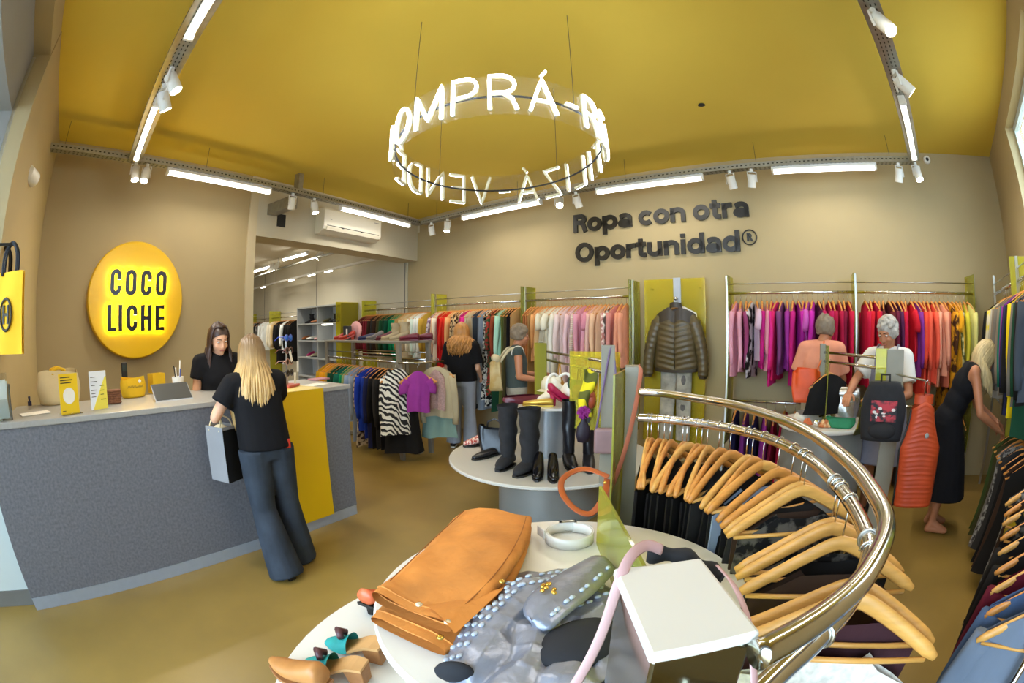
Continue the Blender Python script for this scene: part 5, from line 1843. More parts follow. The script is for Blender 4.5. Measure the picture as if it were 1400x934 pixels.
for k, (z0, z1, hs) in enumerate(((0.0, 0.036, -0.02), (0.04, 0.082, 0.02))):
    m_ = leg(z0, z1, hs, 5 + k)
    lg = obj('leg', m_, M_CORD, tr, smooth=True)
    # hem stitched band
    hb_ = MB()
    n = 28
    ringp = [Vector(m_.v[i * 23 + 1]) for i in range(n)]
    hb_.tube(ringp, 0.0028, 5, closed=True)
    obj('hem_seam', hb_, M_CORD, lg, smooth=True)
    end = [Vector(m_.v[i * 23 + 22]) for i in range(n)]
    obj('seat_fold', MB().add(end, [tuple(range(n))]), M_CORD, tr)
sd = MB()
sd.tube([tuple((hemL.lerp(farL, b / 14) + (hemR - hemL) * 0.06).to_tuple()[:2]) + (1.0,) for b in range(15)], 0.0015, 5)
sm_ = MB()
for w_ in (0.07, 0.93):
    sm_.tube([((hemL.lerp(farL, b / 16)).lerp(hemR * (1 - b / 16) ** 2 + midR * 2 * (b / 16) * (1 - b / 16) + farR * (b / 16) ** 2, w_) - org).to_tuple()[:2] + (0.079 + 0.008 * math.sin(PI * b / 16),) for b in range(2, 16)], 0.0016, 5)
obj('side_seams', sm_, mat('seam_thread', '#9a5c20', 0.8), tr)
fold = MB()
bt = [G(573, 828, 0.985), G(612, 852, 0.985)]
for p_ in bt:
    o = MB().ell((p_.x - org.x, p_.y - org.y, 0.085), (0.009, 0.009, 0.005), 12, 8)
    obj('press_stud', o, mat('pearl_stud', '#d8c8a4', 0.25, 0.5), tr, smooth=True)
# turned up cuff flap at the hem corner
cf = MB()
cA, cB, cC = G(583, 830, 0.98), G(622, 868, 0.98), G(690, 800, 0.98)
cf.grid(lambda a, b: ((cA.lerp(cB, a) * (1 - b) + cC * b).x - org.x, (cA.lerp(cB, a) * (1 - b) + cC * b).y - org.y, 0.08 + 0.012 * math.sin(PI * a) * (1 - b) - 0.01 * b), 8, 8)
obj('pocket_flap', cf, M_CORD, tr, smooth=True)

# silver studded jacket crumpled on the disc
M_LINING = mat('charcoal_lining', '#1d1d21', 0.85, var=0.1, scale=20)
sj = thing('silver_jacket', 'crumpled silver grey jacket with rows of studs on the near white disc', 'jacket', (0.0, 0.85, 0.902))


def seg_d(x, y, a, b):
    ax_, ay_ = b[0] - a[0], b[1] - a[1]
    t_ = max(0.0, min(1.0, ((x - a[0]) * ax_ + (y - a[1]) * ay_) / (ax_ * ax_ + ay_ * ay_)))
    return math.hypot(x - a[0] - ax_ * t_, y - a[1] - ay_ * t_), t_


SJ_RIDGES = (((0.04, 0.16), (-0.115, -0.12), 0.062, 0.072), ((0.24, 0.30), (0.10, 0.10), 0.12, 0.05), ((0.22, 0.12), (0.21, -0.22), 0.06, 0.062), ((0.05, -0.02), (-0.02, -0.27), 0.05, 0.06), ((0.10, -0.18), (0.16, -0.28), 0.05, 0.065), ((0.02, 0.03), (0.16, 0.02), 0.05, 0.045))


def sj_h(x, y):
    h_ = 0.0
    wx = x + 0.010 * math.sin(31 * y + 2) + 0.006 * math.sin(57 * x + 13 * y)
    wy = y + 0.010 * math.sin(27 * x + 1) + 0.006 * math.sin(49 * y - 17 * x)
    for a_, b_, r_, hh_ in SJ_RIDGES:
        d_, t_ = seg_d(wx, wy, a_, b_)
        v_ = hh_ * math.sqrt(max(0.0, 1 - (d_ / (r_ * 1.25)) ** 2)) ** 1.3
        h_ = (h_ ** 4 + v_ ** 4) ** 0.25
    d = math.hypot((x - 0.07) / 0.23, (y - 0.02) / 0.36)
    k = max(0.0, 1 - d ** 4)
    cr = 0.007 * (1 - abs(math.sin(38 * wx - 23 * wy))) ** 2 + 0.005 * (1 - abs(math.sin(21 * wx + 44 * wy))) ** 2
    return k * (0.012 + h_ + cr)


def sj_outline(q):
    k = 1 + 0.10 * math.sin(2 * q + 0.4) + 0.06 * math.sin(3 * q + 1.7) + 0.04 * math.sin(7 * q) + 0.03 * math.sin(11 * q + 2)
    return (0.07 + 0.21 * k * math.cos(q), 0.02 + 0.33 * k * math.sin(q))


def sjf(a, b):
    x, y = sj_outline(2 * PI * a)
    x, y = 0.07 + (x - 0.07) * b, 0.02 + (y - 0.02) * b
    return (x, y, max(0.006, sj_h(x, y)))


sb = MB().grid(sjf, 150, 70, closed=True)
sb.add([(sjf(i / 150, 1.0)[0], sjf(i / 150, 1.0)[1], 0.0) for i in range(150)], [tuple(range(150))[::-1]])
obj('shell', sb, M_SILV, sj, smooth=True)
ME_ST = MB().ell((0, 0, 0), (0.010, 0.0062, 0.0045), 8, 6).mesh('stud', True)
ME_ST.materials.append(mat('pale_stud', '#b9c6d6', 0.3, 0.3))
dst = Vector((0.26, 0.15)).normalized()
for r_ in range(6):
    st0 = Vector((-0.015, 0.20)) + Vector((0.018, -0.036)) * r_
    for c_ in range(11 - (r_ > 3) * 3):
        q_ = st0 + dst * (0.026 * c_ + 0.012 * (r_ % 2))
        hz_ = sj_h(q_.x, q_.y)
        if hz_ > 0.012 and math.hypot((q_.x - 0.07) / 0.21, (q_.y - 0.02) / 0.33) < 1.0:
            link('stud', ME_ST, None, sj, loc=(q_.x, q_.y, hz_ + 0.003), rz=0.52)
# sleeve at the left carries its own stud rows
for r_ in range(3):
    for c_ in range(10):
        q_ = Vector((0.0, 0.135)).lerp(Vector((-0.125, -0.09)), c_ / 9) + Vector((-0.018 + 0.016 * r_, 0.008 - 0.009 * r_))
        link('stud', ME_ST, None, sj, loc=(q_.x, q_.y, sj_h(q_.x, q_.y) + 0.003), rz=1.05)
obj('cuff_lining', MB().ell((-0.118, -0.15, 0.036), (0.04, 0.016, 0.03), 16, 10), M_LINING, sj, smooth=True)
# rounded lapel standing over a dark opening
cl2 = smooth_path([(0.24, 0.24, 0.085), (0.16, 0.13, 0.10), (0.08, 0.03, 0.105), (0.035, -0.035, 0.085)], 6)
nl = len(cl2)


def lapf(a, b):
    p_ = cl2[min(nl - 1, int(round(b * (nl - 1))))]
    wd = 0.058 * (0.75 + 0.25 * math.sin(PI * b)) * math.sqrt(max(0.0, 1 - max(0, (b - 0.8) / 0.2) ** 2) + 1e-4)
    u_ = (a - 0.5) * 2
    return (p_.x + 0.62 * wd * u_, p_.y - 0.78 * wd * u_, p_.z + 0.012 * (1 - u_ * u_) - 0.012 * max(0, u_))


lp = obj('lapel', MB().grid(lapf, 10, nl - 1), M_SILV, sj, smooth=True)
lp.modifiers.new('solid', 'SOLIDIFY').thickness = 0.008
for c_ in range(9):
    p_ = lapf(0.82, 0.12 + 0.085 * c_)
    link('stud', ME_ST, None, sj, loc=(p_[0], p_[1], p_[2] + 0.004), rz=0.9)
obj('lining', MB().ell((0.135, -0.075, 0.05), (0.11, 0.075, 0.035), 20, 12, Matrix.Rotation(0.6, 3, 'Z')), M_LINING, sj, smooth=True)
gd = MB()
for k in range(9):
    gd.ell((0.075 + 0.014 * math.cos(k * 2.2), 0.055 + 0.016 * math.sin(k * 1.7), 0.118 + 0.004 * (k % 3)), (0.006, 0.006, 0.005), 8, 6)
obj('gilt_clasp', gd, mat('gilt', '#d8ae4e', 0.25, 0.9), sj, smooth=True)
for x, y, z in ((-0.155, -0.06, 0.06), (-0.03, 0.15, 0.085), (0.2, 0.27, 0.06)):
    obj('snap_button', MB().ell((x, y, z), (0.009, 0.009, 0.006), 10, 6), mat('gilt', '#d8ae4e', 0.25, 0.9), sj, smooth=True)

# white belt coil with buckle
bc = G(790, 735, 0.92)
wb = thing('white_belt', 'coiled white belt with silver buckle at the far edge of the near disc', 'belt', (0.185, 1.40, 0.902))
bl2 = MB()
bl2.grid(lambda a, b: ((0.085 - 0.012 * a) * math.cos(0.4 + 13.5 * a), (0.08 - 0.012 * a) * math.sin(0.4 + 13.5 * a), 0.001 + 0.036 * b), 70, 2)
bo_ = obj('strap', bl2, M_WHITELAM, wb, smooth=True)
bo_.modifiers.new('solid', 'SOLIDIFY').thickness = 0.004
obj('tongue', MB().box((-0.095, 0.015, 0.028), (0.05, 0.004, 0.034), rz=2.0), M_WHITELAM, wb, bevel=0.002)
bk = MB()
for (x0, x1, z0, z1) in ((-0.03, -0.022, 0.0, 0.044), (0.022, 0.03, 0.0, 0.044), (-0.03, 0.03, 0.038, 0.044), (-0.03, 0.03, 0.0, 0.006)):
    bk.span(x0, x1, 0.066, 0.072, z0, z1)
obj('buckle', bk, M_STEEL, wb)
# cognac strap loop beyond the low divider
cs = thing('leather_strap', 'cognac leather strap looping at the edge of the near island', 'strap', GD(800, 672, 1.55))
o0 = GD(800, 672, 1.55)
lp_ = smooth_path([GD(u, v, d) - o0 for u, v, d in ((832, 652, 1.62), (800, 641, 1.66), (772, 652, 1.6), (768, 672, 1.52), (785, 695, 1.47), (808, 702, 1.46), (826, 678, 1.5), (830, 655, 1.58))], 6)
obj('band', MB().tube(lp_, 0.0115, 8, flat=0.16, up=(0.1, -0.6, 0.8)), M_STRAPTAN, cs, smooth=True)
obj('rivet', MB().ell(GD(827, 660, 1.5) - o0, (0.006, 0.006, 0.006), 8, 6), mat('gilt', '#d8ae4e', 0.25, 0.9), cs, smooth=True)
# cognac strap over the far post
cs2 = thing('bag_strap', 'terracotta bag strap draped over the far post of the near island', 'strap', fp)
lp_ = smooth_path([GD(u, v, d) - fp for u, v, d in ((868, 510, 2.12), (872, 502, 2.03), (876, 508, 1.98), (868, 560, 1.95), (853, 620, 1.9), (836, 668, 1.85), (824, 705, 1.8))], 6)
obj('band', MB().tube(lp_, 0.012, 8, flat=0.22, up=(0.3, -1, 0)), mat('terracotta_strap', '#b96b4e', 0.45, var=0.08, scale=12), cs2, smooth=True)
# pink bag strap over the near post
ps = thing('pink_bag', 'bag with dusty pink strap and black handle hung on the white-capped post', 'bag', (NP0.x, NP1.y, NPZ))
o0 = Vector((NP0.x, NP1.y, NPZ))
lp_ = smooth_path([GD(u, v, d) - o0 for u, v, d in ((770, 960, 0.37), (795, 922, 0.385), (822, 868, 0.40), (845, 800, 0.415), (862, 762, 0.44), (884, 746, 0.475), (905, 752, 0.49))], 6)
obj('strap', MB().tube(lp_, 0.0068, 8, flat=0.3, up=(0.4, -1, 0.6)), M_STRAPPINK, ps, smooth=True)
lp_ = smooth_path([GD(u, v, d) - o0 for u, v, d in ((982, 775, 0.46), (1003, 800, 0.42), (1020, 838, 0.385), (1028, 880, 0.36), (1031, 930, 0.35), (1033, 970, 0.35))], 6)
obj('strap', MB().tube(lp_, 0.0052, 8, flat=0.3, up=(0.4, -1, 0.6)), M_STRAPPINK, ps, smooth=True)
hd = smooth_path([GD(u, v, d) - o0 for u, v, d in ((885, 756, 0.50), (925, 760, 0.50), (960, 776, 0.49), (985, 792, 0.475))], 6)
obj('handle', MB().tube(hd, [0.011 + 0.003 * math.sin(i) for i in range(len(hd))], 10), M_BLACKSUEDE, ps, smooth=True)

# shoes on the lower disc of island 1
M_TURQ = mat('turquoise_suede', '#1f8f88', 0.7, var=0.12, scale=22)
M_TANIN = mat('tan_insole', '#cf9d62', 0.5, var=0.06, scale=14)
M_BROWNH = mat('stacked_heel', '#9a6638', 0.5, var=0.15, scale=40)


def mule(label, p, rz, knot=False):
    """open-backed block heel mule: insole ramp, toe band, block heel"""
    t = thing('mule_shoe', label, 'shoe', p, rz, 'turquoise mules on the lower disc')
    so = MB()
    n = 14
    L, w = 0.235, 0.082
    zz = lambda b: 0.062 * (0.5 + 0.5 * math.cos(PI * min(1, max(0, (b - 0.12) / 0.6)))) + 0.008
    ww = lambda b: w / 2 * (0.7 + 0.38 * math.sin(PI * min(1, 0.12 + b * 0.85))) * (1 - max(0, b - 0.82) ** 1.3 * 5)
    for i in range(n):
        b0, b1 = i / n, (i + 1) / n
        x0, x1 = -L / 2 + L * b0, -L / 2 + L * b1
        so.add([(x0, -ww(b0), zz(b0)), (x0, ww(b0), zz(b0)), (x1, ww(b1), zz(b1)), (x1, -ww(b1), zz(b1)), (x0, -ww(b0), zz(b0) + 0.012), (x0, ww(b0), zz(b0) + 0.012), (x1, ww(b1), zz(b1) + 0.012), (x1, -ww(b1), zz(b1) + 0.012)],
               [(0, 1, 2, 3), (7, 6, 5, 4), (0, 4, 5, 1), (3, 2, 6, 7), (0, 3, 7, 4), (1, 5, 6, 2)])
    obj('insole', so, M_TANIN, t)
    vp = MB()

    def fv(a, b):
        bb = 0.52 + 0.47 * b
        q = PI * a
        lift = 0.048 * (1 - b) ** 0.8 + 0.012
        return (-L / 2 + L * bb, (ww(bb) + 0.004) * math.cos(q), zz(bb) + 0.004 + lift * math.sin(q) ** 0.8)
    vp.grid(fv, 14, 10)
    obj('toe_band', vp, M_TURQ, t, smooth=True)
    hl = MB().add([(-L / 2 + 0.0, -0.03, 0), (-L / 2 + 0.0, 0.03, 0), (-L / 2 + 0.055, 0.03, 0), (-L / 2 + 0.055, -0.03, 0), (-L / 2 - 0.002, -0.034, 0.072), (-L / 2 - 0.002, 0.034, 0.072), (-L / 2 + 0.07, 0.036, 0.068), (-L / 2 + 0.07, -0.036, 0.068)],
                  [(3, 2, 1, 0), (4, 5, 6, 7), (0, 1, 5, 4), (1, 2, 6, 5), (2, 3, 7, 6), (3, 0, 4, 7)])
    obj('block_heel', hl, M_BROWNH, t, bevel=0.003)
    kn = MB().tube([(0.03, -0.02, 0.075), (0.05, 0.0, 0.088), (0.03, 0.025, 0.078)], [0.012, 0.018, 0.012], 10)
    obj('knot', kn, mat('aubergine_leather', '#4f2a2c', 0.4), t, smooth=True)
    return t


p = G(486, 893, 0.5)
mule('turquoise block heel mule nearer the orange trousers, on the lower white disc', (p.x, p.y, 0.502), math.radians(168))
p = G(470, 918, 0.5)
mule('turquoise block heel mule in front of its pair, on the lower white disc', (p.x - 0.02, p.y - 0.02, 0.502), math.radians(172))
p = G(415, 926, 0.5)
shoe('tan leather shoe at the rim of the lower white disc', (p.x, p.y - 0.03, 0.502), math.radians(160), mat('natural_tan', '#b67a3e', 0.45, var=0.1, scale=16), M_BROWNH, M_BROWNH, heel=0.05, H=0.1, name='tan_shoe')
p = G(512, 818, 0.55)
shoe('small coral shoe tucked behind the orange trousers', (p.x + 0.02, p.y + 0.02, 0.502), 1.2, mat('coral_leather', '#d8683f', 0.4), group=None, name='coral_shoe', L=0.2, heel=0.05, H=0.08)

# ---- island 2, middle of the room
C2 = Vector((0.33, 3.94, 0))
i2 = thing('display_island', 'middle round display island with a white disc of boots', 'display table', C2)
obj('drum', MB().lathe([(0, 0), (0.46, 0), (0.46, 0.47), (0, 0.47)], 48), M_DRUM2, i2, auto=40)
obj('disc', MB().lathe([(0, 0.47), (0.875, 0.47), (0.885, 0.478), (0.885, 0.494), (0.878, 0.5), (0, 0.5)], 80), mat('shaded_white_laminate', '#bdb9ae', 0.3, var=0.02, scale=3), i2, auto=40)  # white laminate, its colour greyed to paint in the dimmer light mid-room
obj('column', MB().lathe([(0, 0.5), (0.15, 0.5), (0.15, 0.945), (0, 0.945)], 40), mat('grey_column', '#a3a5a6', 0.35, 0.5), i2, auto=40)
obj('top_plate', MB().lathe([(0, 0.945), (0.34, 0.945), (0.34, 0.965), (0, 0.965)], 56), M_WHITELAM, i2, auto=40)
e2a, e2b = Vector((0.30, 4.80, 0)), Vector((0.655, 3.12, 0))
obj('post', MB().box((e2a.x - C2.x, e2a.y - C2.y, 0.98), (0.05, 0.07, 0.96)), M_POST, i2, bevel=0.003)
f2 = GD(739, 500, 4.65)
plab(obj('acrylic_sheet', MB().box((f2.x - C2.x, f2.y - C2.y, 0.98), (0.008, 0.22, 0.94), rz=0.5), A_YEL, i2), 'yellow-green acrylic sheet')
obj('post', MB().box((e2b.x - C2.x, e2b.y - C2.y, 0.99), (0.095, 0.05, 0.98), rz=-0.2), M_POST, i2, bevel=0.003)
f2 = GD(818, 500, 3.5)
plab(obj('acrylic_sheet', MB().box((f2.x - C2.x - 0.03, f2.y - C2.y, 1.12), (0.008, 0.42, 0.6), rz=0.95), A_YEL2, i2), 'yellow acrylic sheet')
for z in (1.365, 1.285):
    obj('rail', MB().tube([Vector((e2a.x, e2a.y - 0.03, z)) - C2, Vector((e2b.x, e2b.y + 0.02, z)) - C2], 0.0125, 10), M_CHROME, i2, smooth=True)
# small hats, bags and shoes hung along that rail
dirs = (e2b - e2a).normalized()
M_WHITEC = cloth('clean white', '#eae6da')


def hung(label, cat, u, m, kind):
    d0 = ray(u, 500)
    # plan position on the line e2a-e2b
    n_ = Vector((-dirs.y, dirs.x, 0))
    t_ = e2a.dot(n_) / Vector((d0.x, d0.y, 0)).dot(n_)
    p_ = Vector((d0.x * t_, d0.y * t_, 1.285))
    t = thing(kind, label, cat, (p_.x, p_.y, 0.98), math.atan2(dirs.y, dirs.x), 'accessories hung on the middle island rail')
    if kind == 'cap':
        obj('crown', MB().lathe([(0.0, 0.16), (0.05, 0.15), (0.085, 0.1), (0.092, 0.03), (0.088, 0.03), (0.0, 0.1)], 20), m, t, smooth=True)
        obj('brim', MB().grid(lambda a, b: ((0.09 + 0.06 * b) * math.cos(PI * (a - 0.5)), (0.09 + 0.06 * b * 0.8) * math.sin(PI * (a - 0.5)), 0.03 - 0.015 * b), 14, 4), m, t, smooth=True)
        obj('loop', MB().tube([(0, 0, 0.155), (0, 0, 0.318)], 0.003, 6), M_BLACK, t)
    else:
        obj('pouch', MB().ell((0, 0, 0.08), (0.075, 0.045, 0.085), 16, 10), m, t, smooth=True)
        obj('flap', MB().ell((0, -0.012, 0.12), (0.078, 0.042, 0.045), 16, 8), m, t, smooth=True)
        obj('strap', MB().tube([(-0.07, 0, 0.1), (-0.03, 0, 0.25), (0, 0, 0.322), (0.03, 0, 0.25), (0.07, 0, 0.1)], 0.006, 6), m, t, smooth=True)
    return t


hung('cream cap hung nearest the profile woman on the middle island', 'cap', 752, mat('cream_felt', '#d9cfae', 0.9), 'cap')
hung('ochre pouch hung on the middle island rail', 'pouch', 765, mat('ochre_leather', '#b5822a', 0.5), 'pouch')
hung('white cap hung on the middle island rail', 'cap', 780, M_WHITEC, 'cap')
hung('brown pouch hung on the middle island rail', 'pouch', 792, mat('brown_leather', '#6b4127', 0.5), 'pouch')
hung('terracotta pouch hung at the right end of the middle island rail', 'pouch', 806, mat('terracotta_leather', '#a8482a', 0.5), 'pouch')


def boot_pair(u0, v0, u1, v1, z, lab, m, rz, **k):
    for (u, v), w in (((u0, v0), 'left'), ((u1, v1), 'right')):
        p_ = G(u, v, z)
        shoe('%s boot of the %s' % (w, lab), (p_.x, p_.y, z + 0.002), rz + (0.1 if w == 'left' else -0.1), m, name='boot', group=lab, **k)


FACE2 = math.radians(-100)
boot_pair(690, 640, 717, 648, 0.5, 'tall slouched black pair on the middle disc', M_BLACKSUEDE, FACE2 - 0.35, shaft=0.44, H=0.11, w=0.105, slouch=0.035, girth=1.3)
boot_pair(826, 618, 846, 622, 0.5, 'black ankle pair at the right of the middle disc', M_BLACKSUEDE, FACE2 + 0.5, shaft=0.16, H=0.1, heel=0.04, girth=1.15)
boot_pair(780, 640, 805, 642, 0.5, 'tall slim black pair on the middle disc', M_BLEA, FACE2 + 0.2, shaft=0.42, H=0.1, heel=0.06, slouch=0.012, girth=1.1)
for u, v, w in ((736, 655, 'left'), (757, 657, 'right')):
    p_ = G(u, v, 0.5)
    shoe('%s black patent pointed pump at the front of the middle disc' % w, (p_.x, p_.y + 0.05, 0.502), FACE2 + (0.05 if w == 'left' else 0.12), mat('black_patent', '#0e0d10', 0.12), heel=0.1, H=0.075, w=0.075, name='pump', group='black patent pumps', toe=1.25)
p_ = G(645, 606, 0.5)
shoe('red printed shoe at the left of the middle disc', (p_.x + 0.05, p_.y - 0.1, 0.502), FACE2 - 0.9, mat('red_print', '#a8382c', 0.5, col2='#e0c8b8', scale=60, sharp=0.8), heel=0.03, H=0.1, name='printed_shoe')
bg = soft_bag('black_handbag', 'black leather handbag at the left of the middle disc', 'bag', (-0.16, 4.0, 0.502), -0.2, 0.26, 0.14, 0.24, M_BLEA, 12)
obj('handle', MB().tube([(-0.07, 0, 0.2), (-0.06, 0, 0.28), (0, 0, 0.31), (0.06, 0, 0.28), (0.07, 0, 0.2)], 0.009, 8), M_BLEA, bg, smooth=True)
p_ = G(662, 625, 0.5)
shoe('black flat shoe in front of the black handbag', (p_.x, p_.y - 0.02, 0.502), FACE2 - 0.6, M_BLEA, H=0.06, name='flat_shoe')
# upper plate: heels and small bags
M_BURG = mat('burgundy_leather', '#5a1826', 0.35, var=0.1, scale=12)
TP = 0.967
for k, (x, y, rz_, m, lab, kk) in enumerate(((0.09, -0.17, 0.35, mat('raspberry_velvet', '#a81640', 0.5), 'raspberry heeled shoe at the front of the middle top plate', dict(heel=0.11, H=0.09, L=0.26)),
                                             (-0.02, 0.02, -2.4, mat('ivory_leather', '#e2dcc8', 0.4), 'ivory heeled sandal on the middle top plate', dict(heel=0.12, H=0.1)),
                                             (0.13, 0.1, 0.4, mat('ivory_leather', '#e2dcc8', 0.4), 'second ivory heeled sandal on the middle top plate', dict(heel=0.12, H=0.1)),
                                             (-0.12, -0.2, 2.9, mat('gold_leather', '#c9a84a', 0.3, 0.6), 'gold flat shoe at the left front of the middle top plate', dict(H=0.06)))):
    shoe(lab, (C2.x + x, C2.y + y, TP), rz_, m, m, m, name='heeled_shoe', **kk)
for k, (x, y, lean) in enumerate(((-0.03, 0.14, 0.3), (0.07, 0.2, -0.2))):
    sh_ = thing('shoe_stand', ['left arched white shoe form on the middle top plate', 'right arched white shoe form on the middle top plate'][k], 'shoe form', (C2.x + x, C2.y + y, TP), lean)
    obj('arch', MB().tube(smooth_path([(0, -0.02, 0), (0, -0.01, 0.14), (0.03, 0, 0.2), (0.09, 0.02, 0.22), (0.14, 0.02, 0.17)], 5), 0.013, 8), M_WHITEPL, sh_, smooth=True)
    obj('foot', MB().lathe([(0, 0), (0.045, 0), (0.045, 0.006), (0, 0.006)], 16), M_WHITEPL, sh_)
bt_ = soft_bag('burgundy_clutch', 'flat burgundy clutch overhanging the left of the middle top plate', 'bag', (C2.x - 0.24, C2.y - 0.02, TP), 0.3, 0.34, 0.16, 0.06, M_BURG, 21)
gs = soft_bag('green_satin_bag', 'dark green satin drawstring bag on the middle top plate', 'bag', (C2.x + 0.235, C2.y - 0.08, TP), 0.2, 0.19, 0.13, 0.2, mat('green_satin', '#123f33', 0.3, var=0.15, scale=14), 22)
# bags hung on the near post of island 2
pp_ = thing('hanging_bag', 'dusty mauve bag hung low on the middle island post', 'bag', (e2b.x - 0.02, e2b.y - 0.075, 0.74), -0.2)
obj('body', MB().box((0, 0, 0.09), (0.17, 0.06, 0.18)), mat('mauve_leather', '#8d6f6d', 0.5, var=0.1, scale=12), pp_, bevel=0.02, seg=3)
obj('strap', MB().tube(smooth_path([(-0.07, 0, 0.17), (-0.02, 0.03, 0.5), (0.03, 0.06, 0.735), (0.06, 0.05, 0.5), (0.075, 0, 0.17)], 5), 0.007, 6), mat('purple_strap', '#6d5578', 0.5), pp_, smooth=True)
pp_ = thing('fur_pompom', 'magenta and purple fluffy pouch beside the middle island post', 'pouch', (e2b.x - 0.16, e2b.y + 0.05, 0.79))
ft = MB()
rr2 = np.random.RandomState(3)
for k in range(160):
    d_ = rr2.normal(size=3)
    d_ /= np.linalg.norm(d_)
    ft.tube([tuple(d_ * 0.02 + np.array((0, 0, 0.22))), tuple(d_ * 0.05 + np.array((0, 0, 0.22)))], [0.008, 0.002], 4)
o = obj('fur', ft, mat('magenta_fur', '#9a2a86', 0.9), pp_)
o['kind'] = 'stuff'
obj('pouch_body', MB().lathe([(0.0, 0.0), (0.04, 0.008), (0.055, 0.06), (0.045, 0.12), (0.016, 0.165), (0.028, 0.2), (0.0, 0.195)], 18).xf(Matrix.Diagonal((1, 0.6, 1, 1))), mat('dark_purple_satin', '#1d1120', 0.6), pp_, smooth=True)
pp_ = thing('yellow_scarf', 'yellow and olive scarf hanging on the middle island rail', 'scarf', (0.585, 3.42, 0.9))
sc_ = MB()
sc_.grid(lambda a, b: (-0.05 + 0.10 * a - 0.06 * b + 0.012 * math.sin(8 * b), -0.03 + 0.03 * math.sin(5 * a + 4 * b), 0.39 - 0.36 * b), 10, 14)
obj('drape', sc_, stripes('yellow_olive_scarf', '#e3cf14', '#5d5e1c', 3.2, 'DIAGONAL', 3.0, thr=0.55), pp_, smooth=True).modifiers.new('solid', 'SOLIDIFY').thickness = 0.008
tg = thing('price_tag', 'white price tag hanging by the tall slim black boots', 'tag', (0.63, 3.36, 0.74), 0.1)
obj('card', MB().box((0, 0, 0.05), (0.05, 0.002, 0.095)), M_PAPER, tg)
obj('cord', MB().tube([(0, 0, 0.09), (0.0, 0, 0.53)], 0.0015, 5), M_PAPER, tg)

# ---- island 3, right
C3 = Vector((2.50, 3.02, 0))
i3 = thing('display_island', 'right round display island with bags on a small white disc', 'display table', C3)
obj('drum', MB().lathe([(0, 0), (0.40, 0), (0.37, 0.82), (0, 0.82)], 56), M_DRUM2, i3, auto=40)
obj('disc', MB().lathe([(0, 0.82), (0.405, 0.82), (0.41, 0.828), (0.41, 0.842), (0.404, 0.85), (0, 0.85)], 64), M_WHITELAM, i3, auto=40)
p3a, p3b = GD(1125, 480, 4.02), GD(1224, 490, 3.28)
obj('post', MB().box((p3a.x - C3.x, p3a.y - C3.y, 0.97), (0.05, 0.06, 1.0), rz=-0.6), M_POST, i3, bevel=0.003)
plab(obj('acrylic_sheet', MB().box((p3a.x - C3.x - 0.02, p3a.y - C3.y - 0.08, 0.97), (0.008, 0.18, 0.98), rz=-0.5), A_YEL, i3), 'yellow-green acrylic sheet')
obj('post', MB().box((p3b.x - C3.x, p3b.y - C3.y, 0.74), (0.13, 0.04, 1.45), rz=-0.75), M_POST, i3, bevel=0.003)
plab(obj('acrylic_sheet', MB().box((p3b.x - C3.x - 0.07, p3b.y - C3.y + 0.07, 1.22), (0.10, 0.008, 0.5), rz=-0.75), A_YEL, i3), 'yellow-green acrylic sheet')
for z in (1.40, 1.33):
    obj('rail', MB().tube([Vector((p3a.x, p3a.y, z)) - C3, Vector((p3b.x, p3b.y, z)) - C3], 0.012, 10), M_CHROME, i3, smooth=True)
T3 = 0.852
p_ = G(1105, 558, T3)
wb3 = soft_bag('white_clutch', 'flat white clutch lying on the right island disc', 'bag', (2.42, 3.13, T3), 0.4, 0.34, 0.2, 0.07, mat('white_leather', '#ded9cc', 0.45, var=0.04, scale=10), 31)
obj('black_zip', MB().box((0.08, -0.095, 0.035), (0.13, 0.012, 0.012)), M_BLACK, wb3)
gp = soft_bag('green_pouch', 'emerald green pouch at the front of the right island disc', 'bag', (2.47, 2.76, T3), -0.75, 0.24, 0.1, 0.075, mat('emerald_canvas', '#1f7a52', 0.7, var=0.08, scale=20), 33)
lump('cream_purse', 'small cream and orange purse on the right island disc', 'purse', (2.36, 2.83, T3), 0.06, 0.05, 0.05, mat('cream_orange', '#d8b583', 0.6, col2='#b5602c', scale=30, sharp=0.6), 6)
lump('orange_purse', 'small orange knit purse at the left of the right island disc', 'purse', (2.28, 2.97, T3), 0.045, 0.04, 0.045, mat('orange_knit', '#c9683a', 0.8), 8)
gb = thing('glass_bauble', 'shiny clear glass ball on the right island disc', 'ornament', (2.30, 2.87, T3))
obj('ball', MB().ell((0, 0, 0.028), (0.03, 0.03, 0.028), 16, 10), mat('silver_ball', '#e8e8e8', 0.08, 0.9), gb, smooth=True)
# silver backpack
sp3 = Vector((2.70, 2.98, T3))
sbk = soft_bag('silver_backpack', 'shiny silver backpack with a flap standing on the right island', 'bag', sp3, -0.7, 0.26, 0.17, 0.25, mat('silver_foil', '#bdb6ac', 0.25, 0.8, var=0.15, scale=14, bump=0.3, bscale=20), 35)
obj('flap', MB().grid(lambda a, b: (-0.13 + 0.26 * a, -0.10 * math.cos(PI * b * 0.55) + 0.02, 0.25 + 0.035 * math.sin(PI * b) - 0.05 * (1 - b) ** 2), 10, 8), mat('silver_flap', '#d8d6d2', 0.25, 0.7), sbk, smooth=True).modifiers.new('solid', 'SOLIDIFY').thickness = 0.012
obj('ring', MB().tube([(0.05 + 0.03 * math.cos(q), -0.11, 0.2 + 0.035 * math.sin(q)) for q in [2 * PI * i / 16 for i in range(16)]], 0.006, 6, closed=True), M_CHROME, sbk, smooth=True)
# black backpack with printed front, hung on the near post
kb_ = GD(1208, 560, 3.02)
bb = thing('black_backpack', 'black backpack with a red and white printed front on the right island', 'backpack', (kb_.x, kb_.y, ZAT(1208, 600, kb_)), -0.8)
hh = ZAT(1208, 522, kb_) - ZAT(1208, 600, kb_)


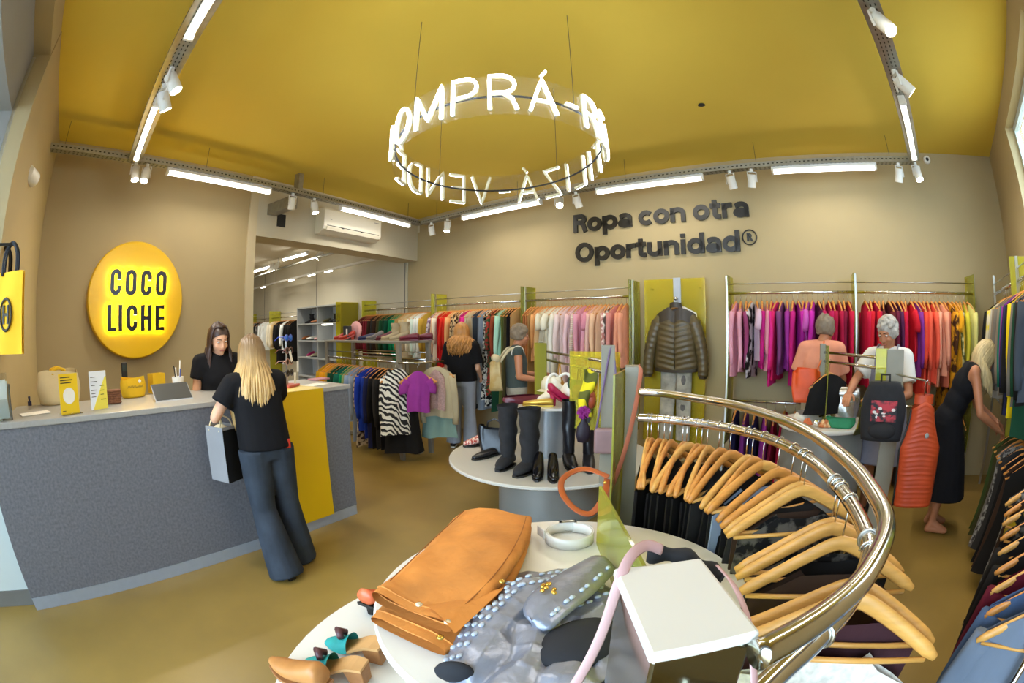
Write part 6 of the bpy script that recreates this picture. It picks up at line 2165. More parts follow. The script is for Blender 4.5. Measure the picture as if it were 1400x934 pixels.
def bpf(a, b):
    q = 2 * PI * a
    sx = math.copysign(abs(math.cos(q)) ** 0.6, math.cos(q))
    sy = math.copysign(abs(math.sin(q)) ** 0.7, math.sin(q))
    k = (1 - 0.45 * max(0, b - 0.6) ** 1.5 * 2.2) * (0.9 + 0.1 * math.sin(PI * b))
    return (0.16 * sx * k, 0.09 * sy * (1 - 0.3 * b), hh * b)


mb = MB().grid(bpf, 28, 14, closed=True)
mb.add([bpf(i / 28, 0) for i in range(28)], [tuple(range(28))])
mb.add([bpf(i / 28, 1) for i in range(28)], [tuple(range(28))])
obj('body', mb, M_BLACKSUEDE, bb, smooth=True)
pt = MB().grid(lambda a, b: (-0.09 + 0.18 * a, -0.093 - 0.004 * math.sin(PI * a), hh * (0.35 + 0.36 * b)), 6, 6)
obj('printed_panel', pt, mat('red_white_print', '#1c191b', 0.6, col2='#b8303a', scale=24, sharp=0.7), bb, smooth=True)
rp = random.Random(4)
for k in range(14):
    x, z = rp.uniform(-0.075, 0.08), hh * rp.uniform(0.4, 0.68)
    obj('print_spot', MB().ell((x, -0.1, z), (rp.uniform(0.006, 0.016), 0.002, rp.uniform(0.004, 0.01)), 8, 5), mat('print_white', '#d8cfc8', 0.6) if k % 2 else mat('print_red', '#b5303c', 0.6), bb)
pk = MB().ell((0, -0.075, hh * 0.18), (0.10, 0.035, hh * 0.16), 16, 10)
obj('front_pocket', pk, M_BLACKSUEDE, bb, smooth=True)
obj('top_loop', MB().tube([(-0.03, 0, hh * 0.97), (-0.03, 0.02, hh * 1.12), (0.03, 0.02, hh * 1.12), (0.03, 0, hh * 0.97)], 0.008, 6), M_BLACKSUEDE, bb, smooth=True)
for s in (-1, 1):
    obj('shoulder_strap', MB().tube(smooth_path([(0.06 * s, 0.06, hh * 0.95), (0.12 * s, 0.09, hh * 0.6), (0.10 * s, 0.07, hh * 0.1)], 6), 0.02, 8, flat=0.35, up=(0, 1, 0)), M_BLACKSUEDE, bb, smooth=True)
# orange strap and puffed orange bag at the far post
ob = GD(1100, 532, 4.0)
ot = soft_bag('orange_bag', 'bright orange nylon bag hanging on the right island far post', 'bag', (ob.x, ob.y - 0.02, ZAT(1100, 549, ob)), -0.6, 0.24, 0.14, 0.26, mat('orange_nylon', '#e2541c', 0.5, var=0.1, scale=12), 41)
obj('strap', MB().tube(smooth_path([(0.06, 0, 0.2), (0.13, 0.0, 0.35), (0.155, 0.05, 0.5), (0.13, 0.03, 0.3), (0.09, 0.02, 0.15)], 5), 0.009, 6, flat=0.4, up=(0, 1, 0)), mat('orange_strap', '#d9641f', 0.5), ot, smooth=True)
# orange quilted vest on the island's rail side
M_VEST = mat('orange_quilt', '#b5421a', 0.5, var=0.14, scale=10, bump=0.1, bscale=30)
vp_ = GD(1262, 560, 2.92)
vs_t, vs_b = ZAT(1262, 548, vp_), ZAT(1250, 692, vp_)
vt = thing('orange_vest', 'long orange quilted vest hanging at the right island', 'vest', (vp_.x, vp_.y, vs_t), -0.62)
hv = vs_t - vs_b


def vfn(side):
    def fn(a, b):
        u = -1 + 2 * a
        q = abs(u)
        w = 0.085 + 0.07 * min(1, b * 2.6) ** 1.5 - 0.012 * b
        z = -0.05 * q ** 1.5 * (1 - b) - hv * b
        t = 0.05 * (1 - q ** 4) + 0.010 * abs(math.sin(PI * b * 22)) * (1 - q ** 6)
        return (u * w + 0.03 * b, side * t, z)
    return fn


mb = MB()
mb.grid(vfn(-1), 16, 60)
mb.grid(vfn(1), 16, 60)
obj('quilted_body', mb, M_VEST, vt, smooth=True)
obj('edge_piping', MB().tube([vfn(-1)(0.0, b / 12) for b in range(13)], 0.008, 6), M_BLACK, vt, smooth=True)
obj('badge', MB().ell((0.03, -0.065, -hv * 0.3), (0.016, 0.004, 0.016), 12, 8), M_GREYTRIM, vt, smooth=True)
obj('collar', MB().grid(lambda a, b: (0.07 * math.cos(2 * PI * a), 0.045 * math.sin(2 * PI * a), -0.015 + 0.05 * b), 18, 3, closed=True), M_VEST, vt, smooth=True)
obj('hook_arm', MB().tube([Vector((p3b.x, p3b.y, vs_t + 0.115)) - C3, Vector((vp_.x, vp_.y, vs_t + 0.115)) - C3], 0.006, 8), M_STEEL, i3)
obj('hook', MB().tube([(0, 0, 0.02), (0, 0, 0.10), (0.02, 0, 0.12), (0.03, 0, 0.09)], 0.003, 6), M_HOOK, vt)
# small garments on the right island rail
for k, (f, cn, col, typ) in enumerate(((0.12, 'black', '#17161a', 'skirt'), (0.86, 'mustard print', ('#b5a02a', '#3e3a1c'), 'skirt'))):
    q_ = p3a.lerp(p3b, f)
    hang(Vector((q_.x, q_.y, 1.33)), -0.9 + PI / 2 - 0.7, cn, col, typ, '%s skirt, %s along the right island rail' % (cn, ORD[k]), 'skirts on the right island rail', 'bigprint' if isinstance(col, tuple) else 'plain', 0.45, True, 'wooden hanger, %s along the right island rail' % ORD[k], 'hangers on the right island rail')
# folded things and shoes below the right island
for k, (u, v, lab, m) in enumerate(((1165, 655, 'black shoe on the floor left of the right island drum', M_BLEA), (1182, 668, 'dark boot on the floor in front of the right island', M_BLACKSUEDE))):
    q_ = G(u, v + 25, 0)
    shoe(lab, (q_.x, q_.y, 0.002), -2.2, m, name='floor_shoe', H=0.1)

# ------------------------------------------------------------------ rack island by the opening (with shoe shelf)
IR = G(551, 629, 0)
ir = thing('shoe_rack', 'grey steel garment rack with a shoe shelf on top beside the counter', 'clothes rack', IR, FB.rz)
# local x along the counter direction, y into the rear room
Lx = 1.02
dx = -1.76
M_RACK = mat('grey_rack_steel', '#9a978d', 0.4, 0.6, var=0.05, scale=10)
IZ = 1.43
for x, y in ((dx, 0.0), (0.0, 0.0), (0.0, 0.48), (dx, 0.48)):
    obj('post', MB().span(x - 0.035, x + 0.035, y - 0.02, y + 0.02, 0, IZ), M_RACK, ir, bevel=0.004)
obj('top_shelf', MB().span(dx - 0.04, 0.04, -0.03, 0.51, IZ, IZ + 0.03), M_RACK, ir, bevel=0.004)
for y in (0.0, 0.48):
    obj('guard_bar', MB().tube([(dx, y, IZ - 0.13), (0, y, IZ - 0.13)], 0.008, 8), M_CHROME, ir, smooth=True)
    obj('hanging_rail', MB().tube([(dx, y, IZ - 0.22), (0, y, IZ - 0.22)], 0.015, 10), M_CHROME, ir, smooth=True)
obj('end_rail', MB().tube([(0.0, 0.0, IZ - 0.22), (0.12, -0.1, IZ - 0.22), (0.30, 0.08, IZ - 0.22), (0.34, 0.42, IZ - 0.22)], 0.013, 10), M_CHROME, ir, smooth=True)
obj('base_bar', MB().span(dx, 0.0, 0.28, 0.34, 0.02, 0.06), M_RACK, ir)


def irw(x, y, z=0.0):
    return IR + FB.x * x + FB.y * y + Vector((0, 0, z))


specI = [('golden yellow', '#c79a1c', T), ('amber', '#c98a1e', K), ('amber', '#b5781c', T), ('ochre', '#a8741f', K), ('bottle green', '#1b4a35', T), ('dark green', '#173f2a', K), ('teal', '#1a6a58', T), ('sea green', '#2a7a5c', T), ('sage', '#8a9a6a', 'shirt'), ('sky blue', '#8fa5c4', 'cardigan'), ('pale blue', '#a5b4cc', 'coat'), ('brown print', ('#c9b79a', '#4a3a30'), 'sleeved dress'), ('cobalt blue', '#1f3fae', 'cardigan'), ('royal blue', '#1d3690', 'coat'), ('navy', '#1c2036', 'coat'), ('black', '#17161a', 'coat'), ('charcoal', '#2b2a2e', 'coat'), ('black', '#17161a', 'coat')]
for i, (cn, col, typ) in enumerate(specI):
    x = dx + 0.08 + (-dx - 0.22) * i / (len(specI) - 1)
    p = irw(x, 0.0, IZ - 0.22)
    hang(p, FB.rz + PI / 2 + random.uniform(-0.15, 0.15), cn, col, typ, '%s %s, %s from left on the shoe rack rail' % (cn, typ, ORD[i]), 'clothes on the shoe rack rail', 'print' if isinstance(col, tuple) else 'plain', 0.9, True, 'wooden hanger, %s from left on the shoe rack rail' % ORD[i], 'hangers on the shoe rack rail')
# end display: black and white cardigan, magenta tee, cream jacket
ZB = stripes('black_white_knit', '#e2ddd0', '#1a191c', 9, 'DIAGONAL', 6.0, thr=0.5)
yw = FB.rz + 0.25
e1p = G(535, 600, 0.35)


def outfit(u, v, dist_z, rz, L, sl, m, label, name, w=0.21, thick=0.06, flare=0.02, ztop=None, seed=1):
    p = G(u, v, dist_z)
    zt = ztop
    g = garment_mesh(L, sl, w, w + 0.01, thick, 0.05, seed=seed, nu=16, nv=14, flare=flare)
    o = link(name, g.mesh(name, True), m)
    o.location = (p.x, p.y, zt)
    o.rotation_euler = (0, 0, rz)
    return tag(o, label, 'garment')


bw = GD(541, 520, 5.42)
o = link('zebra_cardigan', garment_mesh(0.78, 0.66, 0.18, 0.21, 0.075, 0.05, seed=501, nu=18, nv=16, flare=0.03).mesh('zebra_cardigan', True), ZB)
o.location = (bw.x, bw.y, IZ - 0.27)
o.rotation_euler = (0, 0, 0.8)
tag(o, 'long black and white zebra cardigan hanging at the shoe rack end', 'cardigan')
place_hanger(Vector((bw.x, bw.y, IZ - 0.22)), 0.8, 'wooden hanger of the zebra cardigan at the shoe rack end', 'end display hangers', detail=True)
bs_ = GD(549, 520, 5.5)
o = link('black_skirt', garment_mesh(0.98, 0.0, 0.17, 0.2, 0.07, 0.02, seed=502, nu=14, nv=12, flare=0.05).mesh('black_skirt', True), cloth('black', '#17161a'))
o.location = (bs_.x, bs_.y, IZ - 0.32)
o.rotation_euler = (0, 0, 0.4)
tag(o, 'black long skirt hanging under the zebra cardigan', 'skirt')
mt = G(567, 500, 1.2)
tp = GD(571, 510, 5.36)
o = link('magenta_tee', garment_mesh(0.48, 0.15, 0.135, 0.135, 0.05, 0.05, seed=503, nu=16, nv=12).mesh('magenta_tee', True), mat('magenta_jersey', '#8e2a86', 0.85, var=0.1, scale=8))
o.location = (tp.x, tp.y, IZ - 0.30)
o.rotation_euler = (0, 0, 0.3)
tag(o, 'purple magenta printed tee over the zebra cardigan', 'tee shirt')
place_hanger(Vector((tp.x, tp.y, IZ - 0.235)), 0.3, 'wooden hanger of the magenta tee at the shoe rack end', 'end display hangers', detail=True)
cj = GD(598, 510, 5.62)
o = link('cream_jacket', garment_mesh(0.62, 0.6, 0.19, 0.2, 0.06, 0.07, seed=504, nu=16, nv=12).mesh('cream_jacket', True), cloth('oat', '#b5a583'))
o.location = (cj.x, cj.y, IZ - 0.27)
o.rotation_euler = (0, 0, -0.15)
tag(o, 'oat coloured open jacket hanging at the right end of the shoe rack', 'jacket')
place_hanger(Vector((cj.x, cj.y, IZ - 0.2)), -0.15, 'wooden hanger of the oat jacket at the shoe rack end', 'end display hangers', detail=True)
pk_ = cj + Vector((0.0, -0.075, 0))
o = link('beaded_top', garment_mesh(0.48, 0.0, 0.1, 0.11, 0.03, 0.04, seed=505, nu=12, nv=10).mesh('beaded_top', True), mat('rose_beaded', '#a8847a', 0.6, var=0.25, scale=60))
o.location = (pk_.x, pk_.y, IZ - 0.31)
o.rotation_euler = (0, 0, -0.15)
tag(o, 'rose beaded top under the oat jacket', 'top')
mi = cj + Vector((0.0, 0.05, 0))
o = link('mint_skirt', garment_mesh(0.86, 0.0, 0.16, 0.19, 0.05, 0.02, seed=506, nu=12, nv=10, flare=0.05).mesh('mint_skirt', True), cloth('dull mint', '#7f9a8e'))
o.location = (mi.x, mi.y, IZ - 0.30)
o.rotation_euler = (0, 0, -0.15)
tag(o, 'dull mint skirt below the oat jacket', 'skirt')
# shoes on the top shelf of the shoe rack
SHZ = IZ + 0.032
items = [(467, 'red strappy sandal at the left of the shoe rack shelf', mat('coral_red_leather', '#b53a28', 0.4), dict(heel=0.06, H=0.09)), (474, 'second red sandal at the left of the shoe rack shelf', mat('coral_red_leather', '#b53a28', 0.4), dict(heel=0.06, H=0.08)),
         (502, 'navy shoe on the shoe rack shelf', mat('navy_leather', '#26264a', 0.4), dict(H=0.09)), (512, 'grey shoe with white tag on the shoe rack shelf', mat('grey_leather', '#77706c', 0.4), dict(heel=0.05, H=0.08)),
         (527, 'burgundy shoe on the shoe rack shelf', M_BURG, dict(heel=0.04, H=0.1)), (534, 'beige ankle boot on the shoe rack shelf', mat('beige_suede', '#a89572', 0.7), dict(shaft=0.12, heel=0.05, H=0.09)), (546, 'second beige ankle boot on the shoe rack shelf', mat('beige_suede', '#a89572', 0.7), dict(shaft=0.13, heel=0.05, H=0.09)),
         (560, 'maroon loafer on the shoe rack shelf', M_MAROON, dict(H=0.09)), (576, 'maroon loafer at the right of the shoe rack shelf', M_MAROON, dict(H=0.09))]
for u, lab, m, kk in items:
    d0 = ray(u, 466)
    t_ = (IR + FB.y * 0.16).dot(FB.y) / Vector((d0.x, d0.y, 0)).dot(FB.y)
    p_ = Vector((d0.x * t_, d0.y * t_, SHZ))
    if (p_ - IR).dot(FB.x) > 0.0:
        p_ = irw(-0.03 - 0.01 * (580 - u) / 10, 0.2 + 0.12 * (u % 3), SHZ)
    shoe(lab, p_, FB.rz + PI + random.uniform(0.3, 0.9), m, m, m, group='shoes on the rack shelf', name='display_shoe', **kk)
# pink jacket torso and dark bag on the shelf
d0 = ray(487, 460)
t_ = (IR + FB.y * 0.35).dot(FB.y) / Vector((d0.x, d0.y, 0)).dot(FB.y)
pj = Vector((d0.x * t_, d0.y * t_, SHZ))
tf = thing('bust_form', 'small bust form in a pink top standing on the shoe rack shelf', 'bust form', pj, FB.rz)
obj('pink_top', MB().lathe([(0.0, 0.0), (0.12, 0.0), (0.13, 0.12), (0.15, 0.24), (0.1, 0.3), (0.045, 0.33), (0.0, 0.34)], 20).xf(Matrix.Diagonal((0.75, 0.5, 0.8, 1))), mat('pink_satin', '#d59a98', 0.5, var=0.1, scale=10), tf, smooth=True)
for s in (-1, 1):
    obj('sleeve', MB().tube([(s * 0.09, 0, 0.2), (s * 0.135, -0.02, 0.13), (s * 0.125, -0.04, 0.03)], [0.032, 0.03, 0.028], 10), mat('pink_satin', '#d59a98', 0.5, var=0.1, scale=10), tf, smooth=True)
db = thing('dark_tote', 'small dark tote with white tag before the pink bust form', 'bag', pj - FB.y * 0.17 + FB.x * 0.02, FB.rz)
obj('body', MB().box((0, 0, 0.1), (0.14, 0.07, 0.2)), mat('charcoal_felt', '#2c2b2d', 0.8), db, bevel=0.008)
obj('tag', MB().box((0.04, -0.037, 0.11), (0.04, 0.003, 0.09)), M_PAPER, db)

# ------------------------------------------------------------------ right-hand racks
rack_bay('wall_rack', 'steel rack on the right wall nearest the back corner', FR, 0.42, 1.85, OFFW, lower=0.95, fins=(False, True))
rack_bay('wall_rack', 'steel rack on the right wall beside the bending woman', FR, 1.85, 2.95, OFFW, lower=0.95, posts=(False, True), fins=(False, True))
specRa = [('black', '#191716', T, P), ('olive', '#5b5a2a', T, P), ('yellow and cream print', ('#d3c23a', '#c9c2a8'), 'shirt', 'bigprint'), ('yellow and cream print', ('#d3c23a', '#c9c2a8'), T, 'bigprint'), ('pale grey', '#a8a294', 'shirt', P), ('taupe', '#7d7060', T, P), ('grey', '#6b655c', 'shirt', P)]
rail_row(FR, 1.0, 1.8, OFFW, 1.96, specRa, 'on the first right wall rail', 'clothes on the first right wall rail', hlabel=None)
specRb = [('taupe', '#7d7060', 'shirt', P), ('teal', '#2a6a68', T, P), ('purple', '#6a2f78', T, P), ('black', '#191716', 'cardigan', P), ('navy', '#22305a', 'cardigan', P), ('black', '#191716', 'shirt', P), ('bright yellow', '#e0c312', 'cardigan', P), ('bright yellow', '#e0c312', 'shirt', P), ('grey', '#6b655c', 'shirt', P), ('dark green', '#35511f', 'cardigan', P), ('black', '#191716', T, P), ('slate', '#3c434c', T, P)]
rail_row(FR, 1.92, 2.88, OFFW, 1.96, specRb, 'on the second right wall rail', 'clothes on the second right wall rail', hlabel=None)
specRc = [('dark moss', '#39461f', 'skirt', P), ('olive', '#5b5a2a', 'skirt', P), ('grey', '#6b655c', 'skirt', P), ('grey print', ('#9a958c', '#3a3633'), 'skirt', 'print'), ('charcoal', '#2b2a2e', 'skirt', P), ('black', '#191716', 'skirt', P), ('brown', '#4a3524', 'skirt', P), ('black', '#191716', 'skirt', P)]
rail_row(FR, 1.95, 2.85, OFFW, 0.95, specRc, 'on the low right wall rail', 'skirts on the low right wall rail', jit=0.2, hlabel=None)
# free-standing low rail close to the camera at right
FA0, FA1 = Vector((2.55, 0.845, 0)), Vector((1.3, 0.22, 0))
fdir = (FA1 - FA0).normalized()
FLEN = (FA1 - FA0).length
frz = math.atan2(fdir.y, fdir.x)
fs = thing('floor_rack', 'low free-standing steel rail at the right edge near the camera', 'clothes rack', FA0, frz)
RZ_ = 0.98
for x in (0.0, FLEN):
    obj('post', MB().tube([(x, 0, 0.0), (x, 0, RZ_)], 0.014, 10), M_CHROME, fs, smooth=True)
    obj('foot', MB().span(x - 0.02, x + 0.02, -0.22, 0.22, 0.0, 0.025), M_CHROME, fs, bevel=0.004)
obj('hanging_rail', MB().tube([(0, 0, RZ_), (FLEN, 0, RZ_)], 0.0145, 12), M_CHROME, fs, smooth=True)
specF = [('grey print', ('#8a857c', '#3a3633'), 'blouse', 'print'), ('brown', '#3a2a1c', 'blouse', P), ('yellow and black', ('#b5961c', '#1b1a18'), 'blouse', 'bigprint'), ('black lace', ('#5d574f', '#191716'), 'blouse', 'print'), ('black', '#17161a', 'jacket', P), ('black', '#17161a', 'jacket', P), ('maroon', '#5c1426', 'shirt', P), ('denim blue', '#4a5f80', 'jacket', P), ('denim grey', '#6a7482', 'jacket', P)]
for i, (cn, col, typ, kd) in enumerate(specF):
    s = 0.08 + (FLEN - 0.16) * i / (len(specF) - 1)
    L, sl, fl = TYPES[typ]
    GSEED[0] += 1
    g = garment_mesh(min(L, 0.78), 0.45 if i > 3 else 0.0, wsh=0.2, whem=0.22, neck=0.09, seed=GSEED[0], thick=0.03)
    g.v = [(x * 1.02, y, z - 0.0) for x, y, z in g.v]
    o = link(typ, g.mesh('garment', True), cloth(cn, col, kd))
    p = FA0 + fdir * s + Vector((0, 0, RZ_))
    o.location = (p.x, p.y, p.z - HOOK_H)
    rz = frz + PI / 2 + random.uniform(-0.12, 0.12)
    o.rotation_euler = (0, 0, rz)
    tag(o, '%s %s, %s from the far end of the low floor rack' % (cn, typ, ORD[i]), 'garment', 'clothes on the low floor rack')
    place_hanger(p, rz, 'wooden hanger, %s from the far end of the low floor rack' % ORD[i], 'hangers on the low floor rack', detail=True, light=i % 2 == 0)

# ------------------------------------------------------------------ yellow tote bags hanging at the left edge
for k, (u, v, off, lab, m) in enumerate(((14, 372, 0.10, 'yellow tote bag with a round black logo hanging at the left edge', mat('tote_yellow', '#e6b012', 0.85, var=0.04, scale=6)),
                                         (5, 375, 0.22, 'amber tote bag behind the logo tote at the left edge', mat('tote_amber', '#d99a14', 0.85, var=0.04, scale=6)),
                                         (-3, 378, 0.32, 'orange tote bag at the far left edge', mat('tote_orange', '#cf7d14', 0.85, var=0.04, scale=6)))):
    p = GD(u, v, 2.95 + 0.22 * k)
    zt, zb = p.z, None
    t = thing('tote_bag', lab, 'bag', (p.x, p.y, p.z), math.radians(22), 'totes hanging by the entrance')
    hb2 = 0.44
    bag = MB()
    bag.grid(lambda a, b: (-0.14 + 0.28 * a, -0.012 - 0.01 * math.sin(PI * a) * b + 0.008 * math.sin(6 * a + 3 * b), -hb2 * b), 10, 10)
    bag.grid(lambda a, b: (0.14 - 0.28 * a, 0.012 + 0.01 * math.sin(PI * a) * b + 0.008 * math.sin(6 * (1 - a) + 3 * b), -hb2 * b), 10, 10)
    obj('cloth_body', bag, m, t, smooth=True)
    for y in (-0.012, 0.012):
        obj('handle', MB().tube(smooth_path([(-0.07, y, -0.02), (-0.06, y, 0.1), (0, y * 0.4, 0.16), (0.06, y, 0.1), (0.07, y, -0.02)], 5), 0.012, 6, flat=0.25, up=(0, 1, 0)), M_BLACKSUEDE, t, smooth=True)
    lg = MB().tube([(0.055 * math.cos(q), -0.03, -0.23 + 0.085 * math.sin(q)) for q in [2 * PI * i / 24 for i in range(24)]], 0.008, 6, closed=True)
    lo_ = obj('logo_ring', lg, M_INK, t, smooth=True)
    for x in (-0.022, 0.022):
        obj('logo_bar', MB().span(x - 0.009, x + 0.009, -0.033, -0.028, -0.28, -0.18), M_INK, lo_)
    obj('logo_cross', MB().span(-0.02, 0.02, -0.033, -0.028, -0.238, -0.222), M_INK, lo_)
t0_, t2_ = GD(14, 372, 2.95), GD(-3, 378, 3.39)
hr = thing('tote_rail', 'short dark rail holding the hanging totes at the left edge', 'rail', (t0_.x, t0_.y, 0))
wn = P_NA2 + FN.x * ((t0_ - P_NA2).dot(FN.x) - 0.0)
obj('arm', MB().tube([(0, 0, t0_.z + 0.15), (t2_.x - t0_.x, t2_.y - t0_.y, t2_.z + 0.15)], 0.009, 8), M_BLACK, hr)
obj('bracket', MB().tube([(wn.x - t0_.x, wn.y - t0_.y, t0_.z + 0.152), (0, 0, t0_.z + 0.152)], 0.009, 8), M_BLACK, hr)
# ------------------------------------------------------------------ people: one continuous body each, clothes and hair as children
def loft(mb, secs, n=22, power=0.85):
    """closed stack of elliptic rings: (centre, rx, ry)"""
    o = len(mb.v)
    for c, rx, ry in secs:
        for j in range(n):
            q = 2 * PI * j / n
            cx = math.copysign(abs(math.cos(q)) ** power, math.cos(q))
            cy = math.copysign(abs(math.sin(q)) ** power, math.sin(q))
            mb.v.append((c[0] + rx * cx, c[1] + ry * cy, c[2]))
    for i in range(len(secs) - 1):
        for j in range(n):
            j2 = (j + 1) % n
            mb.f.append((o + i * n + j, o + i * n + j2, o + (i + 1) * n + j2, o + (i + 1) * n + j))
    mb.f.append(tuple(o + j for j in range(n))[::-1])
    mb.f.append(tuple(o + (len(secs) - 1) * n + j for j in range(n)))
    return mb


def fuse(mb, voxel, smooth=6):
    """merge overlapping closed shapes into one skin"""
    me = mb.mesh('tmp')
    bm = bmesh.new()
    bm.from_mesh(me)
    bmesh.ops.remove_doubles(bm, verts=bm.verts, dist=1e-6)
    bmesh.ops.recalc_face_normals(bm, faces=bm.faces)
    bm.to_mesh(me)
    bm.free()
    o = bpy.data.objects.new('tmp', me)
    COL.objects.link(o)
    r = o.modifiers.new('r', 'REMESH')
    r.mode = 'VOXEL'
    r.voxel_size = voxel
    s = o.modifiers.new('s', 'SMOOTH')
    s.factor = 0.5
    s.iterations = smooth
    dg = bpy.context.evaluated_depsgraph_get()
    out = bpy.data.meshes.new_from_object(o.evaluated_get(dg))
    bpy.data.objects.remove(o)
    bpy.data.meshes.remove(me)
    out.polygons.foreach_set('use_smooth', [True] * len(out.polygons))
    return out


def join_mesh(meshes, name):
    V, Fc, off = [], [], 0
    for me in meshes:
        V += [tuple(v.co) for v in me.vertices]
        Fc += [tuple(i + off for i in p.vertices) for p in me.polygons]
        off = len(V)
    me = bpy.data.meshes.new(name)
    me.from_pydata(V, [], Fc)
    me.polygons.foreach_set('use_smooth', [True] * len(me.polygons))
    return me


def hand_shape(mb, wrist, direction, palm_n, side, curl=0.5, s=1.0):
    """palm, four fingers of different length, thumb from the side of the palm"""
    d = Vector(direction).normalized()
    n = Vector(palm_n)
    n = (n - d * d.dot(n)).normalized()      # normal out of the back of the hand
    a = d.cross(n) * side                    # toward the thumb
    w = Vector(wrist)
    mb.cap(w - d * 0.03, 0.024 * s, w + d * 0.02, 0.026 * s, 12)
    for k in range(4):
        base = w + d * 0.078 * s + a * (0.027 - 0.0185 * k) * s
        mb.cap(w + d * 0.015 * s + a * (0.014 - 0.011 * k) * s, 0.0135 * s, base, 0.0115 * s, 10)
        L = (0.074, 0.08, 0.075, 0.06)[k] * s
        p0 = base
        ang = 0.0
        for seg, f in ((0, 0.45), (1, 0.32), (2, 0.23)):
            ang += curl * (0.45 if seg == 0 else 0.75)
            v = d * math.cos(ang) - n * math.sin(ang)
            p1 = p0 + v * L * f
            mb.cap(p0, (0.0094 - 0.0008 * seg) * s, p1, (0.0088 - 0.0009 * seg) * s, 8)
            p0 = p1
    tb = w + d * 0.022 * s + a * 0.026 * s
    t1 = tb + (d * 0.65 + a * 0.65 - n * 0.25).normalized() * 0.035 * s
    t2 = t1 + (d * 0.9 + a * 0.25 - n * (0.2 + 0.5 * curl)).normalized() * 0.032 * s
    mb.cap(w + d * 0.005, 0.016 * s, tb, 0.0135 * s, 8)
    mb.cap(tb, 0.0125 * s, t1, 0.011 * s, 8)
    mb.cap(t1, 0.0105 * s, t2, 0.0085 * s, 8)


M_LIP = mat('lips', '#b06a5c', 0.45)
M_EYEW = mat('eye_white', '#e6e2da', 0.25)
M_IRIS = mat('iris_brown', '#2c1c12', 0.2)


def skin_mat(name, col):
    return mat(name, col, 0.5, var=0.06, scale=9, bump=0.03, bscale=90)


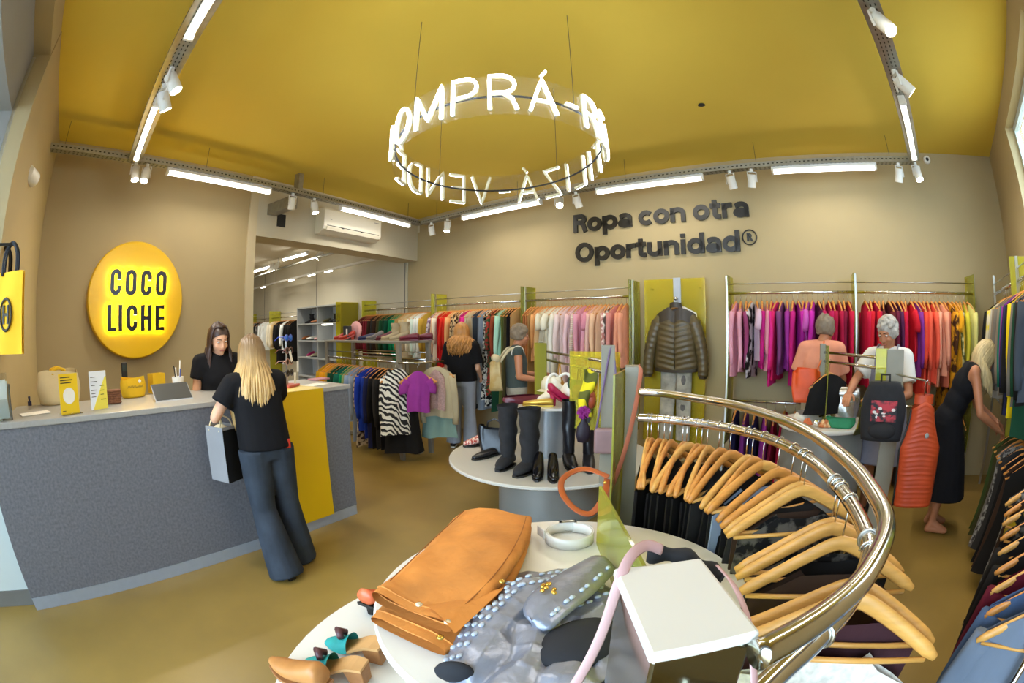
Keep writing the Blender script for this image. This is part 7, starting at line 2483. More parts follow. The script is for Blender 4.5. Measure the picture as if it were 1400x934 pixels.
def person(name, label, loc, face_az, J, skin, Ht=1.65, head_yaw=0.0, head_pitch=0.0, head_roll=0.0, hands=('l', 'r'), curl=0.5, palms=None, face=True, group=None, feet=True, neck_r=0.05):
    """J: joint overrides in the figure's own frame (faces +y). Returns root body object, joints, head matrix"""
    k = Ht / 1.65
    j = dict(pelvis=(0, 0, 0.93), waist=(0, 0, 1.06), chest=(0, 0.005, 1.22), neck=(0, -0.012, 1.40), head=(0, 0.022, 1.53),
             sh_l=(-0.162, -0.008, 1.345), sh_r=(0.162, -0.008, 1.345), el_l=(-0.21, -0.02, 1.06), el_r=(0.21, -0.02, 1.06), wr_l=(-0.22, 0.05, 0.83), wr_r=(0.22, 0.05, 0.83),
             hip_l=(-0.088, 0, 0.88), hip_r=(0.088, 0, 0.88), kn_l=(-0.092, 0.015, 0.48), kn_r=(0.092, 0.015, 0.48), an_l=(-0.095, -0.02, 0.09), an_r=(0.095, -0.02, 0.09), to_l=(-0.11, 0.13, 0.03), to_r=(0.11, 0.13, 0.03))
    j.update(J)
    j = {a: Vector(b) * k for a, b in j.items()}
    mb = MB()
    # torso as overlapping tapered forms between pelvis, waist, chest, shoulders
    pv, wa, cs = j['pelvis'], j['waist'], j['chest']
    ax = (cs - pv).normalized()
    rx = (j['sh_r'] - j['sh_l']).normalized()
    ry = ax.cross(rx).normalized() * -1
    Rt = Matrix((rx, rx.cross(ax) * -1 if False else ax.cross(rx), ax)).transposed()
    mb.ell(pv, (0.158 * k, 0.112 * k, 0.125 * k), 20, 14, Rt)
    mb.ell(pv.lerp(wa, 0.6), (0.132 * k, 0.096 * k, 0.13 * k), 20, 14, Rt)
    mb.ell(wa.lerp(cs, 0.4), (0.128 * k, 0.096 * k, 0.13 * k), 20, 14, Rt)
    mb.ell(cs, (0.142 * k, 0.105 * k, 0.15 * k), 20, 14, Rt)
    fy = ax.cross(rx)
    for s in (-1, 1):
        mb.ell(cs + rx * (0.062 * s * k) + fy * 0.058 * k - ax * 0.02 * k, (0.058 * k, 0.046 * k, 0.058 * k), 14, 10, Rt)
    mid = (j['sh_l'] + j['sh_r']) / 2
    for a in ('l', 'r'):
        mb.cap(mid, 0.075 * k, j['sh_' + a], 0.056 * k, 14)
        mb.cap(cs, 0.10 * k, j['sh_' + a], 0.055 * k, 14)
    mb.cap(mid, 0.065 * k, j['neck'], neck_r * 1.12 * k, 14)
    # limbs
    for a in ('l', 'r'):
        S, E, Wr = j['sh_' + a], j['el_' + a], j['wr_' + a]
        mb.cap(S, 0.05 * k, E, 0.037 * k, 14)
        md = E.lerp(Wr, 0.3)
        mb.cap(E, 0.037 * k, md, 0.038 * k, 12)
        mb.cap(md, 0.038 * k, Wr, 0.025 * k, 12)
        Hp, Kn, An = j['hip_' + a], j['kn_' + a], j['an_' + a]
        mb.cap(Hp, 0.085 * k, Kn, 0.056 * k, 16)
        cf = Kn.lerp(An, 0.3) + Vector((0, -0.012, 0))
        mb.cap(Kn, 0.055 * k, cf, 0.054 * k, 14)
        mb.cap(cf, 0.054 * k, An, 0.034 * k, 14)
        if feet:
            To = j['to_' + a]
            hl = An + Vector((0, -0.03, -0.055)) * k
            hl.z = max(hl.z, 0.03 * k)
            mb.cap(An, 0.036 * k, hl, 0.03 * k, 12)
            mb.cap(hl, 0.03 * k, To, 0.028 * k, 12)
            mb.cap(An, 0.035 * k, To, 0.026 * k, 12)
    # head with a face
    hc = j['head']
    HM = Matrix.Translation(hc) @ (Matrix.Rotation(head_yaw, 4, 'Z') @ Matrix.Rotation(head_pitch, 4, 'X') @ Matrix.Rotation(head_roll, 4, 'Y'))
    HR = HM.to_3x3()

    def hp(x, y, z):
        return HM @ Vector((x * k, y * k, z * k))
    mb.cap(j['neck'], neck_r * k, hp(0, -0.012, -0.05), neck_r * 0.98 * k, 14)
    mb.ell(hp(0, -0.008, 0.022), (0.074 * k, 0.093 * k, 0.092 * k), 20, 14, HR)
    mb.ell(hp(0, 0.02, -0.035), (0.058 * k, 0.066 * k, 0.075 * k), 18, 12, HR)
    mb.ell(hp(0, 0.058, -0.088), (0.028 * k, 0.026 * k, 0.024 * k), 12, 8, HR)
    if face:
        mb.cap(hp(0, 0.083, 0.012), 0.009 * k, hp(0, 0.102, -0.028), 0.0125 * k, 10)
        for s in (-1, 1):
            mb.ell(hp(0.012 * s, 0.094, -0.032), (0.009 * k, 0.009 * k, 0.007 * k), 8, 6, HR)
            mb.cap(hp(0.012 * s, 0.083, 0.028), 0.008 * k, hp(0.045 * s, 0.068, 0.026), 0.008 * k, 8)
            mb.ell(hp(0.04 * s, 0.06, -0.03), (0.02 * k, 0.018 * k, 0.022 * k), 10, 8, HR)
        mb.cap(hp(-0.017, 0.083, -0.058), 0.0085 * k, hp(0.017, 0.083, -0.058), 0.0085 * k, 8)
    for s in (-1, 1):
        mb.ell(hp(0.075 * s, -0.01, -0.012), (0.009 * k, 0.02 * k, 0.03 * k), 10, 8, HR)
    meshes = [fuse(mb, 0.0085, 4)]
    hb = MB()
    palms = palms or {}
    for a in hands:
        sgn = -1 if a == 'l' else 1
        dr = palms.get(a, {}).get('dir', (j['wr_' + a] - j['el_' + a]).normalized())
        nn = palms.get(a, {}).get('n', (sgn, 0.2, 0.3))
        hand_shape(hb, j['wr_' + a], dr, nn, palms.get(a, {}).get('side', -sgn), palms.get(a, {}).get('curl', curl), k)
    if hb.v:
        meshes.append(fuse(hb, 0.0042, 3))
    me = join_mesh(meshes, 'body')
    o = link(name, me, skin)
    o.location = loc
    o.rotation_euler = (0, 0, -math.radians(face_az))
    tag(o, label, 'person', group)
    if face:
        for s in (-1, 1):
            e = obj('eye', MB().ell(hp(0.031 * s, 0.073, 0.008), (0.0125 * k, 0.009 * k, 0.0075 * k), 12, 8, HR), M_EYEW, o, smooth=True)
            obj('iris', MB().ell(hp(0.031 * s, 0.0805, 0.006), (0.0058 * k, 0.0028 * k, 0.0058 * k), 10, 6, HR), M_IRIS, e, smooth=True)
            obj('eyebrow', MB().cap(hp(0.015 * s, 0.089, 0.03), 0.0032 * k, hp(0.046 * s, 0.074, 0.033), 0.0026 * k, 6), M_IRIS, o, smooth=True)
        obj('lips', MB().cap(hp(-0.019, 0.0885, -0.058), 0.0055 * k, hp(0.019, 0.0885, -0.058), 0.0055 * k, 8), M_LIP, o, smooth=True)
    return o, j, HM, k


def sub_cloth(name, mb, m, root, voxel=0.011, smooth=4):
    me = fuse(mb, voxel, smooth)
    return link(name, me, m, root)


def ell_stack(mb, j, k, parts):
    pv, wa, cs = j['pelvis'], j['waist'], j['chest']
    rx = (j['sh_r'] - j['sh_l']).normalized()
    ax = (cs - pv).normalized()
    Rt = Matrix((rx, ax.cross(rx), ax)).transposed()
    for c, r in parts:
        mb.ell(c, tuple(x * k for x in r), 20, 14, Rt)
    return Rt


def tee(root, j, k, m, hem=0.93, sleeve=0.55, loose=0.012, name='tee_shirt', wide=0.0, neck_open=True, hem_c=None):
    mb = MB()
    pv, wa, cs = j['pelvis'], j['waist'], j['chest']
    mid = (j['sh_l'] + j['sh_r']) / 2
    hz = hem * k
    base = hem_c if hem_c is not None else (pv.x, pv.y)
    yaw = math.atan2((j['sh_r'] - j['sh_l']).y, (j['sh_r'] - j['sh_l']).x)
    secs = []
    z_top = mid.z + 0.035 * k
    for i in range(11):
        f = i / 10
        z = hz + (z_top - hz) * f
        c = Vector((base[0], base[1], hz)).lerp(Vector((mid.x, mid.y, z_top)), f)
        c.z = z
        w = (0.158 + wide * (1 - f)) * (1 - f) + 0.158 * f if f < 0.75 else 0.158 - 0.16 * (f - 0.75)
        d = (0.116 + wide * 0.7 * (1 - f)) * (1 - f) + 0.112 * f if f < 0.75 else 0.112 - 0.17 * (f - 0.75)
        secs.append((c, (w + loose) * k, (d + loose) * k))
    t = MB()
    loft(t, secs)
    if abs(yaw) > 1e-3:
        R = Matrix.Translation(Vector((mid.x, mid.y, 0))) @ Matrix.Rotation(yaw, 4, 'Z') @ Matrix.Translation(Vector((-mid.x, -mid.y, 0)))
        t.xf(R)
    mb.add(t.v, t.f)
    ax_ = (cs - pv).normalized()
    rx_ = (j['sh_r'] - j['sh_l']).normalized()
    fy_ = ax_.cross(rx_)
    for s in (-1, 1):
        mb.ell(cs + rx_ * (0.062 * s * k) + fy_ * 0.058 * k - ax_ * 0.02 * k, ((0.062 + loose) * k, (0.05 + loose) * k, (0.065 + loose) * k), 14, 10)
    for a in ('l', 'r'):
        mb.cap(mid, (0.075 + loose) * k, j['sh_' + a], (0.058 + loose) * k, 14)
        mb.cap(cs, (0.105 + loose) * k, j['sh_' + a], (0.058 + loose) * k, 14)
        if sleeve > 0:
            S, E = j['sh_' + a], j['el_' + a]
            mb.tube([S, S.lerp(E, 0.25), S.lerp(E, sleeve)], [(0.058 + loose) * k, (0.06 + loose) * k, (0.06 + loose * 1.3) * k], 14)
    return sub_cloth(name, mb, m, root)


def trousers(root, j, k, m, flare=0.03, name='jeans', top=1.0, hem=0.03, loose=0.012):
    mb = MB()
    pv = j['pelvis']
    loft(mb, [((pv.x, pv.y, pv.z - 0.1 * k), 0.165 * k, 0.118 * k), ((pv.x, pv.y, pv.z), (0.168) * k, 0.122 * k), ((pv.x, pv.y, top * k), 0.15 * k, 0.112 * k)])
    for a in ('l', 'r'):
        H, Kn, An = j['hip_' + a], j['kn_' + a], j['an_' + a]
        b = An.copy()
        b.z = hem * k
        mb.tube([H + Vector((0, 0, 0.02)), H.lerp(Kn, 0.5), Kn, Kn.lerp(b, 0.5), b], [(0.092 + loose) * k, (0.08 + loose) * k, (0.066 + loose) * k, (0.062 + loose + flare * 0.55) * k, (0.06 + loose + flare) * k], 16)
    return sub_cloth(name, mb, m, root)


def shoes_of(root, j, k, m, sole=None):
    for a in ('l', 'r'):
        An, To = j['an_' + a], j['to_' + a]
        mb = MB()
        hl = An + Vector((0, -0.035, -0.045)) * k
        hl.z = 0.042 * k
        mb.cap(hl, 0.04 * k, Vector((To.x, To.y, 0.036 * k)), 0.036 * k, 12)
        mb.cap(An + Vector((0, 0, -0.02)), 0.042 * k, To.lerp(An, 0.4), 0.038 * k, 12)
        s = link('shoe', fuse(mb, 0.008, 3), m, root)
        sm = MB()
        d = (To - hl)
        d.z = 0
        d.normalize()
        n = Vector((-d.y, d.x, 0))
        p0, p1 = hl - d * 0.045 * k, Vector((To.x, To.y, 0)) + d * 0.042 * k
        p0.z = p1.z = 0.003
        mid_ = p0.lerp(p1, 0.65)
        pts = [p0 + n * 0.026 * k, mid_ + n * 0.042 * k, p1 + n * 0.018 * k, p1 - n * 0.018 * k, mid_ - n * 0.042 * k, p0 - n * 0.026 * k]
        sm.add([tuple(q) for q in pts] + [(q.x, q.y, 0.022 * k) for q in pts], [(5, 4, 3, 2, 1, 0), (6, 7, 8, 9, 10, 11)] + [(i, (i + 1) % 6, (i + 1) % 6 + 6, i + 6) for i in range(6)])
        obj('sole', sm, sole or M_BLACK, s)


def hair_long(root, HM, k, length, m, mcap, n=150, spread=0.035, wave=0.006, face_gap=0.95, back_push=0.02, seed=3, thick=0.0075, jitter=0.15, shoulder=0.05, fwd=0.0):
    """combed strands from a parting over the skull, hanging straight down in world space"""
    r = np.random.RandomState(seed)
    HR = HM.to_3x3()
    up = HM.inverted().to_3x3() @ Vector((0, 0, 1))
    cap = MB()
    o0 = len(cap.v)

    def fc(a, b):
        q = 2 * PI * a
        t = (0.08 + 0.60 * b) * PI
        frontness = math.sin(q)
        if frontness > 0.1:
            t = min(t, PI * (0.62 - 0.27 * frontness))
        return HM @ Vector((0.083 * k * math.sin(t) * math.cos(q), (0.101 * math.sin(t) * math.sin(q) - 0.014) * k, (0.020 + 0.104 * math.cos(t)) * k))
    cap.grid(fc, 32, 12, closed=True)
    cap.add([fc(i / 32, 0) for i in range(32)], [tuple(range(32))])
    h = obj('hair', cap, mcap, root, smooth=True)
    st = MB()
    for i in range(n):
        # azimuth around the head; leave the face free
        th = r.uniform(face_gap * 0.5, 2 * PI - face_gap * 0.5) + PI / 2      # face at +y = 90 deg
        c, s = math.cos(th), math.sin(th)
        L = length * r.uniform(1 - jitter, 1.0)
        top = HM @ Vector((0.004 * c * k, r.uniform(-0.05, 0.06) * k, 0.127 * k))
        p1 = HM @ Vector((0.06 * c * k, (0.072 * s - 0.012) * k, 0.098 * k))
        p2 = HM @ Vector((0.086 * c * k, (0.104 * s - 0.014) * k, 0.03 * k))
        out = (HR @ Vector((c, s, 0)))
        out.z = 0
        out.normalize()
        p3 = HM @ Vector((0.09 * c * k, (0.10 * s - 0.016) * k, -0.05 * k))
        pts = [top, p1, p2, p3]
        m_ = 5
        ph = r.uniform(0, 6.28)
        for q in range(1, m_ + 1):
            f = q / m_
            p = p3 + Vector((0, 0, -(L - 0.17 * k) * f)) + out * (spread * math.sin(PI * min(1, f * 0.9)) + shoulder * min(1, f * 2) * (0.6 if s < 0.2 else 0.25)) + Vector((wave * math.sin(ph + 6 * f), wave * math.cos(ph + 5 * f), 0)) + (HR @ Vector((0, fwd, 0))) * f
            pts.append(p)
        tk = thick * k * r.uniform(0.7, 1.25)
        st.tube(smooth_path(pts, 2), [tk * (0.75 + 0.5 * math.sin(PI * min(1, 0.1 + e / (2 * (len(pts) - 1)))) - 0.45 * max(0, e / (2 * (len(pts) - 1)) - 0.75) * 4 * 0.5) for e in range(2 * (len(pts) - 1) + 1)], 5)
    obj('strands', st, m, h, smooth=True)
    return h


def hair_short(root, HM, k, m, curls=True, seed=5, low=-0.06, n=170, size=0.019):
    r = np.random.RandomState(seed)
    mb = MB()
    mb.ell(HM @ Vector((0, -0.016 * k, 0.028 * k)), (0.083 * k, 0.098 * k, 0.098 * k), 20, 14, HM.to_3x3())
    for i in range(n):
        th = r.uniform(0, 2 * PI)
        ct = r.uniform(-0.62, 1.0)
        s_ = math.sqrt(max(0, 1 - ct * ct))
        x, y, z = s_ * math.cos(th), s_ * math.sin(th), ct
        if y > 0.35 and z < 0.42:
            continue
        p = Vector((0.082 * x, 0.098 * y - 0.014, 0.025 + 0.10 * z)) * k
        if p.z < low * k:
            continue
        sz = size * k * r.uniform(0.6, 1.2)
        mb.ell(HM @ p, (sz, sz, sz * (0.8 if curls else 1.4)), 7, 5)
    # free the face
    return link('hair', fuse(mb, 0.006 if curls else 0.008, 1 if curls else 4), m, root)


SK1 = skin_mat('skin_fair', '#d9a583')
SK2 = skin_mat('skin_warm', '#c98d68')
SK3 = skin_mat('skin_tanned', '#b47550')
M_TEEBLACK = mat('black_jersey', '#141315', 0.9, var=0.15, scale=6, bump=0.15, bscale=14, spec=0.2)
M_DENIM = mat('dark_blue_denim', '#31373f', 0.85, var=0.35, scale=5, bump=0.12, bscale=30, spec=0.2)
M_DENIMP = mat('pale_grey_denim', '#9aa0aa', 0.85, var=0.12, scale=5, bump=0.1, bscale=30, spec=0.2)
H_BLOND = mat('blond_hair', '#c9a165', 0.42, var=0.22, scale=40, stretch=(1, 1, 0.05))
H_ROOT = mat('dark_blond_roots', '#7d6240', 0.5, var=0.2, scale=40, stretch=(1, 1, 0.05))
H_DARK = mat('dark_brown_hair', '#3b261b', 0.4, var=0.4, scale=40, stretch=(1, 1, 0.05))
H_GOLD = mat('golden_hair', '#b0793a', 0.45, var=0.25, scale=40, stretch=(1, 1, 0.05))
H_PALE = mat('pale_blond_hair', '#bfa878', 0.45, var=0.2, scale=40, stretch=(1, 1, 0.05))
H_GREYB = mat('grey_brown_hair', '#7a6a56', 0.6, var=0.2, scale=30)
H_GREY = mat('silver_grey_hair', '#a8a094', 0.6, var=0.25, scale=40)


def rooted(name, tip, root, z0, z1):
    """dyed hair: darker at the roots, lighter toward the ends"""
    m = mat(name, tip, 0.42, var=0.22, scale=40, stretch=(1, 1, 0.05))
    nt = m.node_tree
    b = nt.nodes['Principled BSDF']
    src = b.inputs['Base Color'].links[0].from_socket
    tc = nt.nodes.new('ShaderNodeTexCoord')
    sx = nt.nodes.new('ShaderNodeSeparateXYZ')
    nt.links.new(tc.outputs['Object'], sx.inputs[0])
    mr = nt.nodes.new('ShaderNodeMapRange')
    mr.inputs['From Min'].default_value = z0
    mr.inputs['From Max'].default_value = z1
    nt.links.new(sx.outputs['Z'], mr.inputs['Value'])
    mx = nt.nodes.new('ShaderNodeMixRGB')
    mx.inputs['Color2'].default_value = (*hexc(root), 1)
    nt.links.new(mr.outputs['Result'], mx.inputs['Fac'])
    nt.links.new(src, mx.inputs['Color1'])
    nt.links.new(mx.outputs['Color'], b.inputs['Base Color'])
    return m


H_DYED = rooted('dyed_blond_hair', '#c9a468', '#6b5236', 1.30, 1.55)


def gpos(u, v, z=0.0):
    p = G(u, v, z)
    return Vector((p.x, p.y, 0))


# 1 customer at the counter, seen from behind
cl_ = gpos(402, 776)
cust_loc = Vector((cl_.x - 0.05, cl_.y - 0.0, 0))
az_c = AZ_C + 8
J = dict(pelvis=(-0.02, 0.01, 0.93), waist=(-0.03, 0.03, 1.05), chest=(-0.04, 0.06, 1.2), neck=(-0.05, 0.07, 1.385), head=(-0.035, 0.12, 1.50),
         sh_l=(-0.21, 0.06, 1.32), sh_r=(0.115, 0.05, 1.33), el_l=(-0.35, 0.06, 1.12), wr_l=(-0.235, 0.25, 1.205), el_r=(0.20, 0.24, 1.15), wr_r=(0.22, 0.47, 1.21),
         hip_l=(-0.11, 0.0, 0.88), hip_r=(0.07, 0.0, 0.88), kn_l=(-0.10, 0.0, 0.48), kn_r=(0.11, 0.05, 0.48), an_l=(-0.07, -0.13, 0.09), an_r=(0.14, 0.06, 0.09), to_l=(-0.09, 0.02, 0.03), to_r=(0.17, 0.2, 0.03))
r1, j1, H1, k1 = person('person', 'person in black tee and blue jeans leaning at the counter with back turned', cust_loc, az_c, J, SK1, 1.60, head_yaw=-0.25, head_pitch=-0.3, palms={'r': dict(n=(0, 0, 1), side=-1), 'l': dict(n=(0, 0, 1), side=1, dir=(0.6, 0.8, -0.03), curl=0.12)})
tee(r1, j1, k1, M_TEEBLACK, hem=0.90, sleeve=0.6, loose=0.018, wide=0.012)
tr1 = trousers(r1, j1, k1, M_DENIM, flare=0.05, top=1.0, hem=0.012, loose=0.024)
shoes_of(r1, j1, k1, M_BLEA)
hair_long(r1, H1, k1, 0.62, H_DYED, H_ROOT, n=300, spread=0.03, shoulder=0.08, thick=0.0085, seed=4)
plab(obj('waist_tag', MB().box(j1['pelvis'] + Vector((0.125, -0.10, -0.005)) * k1, (0.05, 0.012, 0.06)), mat('red_label', '#c8321f', 0.5), r1, bevel=0.006), 'small red tag at the waist')
belt = MB()
belt.tube([j1['pelvis'] + Vector((0.152 * math.cos(q), 0.114 * math.sin(q), 0.052)) * k1 for q in [2 * PI * i / 24 for i in range(24)]], 0.008, 6, closed=True)
obj('waistband', belt, M_DENIM, tr1, smooth=True)
# paper bag on her left arm
bgp = cust_loc + Matrix.Rotation(-math.radians(az_c), 3, 'Z') @ (Vector((-0.285, 0.17, 0.0)) * k1)
zt_, zb_ = ZAT(305, 580, bgp), ZAT(308, 655, bgp)
sbag = thing('shopping_bag', 'silver grey paper shopping bag on the arm of the jeans customer', 'bag', (bgp.x, bgp.y, zb_), math.radians(-10))
M_SBAG = mat('silver_paper', '#8e8c8c', 0.5, 0.1, var=0.05, scale=6)
hb_ = 0.36
mb = MB()
w_, d_ = 0.085, 0.07
for (x0, x1, y0, y1) in ((-w_, w_, -d_, -d_ + 0.003), (-w_, w_, d_ - 0.003, d_), (-w_, -w_ + 0.003, -d_ + 0.003, d_ - 0.003), (w_ - 0.003, w_, -d_ + 0.003, d_ - 0.003)):
    mb.span(x0, x1, y0, y1, 0, hb_)
mb.span(-w_, w_, -d_, d_, 0, 0.003)
obj('paper_walls', mb, M_SBAG, sbag)
plab(obj('dark_gusset', MB().span(w_, w_ + 0.002, -d_, d_, 0.0, hb_ - 0.02), M_BLACK, sbag), 'black side gusset')
for y in (-d_, d_):
    obj('rope_handle', MB().tube(smooth_path([(-0.05, y, hb_ - 0.03), (-0.045, y * 0.6, hb_ + 0.035), (0, y * 0.2, hb_ + 0.06), (0.045, y * 0.6, hb_ + 0.035), (0.05, y, hb_ - 0.03)], 5), 0.005, 6), M_CREAMFAB, sbag, smooth=True)
obj('tissue', MB().ell((0, 0, hb_ - 0.03), (0.07, 0.04, 0.035), 12, 8), M_CREAMFAB, sbag, smooth=True)

# 2 cashier behind the counter
cp = FC.p(0, 0, 0)
cs_loc = GD(297, 470, 3.95)
cs_loc = Vector((cs_loc.x, cs_loc.y, 0))
J = dict(head=(0.0, 0.055, 1.52), neck=(0, 0.0, 1.40), el_l=(-0.205, 0.0, 1.06), wr_l=(-0.17, 0.2, 1.0), el_r=(0.215, -0.01, 1.06), wr_r=(0.2, 0.19, 1.04))
r2, j2, H2, k2 = person('person', 'long-haired cashier in a black tee looking down behind the counter', cs_loc, 126, J, SK1, 1.68, head_pitch=-0.36, head_yaw=0.08, head_roll=0.06, palms={'r': dict(n=(0, 0, 1), side=-1), 'l': dict(n=(0, 0, 1), side=1)})
tee(r2, j2, k2, M_TEEBLACK, hem=0.9, sleeve=0.46, loose=0.012)
trousers(r2, j2, k2, mat('black_trousers', '#1b1a1d', 0.9, var=0.1, scale=6))
shoes_of(r2, j2, k2, M_BLEA)
hair_long(r2, H2, k2, 0.5, H_DARK, H_DARK, n=240, spread=0.012, shoulder=0.035, face_gap=2.3, seed=8, thick=0.008)

# 3 woman at the dress rail, seen from behind
bl_ = gpos(634, 611)
J = dict(el_l=(-0.21, -0.0, 1.06), wr_l=(-0.19, 0.18, 0.98), el_r=(0.215, 0.0, 1.07), wr_r=(0.2, 0.17, 0.95), kn_l=(-0.1, 0.0, 0.48), an_l=(-0.13, -0.03, 0.09), to_l=(-0.16, 0.1, 0.03), an_r=(0.1, 0.0, 0.09), to_r=(0.13, 0.14, 0.03))
r3, j3, H3, k3 = person('person', 'golden-haired person in black tee and pale jeans browsing the dress rail', bl_, AZ_B - 25, J, SK1, 1.67, head_pitch=-0.1)
tee(r3, j3, k3, M_TEEBLACK, hem=0.9, sleeve=0.8, loose=0.03, wide=0.015)
trousers(r3, j3, k3, M_DENIMP, flare=0.03, hem=0.06)
shoes_of(r3, j3, k3, M_BLEA, M_PAPER)
hair_long(r3, H3, k3, 0.46, H_GOLD, H_GOLD, n=280, spread=0.05, wave=0.02, shoulder=0.05, seed=11, thick=0.011, jitter=0.3)

# 4 woman in profile behind the middle island
p4 = GD(706, 470, 5.35)
J = dict(head=(0, 0.045, 1.52), neck=(0, 0.01, 1.40), el_l=(-0.2, 0.05, 1.07), wr_l=(-0.16, 0.29, 1.05), el_r=(0.2, 0.0, 1.06), wr_r=(0.17, 0.25, 1.02), sh_l=(-0.16, 0.0, 1.345))
r4, j4, H4, k4 = person('person', 'person in a dark sleeveless top with backpack, in profile behind the boots', (p4.x, p4.y, 0), 82, J, SK3, 1.64, head_pitch=-0.15, head_yaw=0.0)
tee(r4, j4, k4, mat('dark_teal_top', '#3a4440', 0.85, var=0.1, scale=8), hem=0.92, sleeve=0.0, loose=0.008, name='tank_top')
trousers(r4, j4, k4, mat('stone_trousers', '#8f8877', 0.85, var=0.1, scale=6))
shoes_of(r4, j4, k4, M_WHITELAM)
hair_short(r4, H4, k4, H_GREYB, curls=False, seed=7, low=-0.11, n=220)
trim = MB()
S4 = j4['sh_r']
trim.tube([S4 + Vector((-0.01 + 0.02 * math.sin(q), 0.068 * math.cos(q), 0.07 * math.sin(q) - 0.01)) * k4 for q in [2 * PI * i / 20 for i in range(20)]], 0.007, 6, closed=True)
plab(obj('arm_trim', trim, M_PAPER, r4, smooth=True), 'pale trim round the armhole')
bp4 = Vector((p4.x, p4.y, 0)) + azv(82) * -0.24 + Vector((0, -0.05, 0.9))
b4 = soft_bag('beige_backpack', 'beige and mustard backpack worn by the person in profile', 'backpack', bp4, -math.radians(82), 0.26, 0.16, 0.34, mat('mustard_canvas', '#a8863c', 0.8, col2='#c9b78c', scale=7), 51)
obj('roll', MB().cap((-0.1, 0.0, 0.36), 0.045, (0.1, 0.0, 0.36), 0.045, 12), mat('beige_fleece', '#c2b390', 0.9), b4, smooth=True)
for s in (-1, 1):
    obj('strap', MB().tube(smooth_path([(0.09 * s, 0.04, 0.32), (0.12 * s, 0.16, 0.47), (0.12 * s, 0.26, 0.4), (0.12 * s, 0.22, 0.15)], 5), 0.017, 6, flat=0.35, up=(1, 0, 0)), mat('beige_fleece', '#c2b390', 0.9), b4, smooth=True)

# 5 person in a salmon tee by the magenta rail, from behind
p5 = GD(1124, 470, 4.5)
J = dict(head=(0.03, 0.05, 1.52), el_l=(-0.25, 0.02, 1.08), wr_l=(-0.16, 0.2, 1.0), el_r=(0.21, 0.08, 1.08), wr_r=(0.14, 0.3, 1.12))
r5, j5, H5, k5 = person('person', 'grey-haired person in a salmon tee facing the magenta rail', (p5.x, p5.y, 0), 48, J, SK3, 1.72, head_yaw=-0.35, head_pitch=-0.15)
tee(r5, j5, k5, mat('salmon_jersey', '#d98f70', 0.9, var=0.08, scale=6, bump=0.1, bscale=14), hem=0.9, sleeve=0.75, loose=0.02, wide=0.02)
trousers(r5, j5, k5, mat('beige_trousers', '#a1937c', 0.85, var=0.1, scale=6))
shoes_of(r5, j5, k5, M_WHITELAM)
hair_short(r5, H5, k5, H_GREYB, curls=False, seed=9, low=-0.07, n=220)

# 6 person with grey curls reaching over the right island
p6 = GD(1216, 470, 4.05)
J = dict(head=(0.0, 0.07, 1.50), neck=(0, 0.02, 1.38), chest=(0, 0.02, 1.2), sh_r=(0.16, 0.02, 1.32), sh_l=(-0.16, 0.01, 1.32), el_r=(0.27, 0.14, 1.13), wr_r=(0.24, 0.36, 1.06), el_l=(-0.22, 0.08, 1.05), wr_l=(-0.12, 0.26, 1.02))
r6, j6, H6, k6 = person('person', 'person with silver curls in a white tee and grey pinafore reaching over bags', (p6.x, p6.y, 0), -118, J, SK3, 1.72, head_pitch=-0.4, head_yaw=-0.3, palms={'r': dict(n=(0, 0, 1), side=-1), 'l': dict(n=(0, 0, 1), side=1)})
tee(r6, j6, k6, mat('white_jersey', '#d8d4cd', 0.9, var=0.05, scale=6), hem=0.95, sleeve=0.7, loose=0.014)
pf = MB()
pv6 = j6['pelvis']
loft(pf, [((0, 0.0, 0.5 * k6), 0.25 * k6, 0.2 * k6), ((0, 0.0, 0.92 * k6), 0.19 * k6, 0.145 * k6), ((0, 0.012, 1.08 * k6), 0.17 * k6, 0.135 * k6), ((0, 0.022, 1.24 * k6), 0.158 * k6, 0.14 * k6)])
pin = sub_cloth('pinafore', pf, mat('lavender_grey', '#7d7b88', 0.85, var=0.1, scale=8), r6)
for s in (-1, 1):
    obj('strap', MB().tube(smooth_path([Vector((0.09 * s, 0.135, 1.2)) * k6, Vector((0.095 * s, 0.115, 1.33)) * k6, Vector((0.09 * s, 0.02, 1.405)) * k6, Vector((0.09 * s, -0.1, 1.33)) * k6, Vector((0.08 * s, -0.125, 1.2)) * k6], 5), 0.016, 6, flat=0.4, up=(1, 0, 0)), mat('lavender_grey', '#7d7b88', 0.85, var=0.1, scale=8), pin, smooth=True)
shoes_of(r6, j6, k6, M_BLEA)
hair_short(r6, H6, k6, H_GREY, curls=True, seed=13, low=-0.045, n=300, size=0.02)

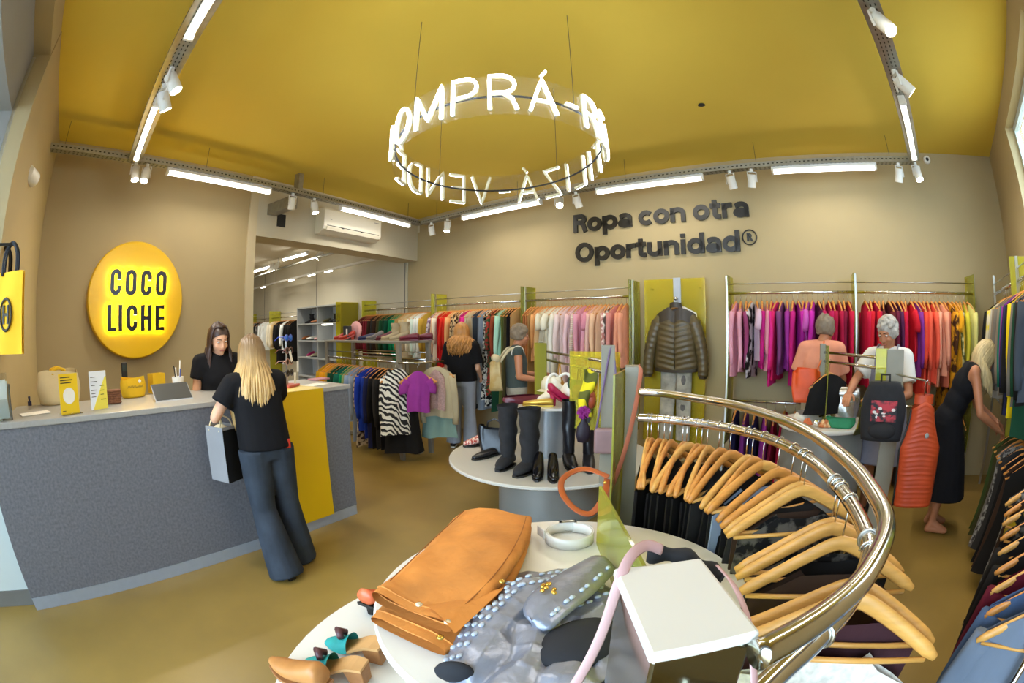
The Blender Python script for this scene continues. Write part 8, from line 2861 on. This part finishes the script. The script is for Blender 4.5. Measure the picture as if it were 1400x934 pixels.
# 7 blond person in a black dress bending to the right-hand rack
f7 = gpos(1272, 722)
J = dict(pelvis=(0, -0.03, 0.9), waist=(0, 0.03, 1.03), chest=(0, 0.11, 1.17), neck=(0.0, 0.20, 1.315), head=(0.0, 0.30, 1.385), sh_l=(-0.16, 0.165, 1.285), sh_r=(0.16, 0.165, 1.285),
         el_l=(-0.19, 0.28, 1.0), wr_l=(-0.10, 0.50, 0.88), el_r=(0.20, 0.24, 0.99), wr_r=(0.10, 0.46, 0.86), hip_l=(-0.085, -0.03, 0.86), hip_r=(0.085, -0.03, 0.86), kn_l=(-0.1, 0.0, 0.46), kn_r=(0.1, 0.02, 0.46))
r7, j7, H7, k7 = person('person', 'blond person in a black sleeveless dress bending to the right-hand rack', f7, 138, J, SK3, 1.66, head_pitch=-0.75, head_yaw=0.15, palms={'r': dict(n=(0, 0, 1), side=-1), 'l': dict(n=(0, 0, 1), side=1)}, curl=0.8)
dm = MB()
cs7, pv7, wa7 = j7['chest'], j7['pelvis'], j7['waist']
rx7 = Vector((1, 0, 0))
ax7 = (cs7 - pv7).normalized()
R7 = Matrix((rx7, ax7.cross(rx7), ax7)).transposed()
dm.ell(pv7, (0.185 * k7, 0.14 * k7, 0.15 * k7), 20, 14, R7)
dm.ell(wa7, (0.155 * k7, 0.12 * k7, 0.16 * k7), 20, 14, R7)
dm.ell(cs7, (0.165 * k7, 0.13 * k7, 0.165 * k7), 20, 14, R7)
mid7_ = (j7['sh_l'] + j7['sh_r']) / 2
for a in ('l', 'r'):
    dm.cap(cs7, 0.115 * k7, j7['sh_' + a] * 0.9 + mid7_ * 0.1, 0.062 * k7, 14)
mid7 = (j7['sh_l'] + j7['sh_r']) / 2
dm.cap(mid7 + Vector((-0.1, -0.015, 0)), 0.07 * k7, mid7 + Vector((0.1, -0.015, 0)), 0.07 * k7, 14)
loft(dm, [((0.0, 0.03, 0.30 * k7), 0.25 * k7, 0.23 * k7), ((0, 0.0, 0.6 * k7), 0.225 * k7, 0.19 * k7), ((0, -0.03, 0.9 * k7), 0.185 * k7, 0.145 * k7)])
sub_cloth('dress', dm, mat('black_dress', '#131317', 0.9, var=0.2, scale=5, bump=0.2, bscale=12, spec=0.2), r7)
hair_long(r7, H7, k7, 0.36, H_PALE, H_PALE, n=240, spread=0.02, shoulder=0.02, face_gap=1.5, seed=17, thick=0.009, fwd=0.06)
for a in ('l', 'r'):
    An, To = j7['an_' + a], j7['to_' + a]
    sd_ = MB()
    sd_.cap(An + Vector((0, -0.03, -0.075)), 0.02, Vector((To.x, To.y, 0.016)), 0.018, 10, flat=0.6)
    obj('sandal', sd_, M_BROWNH, r7, smooth=True)
sp7 = MB()
sp7.tube([j7['wr_l'] + Vector((0.03 * math.cos(q), 0.008, 0.03 * math.sin(q))) for q in [2 * PI * i / 14 for i in range(14)]], 0.004, 6, closed=True)
obj('bracelet', sp7, M_HOOK, r7, smooth=True)
